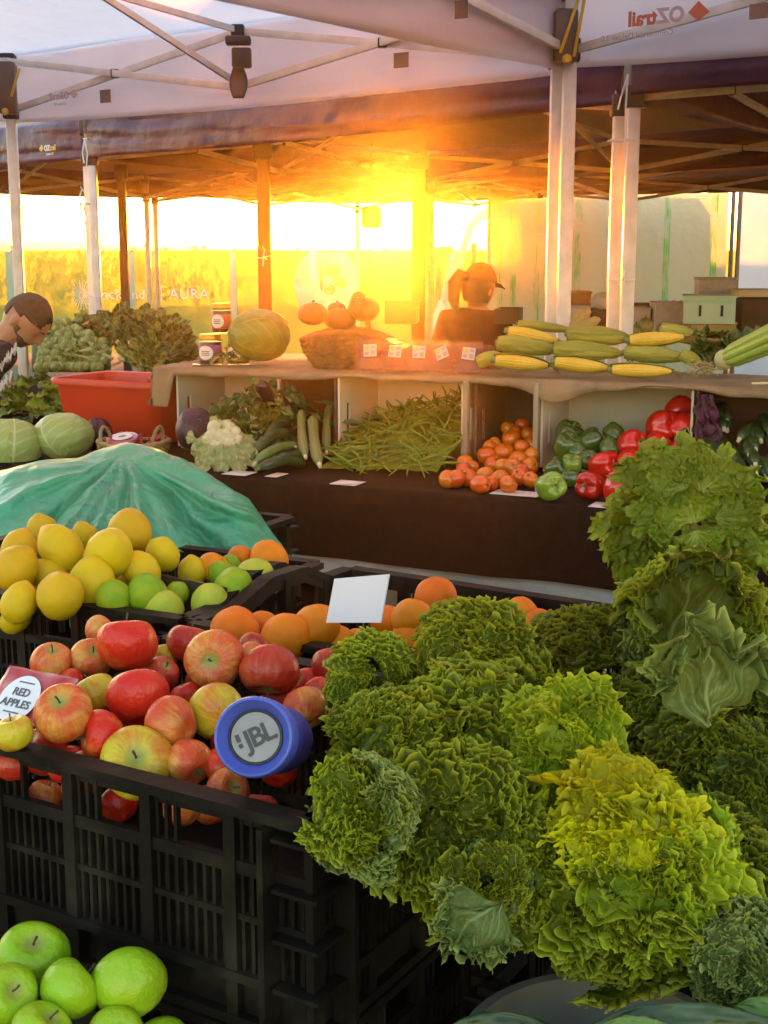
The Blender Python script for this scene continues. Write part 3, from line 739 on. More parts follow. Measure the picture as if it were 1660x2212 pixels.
apples = [
 (277, 1393, 65, 'r', 1.005, (-.35, .1, .5), 'glossy bright red apple on top of the heap with its stalk hollow showing'),
 (112, 1432, 47, 'p', .975, None, 'striped yellow and pink apple behind the red apple card'),
 (197, 1424, 45, 'p', .975, None, 'pink orange apple tucked left of the glossy topmost red apple'),
 (217, 1365, 36, 'p', .965, None, 'pink apple half hidden behind the glossy topmost red apple'),
 (355, 1420, 31, 'y', .965, None, 'small yellow apple peeping out right of the topmost red apple'),
 (407, 1390, 45, 'd', .985, None, 'dark red apple at the back beside the oranges'),
 (465, 1424, 63, 'p', 1.0, (1.2, -.9, .2), 'large orange pink apple turned so its hollow faces left'),
 (547, 1400, 33, 'd', .97, None, 'dark red apple mostly hidden against the orange crate'),
 (549, 1418, 34, 'p', .975, None, 'yellow pink apple peeping over the heart shaped dark red apple'),
 (583, 1447, 62, 'd', .99, (2.6, .3, .3), 'heart shaped dark red apple above the blue speaker'),
 (660, 1472, 30, 'r', .955, None, 'small red apple between the dark apples behind the speaker'),
 (716, 1440, 44, 'd', .975, None, 'dark red apple touching the smallest kale bunch'),
 (744, 1490, 34, 'p', .955, None, 'pale pink apple edge beside the kale'),
 (207, 1500, 50, 'y', .97, (-.3, .6, 2), 'orange yellow apple behind the pink apple and left of centre'),
 (301, 1506, 68, 'r', .985, (-.5, .5, 1), 'large smooth red apple in the middle of the heap'),
 (347, 1458, 40, 'd', .955, None, 'dull red apple below the small yellow apple'),
 (402, 1503, 34, 'r', .955, None, 'small red apple left of the yellow apple and above the two toned one'),
 (468, 1536, 62, 'y', .98, (.1, 1.3, 2.4), 'large yellow apple touching the upper left of the speaker'),
 (138, 1542, 66, 'p', .99, (-.4, .5, 3.9), 'big orange pink apple leaning on the red apple card'),
 (222, 1593, 58, 'r', .96, (1.4, .8, 5), 'red and yellow apple lying on its side with its stalk turned right'),
 (372, 1566, 60, 'p', .975, (1.6, .1, 4), 'two toned apple red above and yellow below in the centre of the crate'),
 (30, 1584, 44, 'y', .975, (-.2, -.1, 1), 'pale yellow apple with upright stalk below the red apple card'),
 (92, 1624, 53, 'd', .93, (-.6, 0, 2), 'dull pink red apple resting on the crate rim near the left edge'),
 (196, 1660, 50, 'p', .915, (-.5, .4, 1), 'pink red apple just behind the crate rim left of the big yellow apple'),
 (297, 1648, 77, 'y', .942, (-.4, -.9, 2.2), 'biggest yellow green apple lying on the front rim of the crate'),
 (408, 1644, 50, 'p', .945, (2.3, -.8, .2), 'pale orange pink apple right of the biggest yellow green apple'),
 (478, 1660, 44, 'r', .935, None, 'red apple half hidden under the left side of the speaker'),
 (395, 1742, 44, 'p', .89, None, 'pink apple seen through the window of the crate wall'),
 (490, 1708, 48, 'p', .925, (.7, .9, 0), 'pink and yellow apple in the front corner below the speaker'),
 (172, 1698, 36, 'r', .90, None, 'red apple low behind the crate wall near its left'),
 (660, 1530, 50, 'p', .955, None, 'pink apple behind the blue speaker body'),
 (694, 1505, 42, 'r', .955, None, 'red apple between the speaker and the kale'),
 (152, 1478, 32, 'r', .955, None, 'small red apple touching the right end of the red apple card'),
 (255, 1740, 40, 'r', .86, None, 'red apple deep in the crate behind the slots'),
 (30, 1650, 40, 'd', .92, None, 'dark red apple behind the crate rim at the left edge'),
 (500, 1600, 45, 'd', .945, None, 'dark red apple hidden behind the speaker disc'),
 (262, 1570, 40, 'd', .93, None, 'dark apple in the gap between the two large red apples'),
 (60, 1500, 44, 'p', .945, None, 'pink apple under the red apple card'),
 (340, 1600, 40, 'd', .92, None, 'dark apple in the gap above the biggest yellow green apple'),
 (610, 1500, 44, 'd', .935, None, 'dark apple below the heart shaped one'),
 (440, 1475, 40, 'd', .935, None, 'dark apple low behind the large yellow apple'),
 (100, 1720, 40, 'p', .86, None, 'pink apple behind the slots near the left edge'),
 (148, 1652, 42, 'r', .915, None, 'red apple squeezed behind the rim left of the pink red one'), (245, 1618, 44, 'd', .925, None, 'dark red apple low behind the biggest yellow green apple'), (345, 1725, 40, 'r', .875, None, 'red apple low behind the crate wall below the biggest yellow green one'),
 (450, 1740, 42, 'p', .88, None, 'pink apple low behind the crate wall near its corner'), (20, 1700, 42, 'p', .87, None, 'pink apple behind the slots at the very left edge'), (560, 1750, 42, 'd', .88, None, 'dark apple low in the corner under the speaker'), (600, 1660, 44, 'r', .91, None, 'red apple hidden under the speaker body'),
]
for px, py, r_, k, z, rot, lab in apples: put(pick(AP, k), px, py, r_, z, lab, GA, rot)
GG = 'green apples in the lower crate'
for px, py, r_, z, rot, lab in ((74, 2066, 76, .735, (.5, .2, 0), 'green apple at the back of the lower crate touching the stacked crate'), (150, 2138, 70, .735, (1.0, .3, 2), 'green apple in the middle of the lower crate'),
   (278, 2126, 82, .735, (1.1, .5, 3), 'largest green apple at the right of the lower crate'), (14, 2150, 66, .74, (.9, -.3, 1), 'pale green apple cut off by the left edge'),
   (90, 2232, 66, .72, None, 'green apple cut off by the bottom edge below the middle one'), (250, 2236, 62, .70, None, 'green apple top just showing at the bottom below the largest one'), (350, 2260, 60, .66, None, 'green apple low in the crate near its wall')):
    put(pick(AP, 'g'), px, py, r_, z, lab, GG, rot)
# citrus
def citrus_mat(name, c, c2, bs=34, bump=.25, rnd=.12, hue=.01, rough=.4, spots=(4.5, .12, (.22, .13, .03))):
    return M(name, c, c2, spots=spots, rough=rough, scale=1.3, bump=bump, bscale=bs, bdist=.04, rnd=rnd, hue=hue, spec=.2)
lem_m = citrus_mat('lemon_skin', (.66, .41, .006), (.58, .39, .008)); lime_m = citrus_mat('lime_skin', (.20, .36, .010), (.34, .40, .012), rough=.33)
ylime_m = citrus_mat('yellowing_lime_skin', (.48, .46, .04), (.36, .42, .035), rough=.35); or_m = citrus_mat('orange_skin', (.74, .19, .004), (.66, .155, .003))
def citrus_proto(name, cat, mat, seed, elong, nip):
    root = thing(name, '', cat); n = 24; prof = []
    for i in range(n+1):
        t = PI-PI*i/n; r = math.sin(t); z = elong*math.cos(t)
        z += nip*math.exp(-(t/.28)**2)-.5*nip*math.exp(-((PI-t)/.25)**2)
        prof.append((max(0, r), z))
    MB().lathe(prof, 28, fn=lambda p: p*(1+.085*nz(p, 1.0, seed)+.028*nz(p, 2.6, seed))).build('peel', mat, root, local=True, angle=0)
    MB().lathe([(0, -elong*1.0-.5*nip+.03), (.10, -elong-.5*nip+.02), (.12, -elong-.5*nip+.05), (.13, -elong+.03)][::1], 8).build('stem_end', M('citrus_button', (.20, .22, .06), rough=.8), root, local=True)
    return root
LE = [citrus_proto('lemon', 'lemon', lem_m, i, 1.16+.05*i, .10) for i in range(3)]
LI = [citrus_proto('lime', 'lime', lime_m, 5, 1.08, .05), citrus_proto('lime', 'lime', ylime_m, 6, 1.1, .06)]
ORA = [citrus_proto('orange', 'orange', or_m, 9, .97, -.02), citrus_proto('orange', 'orange', or_m, 10, .94, -.02)]
GL = 'lemons heaped in the divided crate'
lemons = [(35, 1228, 47, 1.0, 'lemon in the left heap cut by the edge below a smaller one'), (42, 1190, 40, 1.0, 'lemon at the upper left directly above the one cut by the edge'), (132, 1185, 46, 1.02, 'large upright lemon second from the left in the top row'),
 (92, 1152, 36, 1.01, 'lemon at the back peeping over the large upright one'), (184, 1160, 28, 1.0, 'small deep yellow lemon peeping between two big ones at the back'), (235, 1196, 53, 1.02, 'biggest round lemon in the middle of the heap'),
 (282, 1148, 48, 1.03, 'tall lemon on top of the heap against the tarpaulin'), (352, 1197, 36, 1.0, 'lemon with its round stalk end facing out at the right of the heap'), (305, 1232, 39, .985, 'orange tinted lemon below the one with its stalk end out'),
 (42, 1302, 40, .96, 'lemon resting behind the crate rim near the left edge'), (129, 1288, 50, .975, 'broad lemon in front above the crate rim'), (110, 1250, 40, .97, 'dull lemon between the upright lemon and the broad front one'),
 (200, 1258, 50, .98, 'big lemon left of the two leading limes'), (415, 1236, 31, .96, 'lemon lying against the far crate wall beside the limes'), (35, 1336, 32, .91, 'lemon seen through the crate window at the left edge'),
 (280, 1252, 27, .955, 'small lemon in the gap above the two leading limes'), (155, 1240, 28, .955, 'small lemon low between the front lemons'), (70, 1262, 36, .95, 'lemon low in the gap behind the broad front one'), (240, 1245, 36, .95, 'lemon low in the gap below the biggest one')]
for i, (px, py, r_, z, lab) in enumerate(lemons): put(LE[i % 3], px, py, r_*.97, z, lab, GL)
GLm = 'limes in the divided crate'
limes = [(245, 1293, 40, .96, 0, 'round green lime in front of the big lemon'), (320, 1283, 42, .965, 0, 'darkest green lime beside the dark divider'), (384, 1282, 26, .95, 0, 'small lime in the shade of the divider'), (353, 1316, 42, .94, 1, 'yellowing lime lying low on the front rim'),
 (457, 1303, 41, .945, 1, 'yellow green lime at the right front rim'), (504, 1267, 41, .965, 0, 'green lime leaning on a pale lime at the right end'), (550, 1248, 40, .965, 1, 'pale yellow green lime at the far right end'), (480, 1243, 31, .955, 0, 'green lime behind the right end limes'),
 (497, 1226, 26, .955, 0, 'small green lime at the very back'), (187, 1340, 34, .90, 0, 'lime glowing through the crate slots'), (588, 1256, 24, .94, 1, 'lime mostly hidden against the right crate wall'), (420, 1290, 34, .92, 1, 'lime low beside the divider'), (290, 1320, 34, .92, 0, 'lime low between the two leading limes')]
for px, py, r_, z, k, lab in limes: put(LI[k], px, py, r_, z, lab, GLm)
GO = 'oranges in the black crates'
oranges = [(508, 1362, 54, .955, 'big orange at the near left corner of its crate'), (567, 1352, 34, .945, 'orange half hidden behind the two front ones'), (619, 1375, 54, .955, 'big orange in the middle of the front row'), (684, 1354, 52, .965, 'roundest orange below the white card'),
 (730, 1384, 34, .94, 'orange just showing beside the smallest kale bunch'), (891, 1336, 45, .975, 'orange behind the kale, lower of the pair by the far wall'), (942, 1291, 45, .985, 'orange behind the kale, topmost of the pair by the far wall'), (892, 1378, 45, .945, 'orange cut off by kale below the far pair'),
 (1122, 1330, 42, .925, 'orange sliver between the two tall kale bunches'), (1165, 1356, 40, .915, 'orange sliver beside the dark kale bunch'), (780, 1400, 44, .92, 'orange buried behind the smallest kale bunch'), (1000, 1340, 44, .92, 'orange buried behind the tall kale bunch'), (840, 1345, 40, .92, 'orange low behind the white card')]
for i, (px, py, r_, z, lab) in enumerate(oranges): put(ORA[i % 2], px, py, r_, z, lab, GO)
for px, py, r_, lab in ((520, 1206, 30, 'orange half hidden under the tarpaulin edge'), (581, 1210, 43, 'orange in the rear crate beyond the limes'), (460, 1225, 34, 'orange in the rear crate under the tarpaulin')): put(ORA[0], px, py, r_, .965, lab, GO)
# divider, cards
dv = M('dark_divider_board', (.05, .035, .02), (.03, .022, .014), rough=.5, scale=5)
a = PZ(336, 1258, .955); b = PZ(490, 1290, .955)
tag(MB().bar(a-UP*.02, b-UP*.02, .004, .075).build('divider_board', dv, smooth=False), 'thin dark divider board between the lemons and the limes', 'divider')
pw = M('white_card', (.66, .64, .68), rough=.6)
q = [PY(724, 1250, 1.98), PY(842, 1240, 1.90), PY(824, 1345, 1.90), PY(706, 1345, 1.98)]
mb = MB(); nrm = (q[1]-q[0]).cross(q[2]-q[1]).normalized()*.0012; mb.add([x+nrm for x in q]+[x-nrm for x in q], [(0, 1, 2, 3), (7, 6, 5, 4), (0, 4, 5, 1), (1, 5, 6, 2), (2, 6, 7, 3), (3, 7, 4, 0)])
tag(mb.build('blank_card', pw, smooth=False), 'blank white card standing among the oranges', 'price card')
# red apple packet card
pkm = newmat('apple_packet_print'); nt = pkm[1]; co_ = coords(nt); vo = N(nt, 'TexVoronoi'); vo.inputs['Scale'].default_value = 26; nt.links.new(co_, vo.inputs['Vector'])
rp = N(nt, 'ValToRGB'); e_ = rp.color_ramp.elements; e_[0].position = .1; e_[0].color = (.62, .42, .36, 1); e_[1].position = .62; e_[1].color = (.40, .03, .04, 1); x = e_.new(.35); x.color = (.5, .12, .12, 1)
nt.links.new(vo.outputs['Distance'], rp.inputs[0]); finish(nt, rp.outputs[0], .3, coat=.4); pkm = pkm[0]
A = PZ(-40, 1545, .958); B = PZ(92, 1575, .958); C = PY(150, 1468, B.y+.06); D_ = PY(-20, 1440, A.y+.06)
X = (B-A).normalized(); Yd = (D_-A); Yd = (Yd-X*Yd.dot(X)).normalized(); Z = X.cross(Yd); w_ = (B-A).length; h_ = (D_-A).length
rc = thing('fruit_packet', 'glossy red apple packet with a white oval label lying on the apples', 'packet', tuple(A))
mb = MB(); mb.grid(lambda u, v: A+X*(w_*1.12*u)+Yd*(h_*v)+Z*(.006*math.sin(PI*u)*math.sin(PI*v)+.004*nz((u*4, v*4, 0), 1)), 20, 16); mb.build('film', pkm, rc, solid=.003)
O = A+X*(w_*.51)+Yd*(h_*.38)+Z*.0105
mb = MB(); rot = Matrix((X, Yd, Z)).transposed(); mb.lathe([(0, 0), (1, 0), (1, .0008), (0, .0008)], 36, O, rot, fn=lambda p: V((p.x*.0315, p.y*.034, p.z))); lbl = mb.build('oval_label', M('label_paper', (.74, .74, .76), rough=.5), rc, smooth=False)
ink = M('grey_ink', (.13, .11, .12), rough=.6)
textmesh('RED', 'lettering', .0155, ink, O+Z*.0014+Yd*.004, X, Yd, lbl, align='CENTER', bold=.0002)
textmesh('APPLES', 'lettering', .0155, ink, O+Z*.0014-Yd*.0125, X, Yd, lbl, align='CENTER', bold=.0002)
for s_ in (.0235, -.0205): MB().box(O+Z*.0012+Yd*s_, (.026, .0018, .0006), rot).build('small_print', ink, lbl)
# ================================================================ portable speaker
sp_b = M('blue_speaker_cloth', (.055, .065, .36), (.04, .045, .27), rough=.6, scale=60, bump=.4, bscale=260, bdist=.02)
sp_r = M('blue_speaker_rubber', (.07, .10, .44), rough=.42, scale=20)
c0 = PY(551, 1592, 1.40); ax = (ray(600, 1596).normalized()+V((.17, 0, -.02))).normalized(); X = UP.cross(-ax).normalized(); Yu = (-ax).cross(X)
spk = thing('portable_speaker', 'round blue portable speaker with a grey end disc resting on the apples', 'speaker', tuple(c0))
rot = Matrix((X, Yu, -ax)).transposed()   # local z towards the camera
Rs = .0445
MB().lathe([(0, -.175), (Rs*.80, -.175), (Rs*.90, -.168), (Rs*.92, -.15), (Rs*.90, -.05), (Rs*.88, -.02), (Rs*.86, -.012), (0, -.012)], 48, c0, rot).build('body', sp_b, spk)
rim = MB().lathe([(Rs*.88, -.035), (Rs*.99, -.030), (Rs*1.0, -.016), (Rs*.985, -.008), (Rs*1.0, -.004), (Rs*1.0, .004), (Rs*.96, .010), (Rs*.90, .011), (Rs*.84, .006), (Rs*.72, -.003), (Rs*.675, -.006), (Rs*.66, -.008)], 64, c0, rot).build('end_ring', sp_r, spk)
MB().lathe([(Rs*.675, -.008), (Rs*.675, -.0035), (Rs*.635, -.003), (Rs*.62, -.005)], 64, c0, rot).build('black_ring', joint_pl, spk)
disc = MB().lathe([(0, -.0035), (Rs*.4, -.0035), (Rs*.61, -.0042), (Rs*.62, -.0055), (Rs*.62, -.012)], 64, c0, rot).build('end_disc', M('grey_speaker_disc', (.27, .245, .23), (.24, .22, .205), rough=.45, scale=60), spk)
dkl = M('dark_logo', (.035, .028, .028), rough=.5)
ca, sa = math.cos(R(27)), math.sin(R(27)); tx = X*ca+Yu*sa; ty = -X*sa+Yu*ca; zt = -ax
textmesh('JBL', 'logo', .030, dkl, c0+zt*(-.003)-tx*.0125-ty*.0098, tx, ty, disc, bold=.0006, space=.88)
mb = MB(); lr = Matrix((tx, ty, zt)).transposed(); mb.box(c0+zt*-.0028-tx*.0185+ty*.0065, (.0045, .0085, .001), lr); mb.box(c0+zt*-.0028-tx*.0185-ty*.0022, (.0045, .0045, .001), lr, bev=.0004)
mb.build('logo', dkl, disc)
# ================================================================ kale and lettuce
def leafmat(name, c, c2, rib, edge, trans=.38, rough=.42):
    m, nt, _, L = newmat(name)
    co_ = coords(nt); at = N(nt, 'Attribute', attribute_name='rib'); sp_ = N(nt, 'SeparateColor'); L.new(at.outputs['Color'], sp_.inputs[0])
    col = rampnoise(nt, co_, 22, c, c2, .3, .7, 3)
    col = mixc(nt, sp_.outputs[1], col, edge)
    col = mixc(nt, sp_.outputs[0], col, rib)
    col = rndval(nt, col, .22, .012)
    finish(nt, col, rough, bumpn(nt, co_, 150, .25, .004, 2), trans=trans, spec=.22)
    return m
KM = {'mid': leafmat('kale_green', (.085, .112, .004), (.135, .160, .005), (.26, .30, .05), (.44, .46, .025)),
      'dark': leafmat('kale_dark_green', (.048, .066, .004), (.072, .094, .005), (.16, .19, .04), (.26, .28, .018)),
      'light': leafmat('kale_sunlit_green', (.24, .33, .008), (.32, .40, .010), (.36, .44, .07), (.58, .62, .035), .45),
      'yellow': leafmat('kale_sunlit_yellow', (.48, .44, .006), (.58, .50, .008), (.5, .46, .08), (.76, .66, .02), .45),  # light and yellow tints carry the sun's glow in the leaf colour
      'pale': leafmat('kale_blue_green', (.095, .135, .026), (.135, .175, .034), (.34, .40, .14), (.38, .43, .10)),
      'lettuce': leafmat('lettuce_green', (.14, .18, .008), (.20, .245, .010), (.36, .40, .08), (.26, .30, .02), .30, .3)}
def kale_leaf(seed, L=1., span=2.0, k=30, amp=.085, amp2=.035, start=.45, cup=.25, curl=.35, nphi=560, nr=24, bub=0, k2=2.6, crum=.07, fold=.0, veinw=1.):
    rs = random.Random(seed); ph = rs.uniform(0, 6); p2 = rs.uniform(0, 6)
    mb = MB(); cols = []; N_ = noise.noise
    veins = [0, .42, -.40, .85, -.82, 1.25, -1.28]
    for j in range(nr+1):
        r = .03+.97*(j/nr)**.8
        s = max(0, (r-start)/(1-start)); A = s**1.25; A2 = max(0, (r-.6)/.4)**1.2
        for i in range(nphi+1):
            phi = (i/nphi*2-1)*span
            rho = L*(.68+.32*math.cos(phi*.9))*(1+.16*N_(V((phi*2.2, seed*3., 0)))+.05*N_(V((phi*7, seed*3., 0))))
            th = k*phi/span*PI+ph+5.*N_(V((phi*1.7, seed*7., r*1.5)))+2.*N_(V((phi*5., r*4, seed*2.)))
            th2 = th*k2+p2+3*N_(V((phi*6, seed, 5.+r*3)))
            loc = max(.15, .8+1.1*N_(V((phi*3.5, seed*2., 9.))))
            z = amp*A*loc*math.sin(th)+amp2*A2*math.sin(th2)
            tg = amp*.55*A*loc*math.sin(2*th+.6)+amp2*.6*A2*math.sin(2*th2)
            rad = rho*r*(1-.12*s*s)+amp*.55*A*loc*math.cos(th+.8)+amp2*.6*A2*math.cos(th2*1.3)
            if r > .96: rad *= 1+.025*math.sin(th2*2.3)
            sn, cs = math.sin(phi), math.cos(phi)
            x = rad*sn+tg*cs; y = rad*cs-tg*sn
            q = math.hypot(x, y)/L
            z += cup*(x*x)/L-curl*max(0, y)**2/L-fold*q**4*L
            nv = noise.noise_vector(V((x*7+seed*3, y*7, z*7)))*crum*(.25+.75*A)+noise.noise_vector(V((x*2.3, y*2.3+seed, z*2)))*.09
            if bub: z += bub*abs(N_(V((x*9, y*9, seed*1.3))))-bub*.5*(1 if abs(phi) < .05 else 0)
            mb.v.append(V((x, y, z))+nv)
            rb = 0
            for n_, vv in enumerate(veins):
                wd = (.05 if n_ == 0 else .018)*(1-.75*r)*veinw
                rb = max(rb, math.exp(-((phi-vv-.12*r*(1 if vv > 0 else -1 if vv < 0 else 0))*r/wd)**2)*max(0, 1-(1.1 if n_ else .9)*r))
            cols.append((rb*min(1, veinw), max(0, (r-.78)/.22)**2*.8, 0, 1))
    w_ = nphi+1
    for j in range(nr):
        for i in range(nphi): mb.f.append((j*w_+i, j*w_+i+1, (j+1)*w_+i+1, (j+1)*w_+i))
    me = bpy.data.meshes.new('leaf'); me.from_pydata(mb.v, [], mb.f); me.update()
    at = me.color_attributes.new('rib', 'FLOAT_COLOR', 'POINT'); at.data.foreach_set('color', [c for q in cols for c in q])
    me.polygons.foreach_set('use_smooth', [True]*len(me.polygons)); me.materials.append(KM['mid'])
    return me
def curly_leaf(seed, L=1., span=2.05, fold=.35, cup=.1, rows=(.26, .44, .60, .76, .90, 1.0), wl=.15, amp=.080, hgt=.15, vein=.8, sx=1.):
    """fan blade with standing, meandering frills along rows of the blade, densest at the margin"""
    rs = random.Random(seed); V_ = []; F_ = []; C_ = []; N_ = noise.noise; nv = noise.noise_vector
    def base(phi, r):
        rho = L*(.70+.30*math.cos(phi*.9))*(1+.20*N_(V((phi*2.2, seed*3., 0)))+.07*N_(V((phi*6, seed*3., 0))))
        x = rho*r*math.sin(phi)*sx; y = rho*r*math.cos(phi); q = math.hypot(x, y)
        p = V((x, y, cup*x*x-fold*q*q))
        return p+nv(V((x*2.4+seed, y*2.4, seed*1.7)))*(.11 if vein < 1 else .17)+nv(V((x*6+seed, y*6, seed*1.7)))*(.035 if vein < 1 else .06)
    nphi, nr = (70, 12) if vein < 1 else (150, 26)
    for j in range(nr+1):
        for i in range(nphi+1):
            phi = (i/nphi*2-1)*span; r = .03+.95*j/nr; V_.append(base(phi, r)+V((0, 0, .02*math.sin(phi*9+r*6))))
            bx, by = r*abs(math.sin(phi)), r*math.cos(phi); rb = math.exp(-(bx/(.030*(1.25-r)))**2)
            for vv in ((.06, .9), (.2, .8), (.34, .72), (.48, .62)) if vein >= 1 else (): rb = max(rb, .8*math.exp(-((by-vv[0]-vv[1]*bx-.25*bx*bx)/(.013*(1.3-r)))**2)); rb = max(rb, .35*math.exp(-((((by-vv[0]-.1)*.8+bx*1.5) % .16-.08)/.006)**2)*(bx > .08))
            C_.append((rb*(1-.8*r)*vein if vein < 1 else rb*(1-.55*r), 0, 0, 1))
    for j in range(nr):
        for i in range(nphi): k = j*(nphi+1)+i; F_.append((k, k+1, k+nphi+2, k+nphi+1))
    nh = 5
    for ri, r0 in enumerate(rows):
        ln = 2*span*r0*.85; nw = ln/wl; n = int(nw*13)
        o = len(V_); ph = rs.uniform(0, 6); lam = R(8+34*r0**3)
        for i in range(n+1):
            t = i/n; phi = (t*2-1)*span
            rr_ = r0+.07*N_(V((phi*2.5, seed, r0*9)))
            b0 = base(phi, rr_); er = (base(phi, rr_+.03)-b0).normalized(); et = (base(phi+.02, rr_)-b0).normalized(); n_ = et.cross(er).normalized()
            if n_.z < 0: n_ = -n_
            th = 2*PI*nw*t+ph+4.5*N_(V((phi*2.2, seed*5., r0*7))); loc = max(.25, 1+1.3*N_(V((phi*3, seed*2., r0*5))))
            hh = hgt*max(.55, 1+.8*N_(V((phi*4, seed*4., r0*3))))*(1.15 if r0 > .95 else 1)
            for j in range(nh+1):
                s = j/nh; A = amp*loc*s**.9
                off = er*(A*math.sin(th)+.020*s*s*math.sin(th*3.1+2))+et*(A*.45*math.sin(2*th+.5)+.018*s*s*math.cos(th*2.3))
                p = b0+off+(n_*math.cos(lam)+er*math.sin(lam))*(hh*s*(1+.05*math.sin(th*1.9+1)*s))
                V_.append(p+nv(p*9+V((seed, 0, 0)))*.03*s)
                C_.append((0, s**3., 0, 1))
        w_ = nh+1
        for i in range(n):
            for j in range(nh): k = o+i*w_+j; F_.append((k, k+w_, k+w_+1, k+1))
    me = bpy.data.meshes.new('leaf'); me.from_pydata(V_, [], F_); me.update()
    at = me.color_attributes.new('rib', 'FLOAT_COLOR', 'POINT'); at.data.foreach_set('color', [c for q in C_ for c in q])
    me.polygons.foreach_set('use_smooth', [True]*len(me.polygons)); me.materials.append(KM['mid'])
    return me
LV = [curly_leaf(i+1, fold=(.3, .5, .15, .4)[i % 4], cup=(.1, -.1, .2)[i % 3], wl=.15+.025*(i % 3), hgt=.13+.03*(i % 2)) for i in range(9)]
LB = [curly_leaf(30+i, rows=(.80, .90, 1.0), fold=-.15, cup=-.20, span=(1.15, 1.0, 1.3)[i], wl=.15, amp=.07, hgt=.11, vein=1., sx=.66) for i in range(3)]
LT = [kale_leaf(40+i, k=5+i % 2, amp=.11, amp2=.03, start=.25, cup=.4, curl=.6, nphi=240, nr=36, bub=.15, span=1.6, k2=2.6, crum=.07) for i in range(4)]
kst = M('kale_stem', (.20, .25, .08), (.16, .21, .06), rough=.5, scale=20)
stem_tmp = MB().tube([(0, -.55, .0), (0, -.3, .01), (0, -.02, 0), (0, .3, .0), (0, .5, -.02)], [.05, .045, .038, .02, .006], 8).build('stem', kst, smooth=True)
stem_me = stem_tmp.data; bpy.data.objects.remove(stem_tmp)
kr = random.Random(5)
def add_leaf(root, base, mid, nrm, size, me, key, stem=True):
    o = bpy.data.objects.new('leaf', me); COL.objects.link(o); o.parent = root
    o.material_slots[0].link = 'OBJECT'; o.material_slots[0].material = KM[key]
    Y = V(mid).normalized(); Z = V(nrm); Z = (Z-Y*Z.dot(Y)).normalized(); X = Y.cross(Z)
    mt = Matrix((X, Y, Z)).transposed().to_4x4()
    o.matrix_local = Matrix.Translation(base-OFF[root.name]) @ mt @ Matrix.Scale(size, 4)
    if stem:
        s = bpy.data.objects.new('stem', stem_me); COL.objects.link(s); s.parent = o; s.location = (0, 0, .012)
    return o
def bunch(label, px, py, Rpx, Y, ax, n, keys, spread=62, meshes=None, name='kale_bunch', cat='kale', group='bunches of curly kale', crown=None):
    C = PY(px, py, Y); R_ = Rpx*1.28*depth(C)/F; ax = V(ax).normalized(); rt = C-ax*R_*1.05
    root = thing(name, label, cat, tuple(rt), group)
    n = int(n*1.25) if meshes is None else n
    a1 = ax.orthogonal().normalized(); a2 = ax.cross(a1); meshes = meshes or LV
    for i in range(n):
        f = math.sqrt((i+.5)/n); al = R(spread*1.45)*f*kr.uniform(.88, 1.1); be = i*2.39996+kr.uniform(-.25, .25)
        side = a1*math.cos(be)+a2*math.sin(be)
        if meshes is not LV:   # loose rosette: leaves radiate from the root
            al *= .69; mid = ax*math.cos(al)+side*math.sin(al); nrm = ax*math.sin(al)-side*math.cos(al); sz = R_*kr.uniform(.95, 1.2)*(1-.12*f); base = rt+mid*R_*(.45+.15*kr.random())
        else:                  # dense head: leaves lie over a dome with their frills outward
            D = ax*math.cos(al)+side*math.sin(al); mid = side*math.cos(al)-ax*math.sin(al)
            mid = (mid+D*.45+V((kr.uniform(-.5, .5), kr.uniform(-.5, .5), kr.uniform(-.2, .5)))).normalized()
            nrm = D+V((kr.uniform(-.25, .25), kr.uniform(-.25, .25), kr.uniform(-.1, .25)))
            sz = R_*kr.uniform(.54, .72); base = rt+ax*R_*.10+D*R_*kr.uniform(.70, .92)*(1+.42*nz(D, 1.3, px*.1)+.12*nz(D, 3.1, px*.1))-mid*sz*.45
        key = keys[0] if i < n*.5 else keys[-1] if len(keys) > 1 else keys[0]
        if crown: key = crown if (meshes is LV and (D.z > .62 and D.x < .45)) else 'light' if meshes is LV and (D.z > .1 or D.x > .3) else 'mid'  # sunlight painted by leaf direction, yellowest on top
        add_leaf(root, base, mid, nrm, sz, meshes[(i*5+int(px)) % len(meshes)], key, stem=False)
    return root
def single(root, px, py, Y, wpx, ang, facing, key, me, stem=True):
    """one leaf placed with its base at a pixel, midrib along an image angle, showing its face (+1) or its back (-1)"""
    b = PY(px, py, Y); s = wpx*depth(b)/F; t = R(ang)
    right = V((1, 0, 0)); up_ = V((0, SP, CP)); fw = V((0, CP, -SP))
    mid = right*math.cos(t)+up_*math.sin(t)-fw*.25
    return add_leaf(root, b, mid, -fw*facing+V((0, 0, .25)), s, me, key, stem)
tocam = lambda x, y, z: V((x, y, z))
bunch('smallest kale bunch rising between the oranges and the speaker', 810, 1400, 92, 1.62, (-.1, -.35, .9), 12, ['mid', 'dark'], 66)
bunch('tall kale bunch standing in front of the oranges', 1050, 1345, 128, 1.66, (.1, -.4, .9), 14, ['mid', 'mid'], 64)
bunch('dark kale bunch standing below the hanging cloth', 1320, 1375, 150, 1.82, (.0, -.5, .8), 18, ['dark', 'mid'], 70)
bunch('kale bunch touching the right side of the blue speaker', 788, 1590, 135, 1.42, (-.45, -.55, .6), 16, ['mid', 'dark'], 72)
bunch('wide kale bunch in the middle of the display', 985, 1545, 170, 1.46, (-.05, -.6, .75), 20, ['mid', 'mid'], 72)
bunch('light green kale bunch glowing in the sun above the yellow crowned one', 1250, 1520, 135, 1.44, (.2, -.45, .8), 16, ['light', 'light'], 66)
bunch('drooping kale bunch below the blue speaker with a pale leaf back', 705, 1765, 112, 1.30, (-.5, -.65, .25), 14, ['mid', 'pale'], 70)
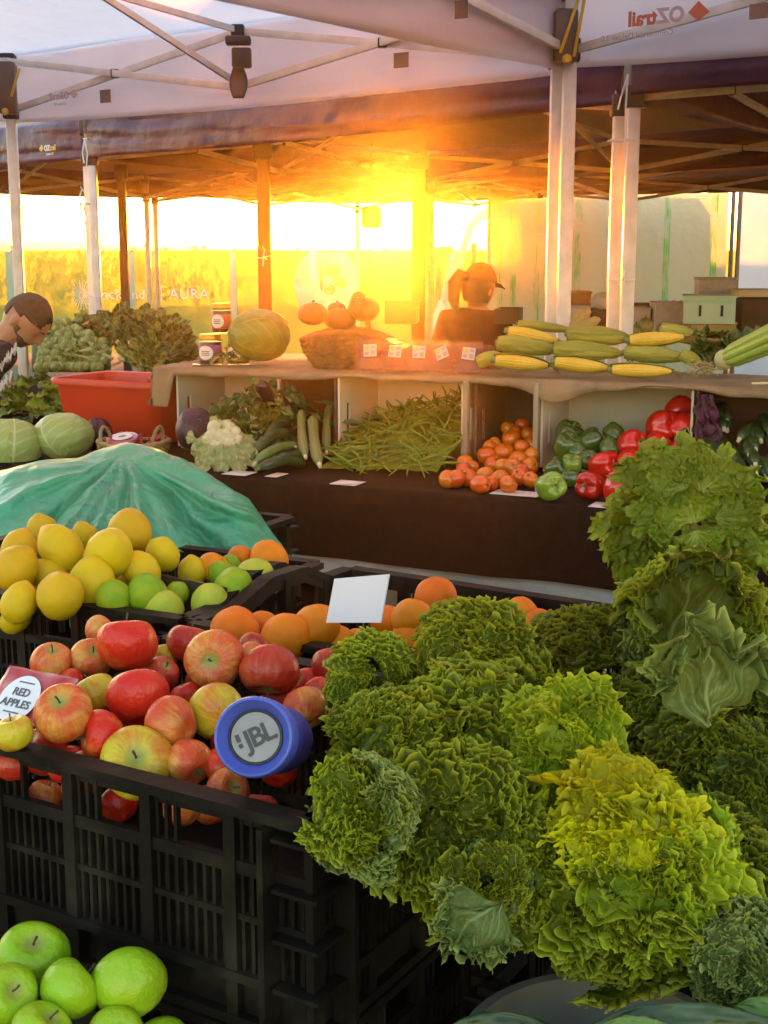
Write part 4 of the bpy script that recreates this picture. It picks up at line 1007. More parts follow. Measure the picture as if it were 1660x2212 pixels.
bunch('dense dark kale bunch hanging low in the middle of the display', 960, 1760, 165, 1.32, (-.1, -.8, .4), 20, ['mid', 'dark'], 72)
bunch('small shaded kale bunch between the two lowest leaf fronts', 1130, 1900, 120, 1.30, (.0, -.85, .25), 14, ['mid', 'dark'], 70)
kb = bunch('large kale bunch with leaves tinted sunlit yellow on its crown', 1400, 1850, 190, 1.27, (.0, -.72, .5), 30, ['light', 'mid'], 80, crown='yellow')
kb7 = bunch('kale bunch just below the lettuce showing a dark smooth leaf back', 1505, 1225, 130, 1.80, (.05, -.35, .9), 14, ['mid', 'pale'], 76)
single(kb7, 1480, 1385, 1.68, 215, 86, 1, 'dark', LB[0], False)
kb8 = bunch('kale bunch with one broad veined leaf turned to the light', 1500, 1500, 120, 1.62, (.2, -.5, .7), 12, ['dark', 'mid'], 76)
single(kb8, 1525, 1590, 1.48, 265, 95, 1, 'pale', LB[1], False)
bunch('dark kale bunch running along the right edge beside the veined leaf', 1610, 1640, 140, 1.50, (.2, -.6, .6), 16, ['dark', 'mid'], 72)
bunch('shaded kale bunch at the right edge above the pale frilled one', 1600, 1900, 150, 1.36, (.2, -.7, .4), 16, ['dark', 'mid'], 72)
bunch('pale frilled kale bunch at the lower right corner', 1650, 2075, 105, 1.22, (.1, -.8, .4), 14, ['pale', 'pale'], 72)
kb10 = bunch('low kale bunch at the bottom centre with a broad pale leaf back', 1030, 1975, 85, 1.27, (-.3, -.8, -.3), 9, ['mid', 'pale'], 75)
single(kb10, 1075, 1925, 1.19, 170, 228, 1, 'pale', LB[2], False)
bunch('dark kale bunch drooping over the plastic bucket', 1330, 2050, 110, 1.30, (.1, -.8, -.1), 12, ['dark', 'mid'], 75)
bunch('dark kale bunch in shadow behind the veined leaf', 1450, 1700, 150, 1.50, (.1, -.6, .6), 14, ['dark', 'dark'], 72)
bunch('kale bunch in shadow filling the gap above the yellow crowned one', 1180, 1720, 140, 1.42, (0, -.7, .5), 14, ['mid', 'dark'], 72)
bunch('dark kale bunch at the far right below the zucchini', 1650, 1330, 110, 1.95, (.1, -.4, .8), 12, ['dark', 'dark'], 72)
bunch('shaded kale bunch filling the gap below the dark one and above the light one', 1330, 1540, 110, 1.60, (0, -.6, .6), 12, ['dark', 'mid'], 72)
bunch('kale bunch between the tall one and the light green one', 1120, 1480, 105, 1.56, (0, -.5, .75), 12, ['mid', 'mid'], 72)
lt = bunch('round green lettuce with curling veined leaves above the kale', 1500, 1085, 112, 2.02, (-.05, -.7, .6), 16, ['lettuce', 'lettuce'], 84, LT, 'lettuce', 'lettuce', 'lettuces')
for px, py, an, sz in ((1455, 1120, 160, 100), (1490, 1130, 110, 105), (1545, 1120, 30, 105), (1520, 1060, 70, 95), (1470, 1060, 120, 95), (1500, 1150, -80, 80)): single(lt, px, py, 1.93, sz, an, 1, 'lettuce', LT[px % 4], False)
# bucket and dark leaves at the bottom
bk = M('dark_grey_plastic', (.13, .115, .09), (.09, .08, .065), rough=.38, scale=6, bump=.5, bscale=9, bdist=.02)
bc = PY(1300, 2235, 1.30); bo = thing('plastic_bucket', 'dark grey creased plastic bucket under the kale', 'bucket', (bc.x, bc.y, .41))
MB().lathe([(.0, .41), (.115, .41), (.12, .43), (.142, .70), (.150, .71), (.150, .722), (.138, .722), (.136, .70), (.11, .44), (0, .44)], 48, (bc.x, bc.y, 0), fn=lambda p: V((p.x*(1+.03*nz(p, 9)), p.y*(1+.03*nz(p, 9, 2)), p.z))).build('tub', bk, bo)
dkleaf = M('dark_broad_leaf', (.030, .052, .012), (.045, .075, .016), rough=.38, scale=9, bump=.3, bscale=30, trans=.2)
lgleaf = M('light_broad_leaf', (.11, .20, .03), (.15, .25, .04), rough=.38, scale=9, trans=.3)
def broad(px, py, Y, ln, wd, ang, mat, lab, nm='broad_leaf', tw=0):
    b = PY(px, py, Y); t = R(ang); right = V((1, 0, 0)); up_ = V((0, SP, CP)); fw = V((0, CP, -SP))
    mid = (right*math.cos(t)+up_*math.sin(t)).normalized(); sd = (right*-math.sin(t)+up_*math.cos(t)).normalized()
    def fn(u, v):
        w_ = wd*math.sin(PI*min(1, v**.75))**.8*(u-.5)*2; bend = -.25*ln*(v-.5)**2*4*.3
        return b+mid*(ln*v)+sd*(w_+bend)+fw*(-.02*math.sin(PI*v)+.35*abs(w_)+.004*nz((u*6, v*9, px), 1.2)+.0)
    return tag(MB().grid(fn, 16, 30).build(nm, mat, angle=0, solid=.001), lab, 'leaf')
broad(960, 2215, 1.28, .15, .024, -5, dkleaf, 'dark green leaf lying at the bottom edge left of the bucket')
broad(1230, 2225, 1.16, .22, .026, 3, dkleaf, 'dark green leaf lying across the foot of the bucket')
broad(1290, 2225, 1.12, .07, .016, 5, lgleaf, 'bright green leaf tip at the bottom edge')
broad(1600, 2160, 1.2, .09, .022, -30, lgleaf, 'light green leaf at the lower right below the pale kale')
# ================================================================ goods in the cartons
def mound_put(proto, px, py, rpx, Y, label, group, rot=None, sq=(1, 1, 1)):
    p = PY(px, py, Y); r = rpx*depth(p)/F
    if p.z < TZ+.93*r: return put(proto, px, py, rpx, TZ+.93*r, label, group, rot, sq)
    return put(proto, px, py, rpx, 0, label, group, rot, sq, Y)
tom_m = M('tomato_skin', (.66, .11, .005), (.64, .16, .008), rough=.25, scale=.9, rnd=.10, hue=.012, spec=.5, coat=.2)
def tom_proto(el):
    root = thing('tomato', 'tomato', 'tomato'); prof = []
    for i in range(19):
        t = PI-PI*i/18; prof.append((math.sin(t), el*math.cos(t)-.16*math.exp(-(t/.4)**2)))
    MB().lathe(prof, 22, fn=lambda p: p*(1+.03*math.cos(5*math.atan2(p.y, p.x))*max(0, p.z))).build('skin', tom_m, root, local=True, angle=0)
    mb = MB()
    for k in range(5):
        a = 2*PI*k/5; d_ = V((math.cos(a), math.sin(a), 0)); sd = V((-d_.y, d_.x, 0))
        mb.add([V((0, 0, el-.10)), d_*.12+sd*.04+UP*(el-.06), d_*.22+UP*(el-.05), d_*.12-sd*.04+UP*(el-.06)], [(0, 1, 2, 3)])
    mb.tube([(0, 0, el-.12), (0, .03, el+.1)], .05, 6); mb.build('calyx', M('calyx_green', (.07, .12, .02), rough=.6), root, local=True)
    return root
TM = [tom_proto(.92), tom_proto(1.2)]
GT = 'tomatoes heaped in front of the brown carton'
toms = [(1004, 1001, 18, 0), (1004, 1018, 18, 0), (986, 1034, 20, 0), (1050, 983, 19, 0), (1071, 958, 14, 0), (1105, 948, 20, 0), (1089, 976, 20, 0), (1067, 1003, 20, 0), (1119, 993, 18, 1), (1107, 1008, 19, 0), (1115, 936, 17, 0), (1142, 938, 16, 0), (1130, 966, 18, 0), (1148, 983, 17, 0), (1146, 1006, 18, 0),
  (1012, 1032, 19, 0), (1048, 1026, 19, 0), (1038, 1046, 19, 1), (1079, 1033, 19, 0), (1099, 1046, 20, 0), (1123, 1030, 19, 0), (1146, 1036, 17, 0), (968, 1035, 19, 0), (1020, 1008, 15, 0), (1062, 1044, 16, 0), (1085, 1005, 16, 0), (1130, 1012, 15, 0), (1060, 965, 15, 0), (1150, 960, 15, 0), (1098, 925, 15, 0), (1128, 918, 15, 0)]
tlab = {1: 'leftmost top tomato of the front heap beside the beans', 12: 'tomato on the slope just under the topmost ones', 2: 'orange red tomato touching the green beans', 8: 'pale oval tomato in the middle of the heap', 17: 'long oval tomato lying in the front row', 19: 'shiny front tomato catching the light', 30: 'topmost tomato at the back of the brown carton', 22: 'leftmost tomato lying against the beans'}
for i, (px, py, r_, k) in enumerate(toms):
    Y = sp(px).y+.14-(py-925)/120*.36
    mound_put(TM[k], px, py, r_*1.08, Y, tlab.get(i, 'round orange red tomato in the heap spilling from the brown carton'), GT, (rr.uniform(-1.2, .1) if k == 0 else 1.5, rr.uniform(-.9, .9), rr.uniform(0, 6)))
def pepmat(n, a, b): return M(n, a, b, rough=.2, scale=1.2, rnd=.15, spec=.5, coat=.35)
pm_r = pepmat('red_pepper_skin', (.56, .016, .006), (.46, .012, .005)); pm_g = pepmat('green_pepper_skin', (.045, .075, .010), (.07, .11, .012)); pm_l = pepmat('light_green_pepper_skin', (.16, .24, .02), (.20, .27, .02))
pst = M('pepper_stem', (.10, .16, .03), rough=.6)
def pep_proto(mat, seed):
    root = thing('bell_pepper', 'bell pepper', 'pepper'); ph = seed*1.3; prof = []
    for i in range(25):
        t = PI-PI*i/24; r = math.sin(t)**.75*(1+.12*math.cos(t)); z = 1.05*math.cos(t)-.30*math.exp(-(t/.45)**2)+.22*math.exp(-((PI-t)/.4)**2); prof.append((max(0, r)*.92, z))
    def fn(p):
        a = math.atan2(p.y, p.x); k = 1+.10*(abs(math.cos(2*a+ph))-.55)*(1-.25*abs(p.z))+.05*nz(p, 1.2, seed); return V((p.x*k, p.y*k, p.z+.10*abs(math.cos(2*a+ph))*(1 if p.z > .3 else 0)))
    MB().lathe(prof, 40, fn=fn).build('skin', mat, root, local=True, angle=0)
    mb = MB(); mb.lathe([(.0, .66), (.26, .68), (.24, .74), (.10, .80), (.085, 1.05), (.11, 1.12), (0, 1.13)], 10); mb.build('stem', pst, root, local=True)
    return root
PR = [pep_proto(pm_r, 1), pep_proto(pm_r, 2)]; PG = [pep_proto(pm_g, 3), pep_proto(pm_g, 4)]; PL = pep_proto(pm_l, 5)
GP = 'bell peppers in the white carton'
for px, py, r_, pr, lab, rot in ((1188, 1051, 30, PL, 'bright green bell pepper at the front left corner of its carton', (1.3, .2, .3)), (1235, 1007, 22, PL, 'medium green bell pepper just behind the brightest one', None), (1231, 1035, 18, PG[1], 'small green bell pepper between the brightest one and the red ones', None),
   (1229, 940, 27, PG[0], 'dark green bell pepper on top against the left carton wall', None), (1226, 967, 28, PG[1], 'dark green bell pepper second from the top at the left', None), (1277, 955, 25, PG[0], 'dark green bell pepper in the middle of the back row', None), (1328, 940, 22, PG[1], 'dark green bell pepper at the back beside the red heap', None),
   (1318, 968, 21, PG[0], 'dark green bell pepper below the rearmost dark one', None), (1271, 995, 20, PG[1], 'green bell pepper in the shade behind the front red ones', None), (1200, 1014, 24, PG[0], 'green bell pepper against the carton edge above the brightest one', None), (1250, 975, 20, PG[0], 'green bell pepper wedged low among the dark ones', None),
   (1277, 1049, 29, PR[0], 'red bell pepper at the front left with its stem turned left', (.9, -1.3, 0)), (1338, 1057, 31, PR[1], 'red bell pepper at the very front beside the lettuce', (.2, .3, 1)), (1304, 1006, 30, PR[1], 'red bell pepper lying on its side above the front left one', (1.2, .9, .4)), (1362, 1003, 31, PR[0], 'glossy red bell pepper with its stem facing out', (1.5, .1, .2)),
   (1364, 962, 29, PR[1], 'red bell pepper with four lobes in the second row from the top', (1.1, -.1, .8)), (1425, 995, 30, PR[0], 'red bell pepper just above the lettuce', (.6, 1.0, .2)), (1423, 966, 27, PR[1], 'red bell pepper in the middle of the right column', None), (1431, 924, 34, PR[0], 'large red bell pepper near the top with its stem hollow showing', (1.2, .2, .5)),
   (1470, 972, 22, PR[1], 'small red bell pepper against the right carton wall', None), (1466, 886, 26, PR[1], 'darkest red bell pepper topmost in the right corner', None), (1472, 926, 28, PR[0], 'dark red bell pepper second from the top in the right corner', None), (1390, 1030, 26, PR[1], 'red bell pepper tucked behind the lettuce edge', None), (1400, 985, 24, PR[0], 'red bell pepper low in the middle of the red heap', None)):
    Y = sp(px).y+.16-(py-880)/180*.42
    mound_put(pr, px, py, r_*1.15, Y, lab, GP, rot if rot else (rr.uniform(.2, 1.3), rr.uniform(-.6, .6), rr.uniform(0, 6)))
# green beans
bean_m = M('green_bean', (.12, .165, .008), (.19, .225, .012), rough=.5, scale=14, rnd=.30, hue=.02)
BE = []
for k in range(7):
    rs = random.Random(k); cv = rs.uniform(.1, .5); tw = rs.uniform(-.25, .25)
    pts = [V(((t-.5), cv*((t-.5)**2)*1.3*(1 if k % 2 else -1), tw*(t-.5)**3*2)) for t in [i/9 for i in range(10)]]
    mb = MB(); mb.tube(pts, [.006, .022, .029, .032, .030, .032, .030, .027, .018, .004], 6)
    o = mb.build('green_bean', bean_m); tag(o, 'slender green bean in the loose heap filling the white carton', 'bean', 'green beans heaped in the carton'); BE.append(o)
bl = sp(742); br_ = sp(990)
def bean_h(u, v):   # u across carton 0..1, v depth: -0.22 (front) .. .3 (back)
    f = max(0, min(1, (v+.26)/.50)); return TZ+.012+.185*f**.85*(1-.55*(1-u)**2.2)*(1-.10*u**6)+.012*nz((u*6, v*14, 0), 1)
hid = MB().grid(lambda u, v: (lambda q: (sp(742)+us*((br_-bl).length*u)+vs_dir*q)*1.0+UP*(bean_h(u, q)-.025-bl.z))(-.2+.5*v), 30, 24).build('bean_heap', bean_m)
tag(hid, None, None, None, 'stuff')
rb = random.Random(21); used = 0
for i in range(300):
    u = rb.uniform(-.04, 1.02); q = -.235+.52*rb.random()**1.1
    if q < -.12: u = .10+.95*rb.random()
    p = bl+us*((br_-bl).length*u)+vs_dir*q; z = bean_h(max(0, min(1, u)), q)+rb.uniform(-.006, .010)
    o = BE[i % 7] if i < 7 else BE[i % 7].copy()
    if i >= 7: COL.objects.link(o)
    o.location = (p.x, p.y, max(TZ+.006, z)); o.rotation_euler = (rb.uniform(-.4, .4), rb.gauss(.0, .42)+(.25 if q > -.1 else 0), rb.uniform(0, 6.3)); s = rb.uniform(.085, .135); o.scale = (s, s*.95, s*.95)
for k in range(9):   # a few standing up at the back
    o = BE[k % 7].copy(); COL.objects.link(o); u = .45+.06*k; p = bl+us*((br_-bl).length*u)+vs_dir*.12; o.location = (p.x, p.y, bean_h(u, .12)+.03); o.rotation_euler = (0, rb.uniform(-1.3, -.5)*(1 if k % 2 else -1), rb.uniform(-.5, .5)); s = .11; o.scale = (s, s, s)
# cabbages
def cabmat(nm, c, c2, rib, rough=.42, tr=0):
    m, nt, _, L = newmat(nm); co_ = coords(nt); at = N(nt, 'Attribute', attribute_name='rib'); col = rampnoise(nt, co_, 2.2, c, c2, .3, .7)
    col = mixc(nt, at.outputs['Fac'], col, rib); finish(nt, col, rough, bumpn(nt, co_, 9, .35, .05), spec=.4, trans=tr); return m
cg = cabmat('cabbage_green', (.24, .32, .07), (.30, .37, .10), (.52, .56, .30)); cp = cabmat('red_cabbage_purple', (.028, .010, .018), (.042, .014, .024), (.09, .04, .055)); cl = cabmat('pale_cabbage', (.12, .19, .02), (.17, .23, .03), (.27, .33, .08))
def cabbage(px, py, rx, ry, Y, mat, label, axis, seed, veins=6):
    c = PY(px, py, Y); s = depth(c)/F; root = thing('cabbage', label, 'cabbage', tuple(c)); R_ = rx*s; sq = ry/rx
    axis = V(axis).normalized(); q = axis.to_track_quat('Z', 'Y').to_matrix(); rs = random.Random(seed)
    right = V((1, 0, 0)); up_ = V((0, SP, CP)); fw = V((0, CP, -SP)); B3 = Matrix((right, up_, fw)).transposed()
    def shape(dv, rad):  # dv unit direction in world -> squashed in view plane
        l = B3.transposed() @ dv; return c+B3 @ V((l.x*R_*rad, l.y*R_*rad*sq, l.z*R_*rad*.95))
    MB().grid(lambda u, v: shape(V((math.sin(PI*v)*math.cos(2*PI*u), math.sin(PI*v)*math.sin(2*PI*u), math.cos(PI*v))), .975), 48, 28).build('heart', mat, root, angle=0)
    for k in range(veins):
        az = 2*PI*k/veins+rs.uniform(-.2, .2); span = 1.15; cols = []; nu, nv = 60, 60
        lift = .02+.022*(k % 3)
        def fn(u, v):
            a = (u*2-1); b = v*2.35
            wid = span*math.sin(PI*min(1, .12+.62*v))
            lat = az+a*wid/max(.35, math.sin(min(2.6, b+.25)))*.9
            edge = abs(a)**4+v**6
            dv = V((math.sin(b)*math.cos(lat), math.sin(b)*math.sin(lat), math.cos(b)))
            # veins: a midrib and side ribs leaving it at an angle
            rib = math.exp(-(a/(.05*(1.15-v)))**2); w2 = (v*5.2-abs(a)*1.6) % 1.0; rib = max(rib, .75*math.exp(-((w2-.5)/.07)**2)*(1-abs(a)*.6)*(1 if abs(a) > .03 else 0))
            w3 = (v*13+abs(a)*9) % 1.0; rib = max(rib, .25*math.exp(-((w3-.5)/.12)**2)); cols.append(rib)
            rad = .985+lift+.012*rib+.03*edge*nz((u*5+k, v*5, seed), 1.5)+.014*nz(dv, 3.5, seed+k)
            return shape(q @ dv, rad)
        o = MB().grid(fn, nu, nv).build('leaf', mat, root, angle=0, recalc=False)
        at = o.data.color_attributes.new('rib', 'FLOAT_COLOR', 'POINT'); at.data.foreach_set('color', [x for f in cols for x in (f, f, f, 1)])
    return root
cabbage(563, 724, 67, 53, sp(563).y+.15, cl, 'big pale green cabbage on the burlap between the jars and the basket', (-.9, -.35, .1), 4, 7)
cabbage(26, 962, 64, 58, 4.40, cg, 'green cabbage cut by the left edge with a straight pale midrib', (.1, -.55, -.85), 1, 5)
cabbage(139, 943, 64, 50, 4.45, cg, 'whole green cabbage beside the red tub with branching pale veins', (.15, -.6, -.8), 2, 5)
cabbage(212, 938, 32, 34, 4.62, cp, 'small dark purple cabbage behind the whole green one', (.1, -.6, .6), 3, 5)
cabbage(424, 928, 42, 47, 4.36, cp, 'dark red cabbage lying against the left white carton', (.5, -.5, .6), 7, 5)
# cauliflower and leafy greens in the first carton
cf = thing('cauliflower', 'pale cauliflower with curled cream leaves at the left of the carton', 'cauliflower', tuple(PY(485, 968, 4.18)))
cfl = cabmat('cauliflower_leaf', (.36, .38, .12), (.44, .45, .18), (.6, .58, .34), tr=.25); cur = M('cauliflower_curd', (.62, .56, .34), (.54, .47, .26), rough=.8, scale=30, bump=.8, bscale=60)
c = PY(482, 955, 4.20); mb = MB(); rs = random.Random(2)
for k in range(40):
    t = rs.uniform(0, 2*PI); q = math.sqrt(rs.random()); mb.ell(c+V((.05*q*math.cos(t), .03*math.sin(t)*q-.01, .045*q*math.sin(t)+.012)), rs.uniform(.012, .02), 10, 8)
mb.build('curd', cur, cf)
def softleaf(root, b, mid, nrm, ln, wd, mat, seed, ruf=.12, curl=.5, name='leaf'):
    mid = V(mid).normalized(); nrm = V(nrm); nrm = (nrm-mid*nrm.dot(mid)).normalized(); sd = mid.cross(nrm); cols = []
    def fn(u, v):
        a = u*2-1; w_ = wd*math.sin(PI*min(1, .06+.86*v**.8))**.7; s = a*w_
        wave = ruf*ln*abs(a)**2*math.sin(v*17+seed+2*a)*.5+ruf*ln*.5*nz((a*2, v*5, seed), 1.5)
        rib = max(math.exp(-(a/.06)**2), .6*math.exp(-((((v*5-abs(a)*1.3) % 1)-.5)/.09)**2)*(abs(a) > .05)); cols.append(rib)
        return b+mid*(ln*v*(1-.12*curl*v))+sd*s+nrm*(wave-curl*ln*.5*v*v+.35*abs(s)*abs(a))
    o = MB().grid(fn, 18, 26).build(name, mat, root, angle=0, recalc=False)
    at = o.data.color_attributes.new('rib', 'FLOAT_COLOR', 'POINT'); at.data.foreach_set('color', [x for f in cols for x in (f, f, f, 1)])
    return o
rs = random.Random(8)
for k in range(13):
    t = PI*1.0*k/6+rs.uniform(-.2, .2); d_ = V((math.cos(t), -.55, math.sin(t))); b = c+V((0, .01, -.045))
    softleaf(cf, b+d_*.012, V((math.cos(t)*.9, -.15, math.sin(t)*.9+.35)), V((-math.cos(t), .6, -math.sin(t))), rs.uniform(.075, .115), rs.uniform(.028, .04), cfl, k, .22, -.5)
for k, (px, ang, ln) in enumerate(((455, 250, .1), (480, 268, .11), (505, 285, .1), (520, 310, .09))):
    softleaf(cf, PY(px, 960, 4.13), V((math.cos(R(ang)), -.3, math.sin(R(ang)))), V((0, -1, .2)), ln, .03, cfl, k+20, .2, .3)
gl = cabmat('dark_leaf_green', (.050, .085, .012), (.080, .12, .018), (.20, .25, .07), tr=.10); gl2 = cabmat('mid_leaf_green', (.11, .17, .02), (.15, .21, .03), (.32, .37, .13), tr=.14)
def leafpile(label, cat, name, box, Y, n, ln, wd, mats, seed, up=.6, group=None, ruf=.16):
    x0, y0, x1, y1 = box; rs = random.Random(seed); p0 = PY((x0+x1)/2, y1, Y); root = thing(name, label, cat, tuple(p0), group)
    for k in range(n):
        u = rs.random(); v = rs.random(); py = y1+(y0-y1)*v*(1-.5*abs(u-.5)); px = x0+(x1-x0)*u
        b = PY(px, py, Y+.10*v+rs.uniform(-.03, .03)); t = rs.uniform(-1.2, 1.2)
        softleaf(root, b, V((math.sin(t)+(.8 if px > (x0+x1)/2 else -.8)*.4, -.75+rs.uniform(-.2, .3), up*rs.uniform(-.4, 1.2))), V((rs.uniform(-.4, .4), -.4, 1)), ln*rs.uniform(.7, 1.2), wd*rs.uniform(.7, 1.2), mats[k % len(mats)], seed*10+k, ruf, rs.uniform(.1, .8))
    return root
leafpile('loose head of leafy greens behind the cauliflower', 'greens', 'leafy_greens', (480, 860, 610, 985), 4.33, 34, .10, .034, [gl2, gl, gl2], 3)
leafpile('dark drooping leaves at the top of the left carton', 'greens', 'leafy_greens', (520, 815, 590, 880), 4.42, 12, .12, .03, [gl], 5, -.3)
zm = M('zucchini_skin', (.028, .048, .010), (.045, .075, .016), rough=.35, scale=12, stretch=(1, 8, 8), rnd=.2, spec=.5)
zl = M('pale_zucchini_skin', (.10, .15, .03), (.15, .20, .05), rough=.35, scale=12, stretch=(1, 8, 8), spec=.5)
def rod(name, label, cat, A, B, r, mat, group=None, bend=.1, tip=None, seed=0):
    A = V(A); B = V(B); root = thing(name, label, cat, tuple((A+B)/2), group); n = 12; L_ = (B-A).length; side = (B-A).cross(V((0, 1, .2))).normalized(); rs = random.Random(seed)
    pts = [A.lerp(B, i/n)+side*(bend*L_*(1-(2*i/n-1)**2)) for i in range(n+1)]
    rad = [r*(.45 if i == 0 else .8 if i == 1 else .75 if i == n else .95+.08*math.sin(i*.6)) for i in range(n+1)]
    MB().tube(pts, rad, 14).build('flesh', mat, root, angle=0)
    d_ = (pts[0]-pts[1]).normalized(); MB().tube([pts[0], pts[0]+d_*r*.9], [r*.42, r*.34], 8).build('stem', tip or pst, root)
    return root
def rodp(name, label, cat, x0, y0, x1, y1, Y0, Y1, rpx, mat, **k): return rod(name, label, cat, PY(x0, y0, Y0), PY(x1, y1, Y1), rpx*Y0/F, mat, **k)
GZ = 'zucchini in front of the left white carton'
rodp('zucchini', 'dark zucchini lying lowest in front of the leafy greens', 'zucchini', 560, 1012, 655, 1003, 4.02, 4.16, 12, zm, group=GZ); rodp('zucchini', 'zucchini with a pale striped flank pointing down left', 'zucchini', 553, 1000, 640, 965, 4.06, 4.25, 11, zl, group=GZ, tip=cur)
rodp('zucchini', 'dark zucchini resting above the pale striped one', 'zucchini', 548, 985, 618, 935, 4.12, 4.30, 12, zm, group=GZ); rodp('zucchini', 'dark zucchini rising to the right beside the leeks', 'zucchini', 600, 990, 670, 968, 4.10, 4.22, 14, zm, group=GZ, bend=-.08)
rodp('zucchini', 'dark zucchini at the back leaning on the carton', 'zucchini', 575, 960, 625, 905, 4.22, 4.4, 11, zm, group=GZ); rodp('eggplant', 'dark eggplant hanging at the upper right of the left carton', 'eggplant', 556, 826, 582, 880, 4.36, 4.42, 15, M('eggplant_skin', (.018, .010, .012), rough=.25), tip=pst)
lk = M('leek_white', (.15, .18, .045), (.19, .20, .07), rough=.45, scale=8, stretch=(1, 1, .2)); lkg = M('leek_green', (.06, .10, .02), (.09, .13, .03), rough=.5, scale=8)
for i, (x0, y0, x1, y1, r_, lab) in enumerate(((690, 1002, 676, 905, 13, 'pale leek standing foremost between the two white cartons'), (660, 985, 652, 890, 11, 'pale leek behind and left of the foremost one'), (640, 965, 700, 1000, 7, 'thin pale leek stalk lying across the zucchini'), (706, 975, 712, 880, 10, 'shaded leek beside the bean carton'))):
    rodp('leek', lab, 'leek', x0, y0, x1, y1, 4.10+.05*i, 4.36+.04*i, r_, lk, bend=.02, tip=cur, group='leeks in the brown carton')
leafpile('dark leek tops filling the left brown carton', 'greens', 'leek_greens', (620, 850, 720, 920), 4.42, 16, .13, .016, [lkg, gl], 9, .5, ruf=.05)
# dark zucchini heap at the right end
GE = 'dark zucchini in the right brown carton'; re_ = random.Random(4)
for k in range(34):
    v = k/34; px = re_.uniform(1530, 1690); py = 905+135*v+re_.uniform(-8, 8); Y = sp(px).y+.15-v*.4; t = re_.uniform(-.7, .7); ln = 42
    rodp('zucchini', 'dark zucchini with a pale cut tip in the heap at the right end', 'zucchini', px-ln*.2*math.sin(t*2), py+10, px+ln*math.sin(t), py-22, Y-.09, Y+.06, 12, zm, group=GE, bend=.04, tip=cur, seed=k)
# ================================================================ goods on the burlap shelf
ST = SZ+.006
def shelf(px, back=.1): p = sp(px)+vs_dir*back; return V((p.x, p.y, ST))
glass_j = newmat('jar_glass'); finish(glass_j[1], (.06, .05, .04), .04, transp=.8, spec=.6); glass_j = glass_j[0]; gold = M('gold_lid', (.62, .36, .08), rough=.28, metal=.9); lpaper = M('jar_label_paper', (.64, .62, .60), rough=.6)
def jar(px, base, wpx, hpx, fill, swirl, label, back):
    p = shelf(px, back); s = depth(p)/F; r = wpx*s/2; h = hpx*s; p = p+UP*base; root = thing('preserve_jar', label, 'jar', tuple(p), 'jars of preserve stacked on the burlap')
    MB().lathe([(0, .001), (r*.92, .001), (r, .006), (r, h*.72), (r*.96, h*.80), (r*.86, h*.85), (r*.86, h*.9)], 32, p).build('glass', glass_j, root)
    MB().lathe([(0, .004), (r*.93, .004), (r*.95, .008), (r*.95, h*.70), (r*.90, h*.76), (0, h*.76)], 28, p).build('preserve', fill, root)
    MB().lathe([(r*.90, h*.84), (r*.93, h*.85), (r*.93, h*.985), (r*.88, h), (0, h)], 32, p).build('lid', gold, root)
    lab = MB(); n = 20
    lab.grid(lambda u, v: p+V((r*1.012*math.sin((u-.5)*2.3), -r*1.012*math.cos((u-.5)*2.3), h*(.16+.50*v))), n, 4); lb = lab.build('label', swirl, root, solid=.0006)
    ov = MB(); ov.grid(lambda u, v: p+V((r*1.03*math.sin(-.35+(u-.5)*1.35*math.sqrt(max(0, 1-(2*v-1)**2))), -r*1.03*math.cos(-.35+(u-.5)*1.35*math.sqrt(max(0, 1-(2*v-1)**2))), h*(.18+.46*v))), 14, 14); o = ov.build('oval_print', lpaper, lb)
    for k in range(3):
        zz = h*(.34+.06*k); bx = MB(); bx.grid(lambda u, v: p+V((r*1.045*math.sin(-.35+(u-.5)*.7), -r*1.045*math.cos(-.35+(u-.5)*.7), zz+.0014*(v-.5)*2)), 8, 1); bx.build('small_print', M('red_ink', (.25, .06, .06), rough=.6), lb)
    return root, h
dj = M('dark_preserve', (.06, .012, .012), (.09, .02, .015), rough=.3, scale=30); gj = M('green_pickle', (.20, .20, .03), (.12, .14, .02), rough=.4, scale=40)
r1, h1 = jar(430, 0, 52, 66, dj, M('purple_swirl', (.22, .06, .22), rough=.5), 'dark preserve jar with a purple label, left of the lower pair', .10)
jar(478, 0, 50, 62, gj, M('olive_swirl', (.30, .28, .05), rough=.5), 'pickle jar with an olive label half behind the big cabbage', .14)
jar(449, h1+.002, 44, 64, dj, M('orange_swirl', (.50, .10, .04), rough=.5), 'dark preserve jar with an orange label balanced on the lower pair', .12)
p = shelf(425, .055); tag(MB().lathe([(0, 0), (.030, 0), (.034, .005), (.032, .006), (0, .003)], 24, p).build('small_dish', M('tin_dish', (.5, .42, .32), rough=.25, metal=.8), angle=30), 'shallow shiny dish in front of the dark preserve jar', 'dish')
leafpile('sprig of dark herbs under the olive labelled jar', 'herbs', 'herb_sprig', (470, 762, 520, 775), sp(490).y+.05, 14, .04, .012, [gl, gl2], 12)
wick = M('wicker', (.17, .085, .03), (.12, .06, .022), rough=.7, scale=30)
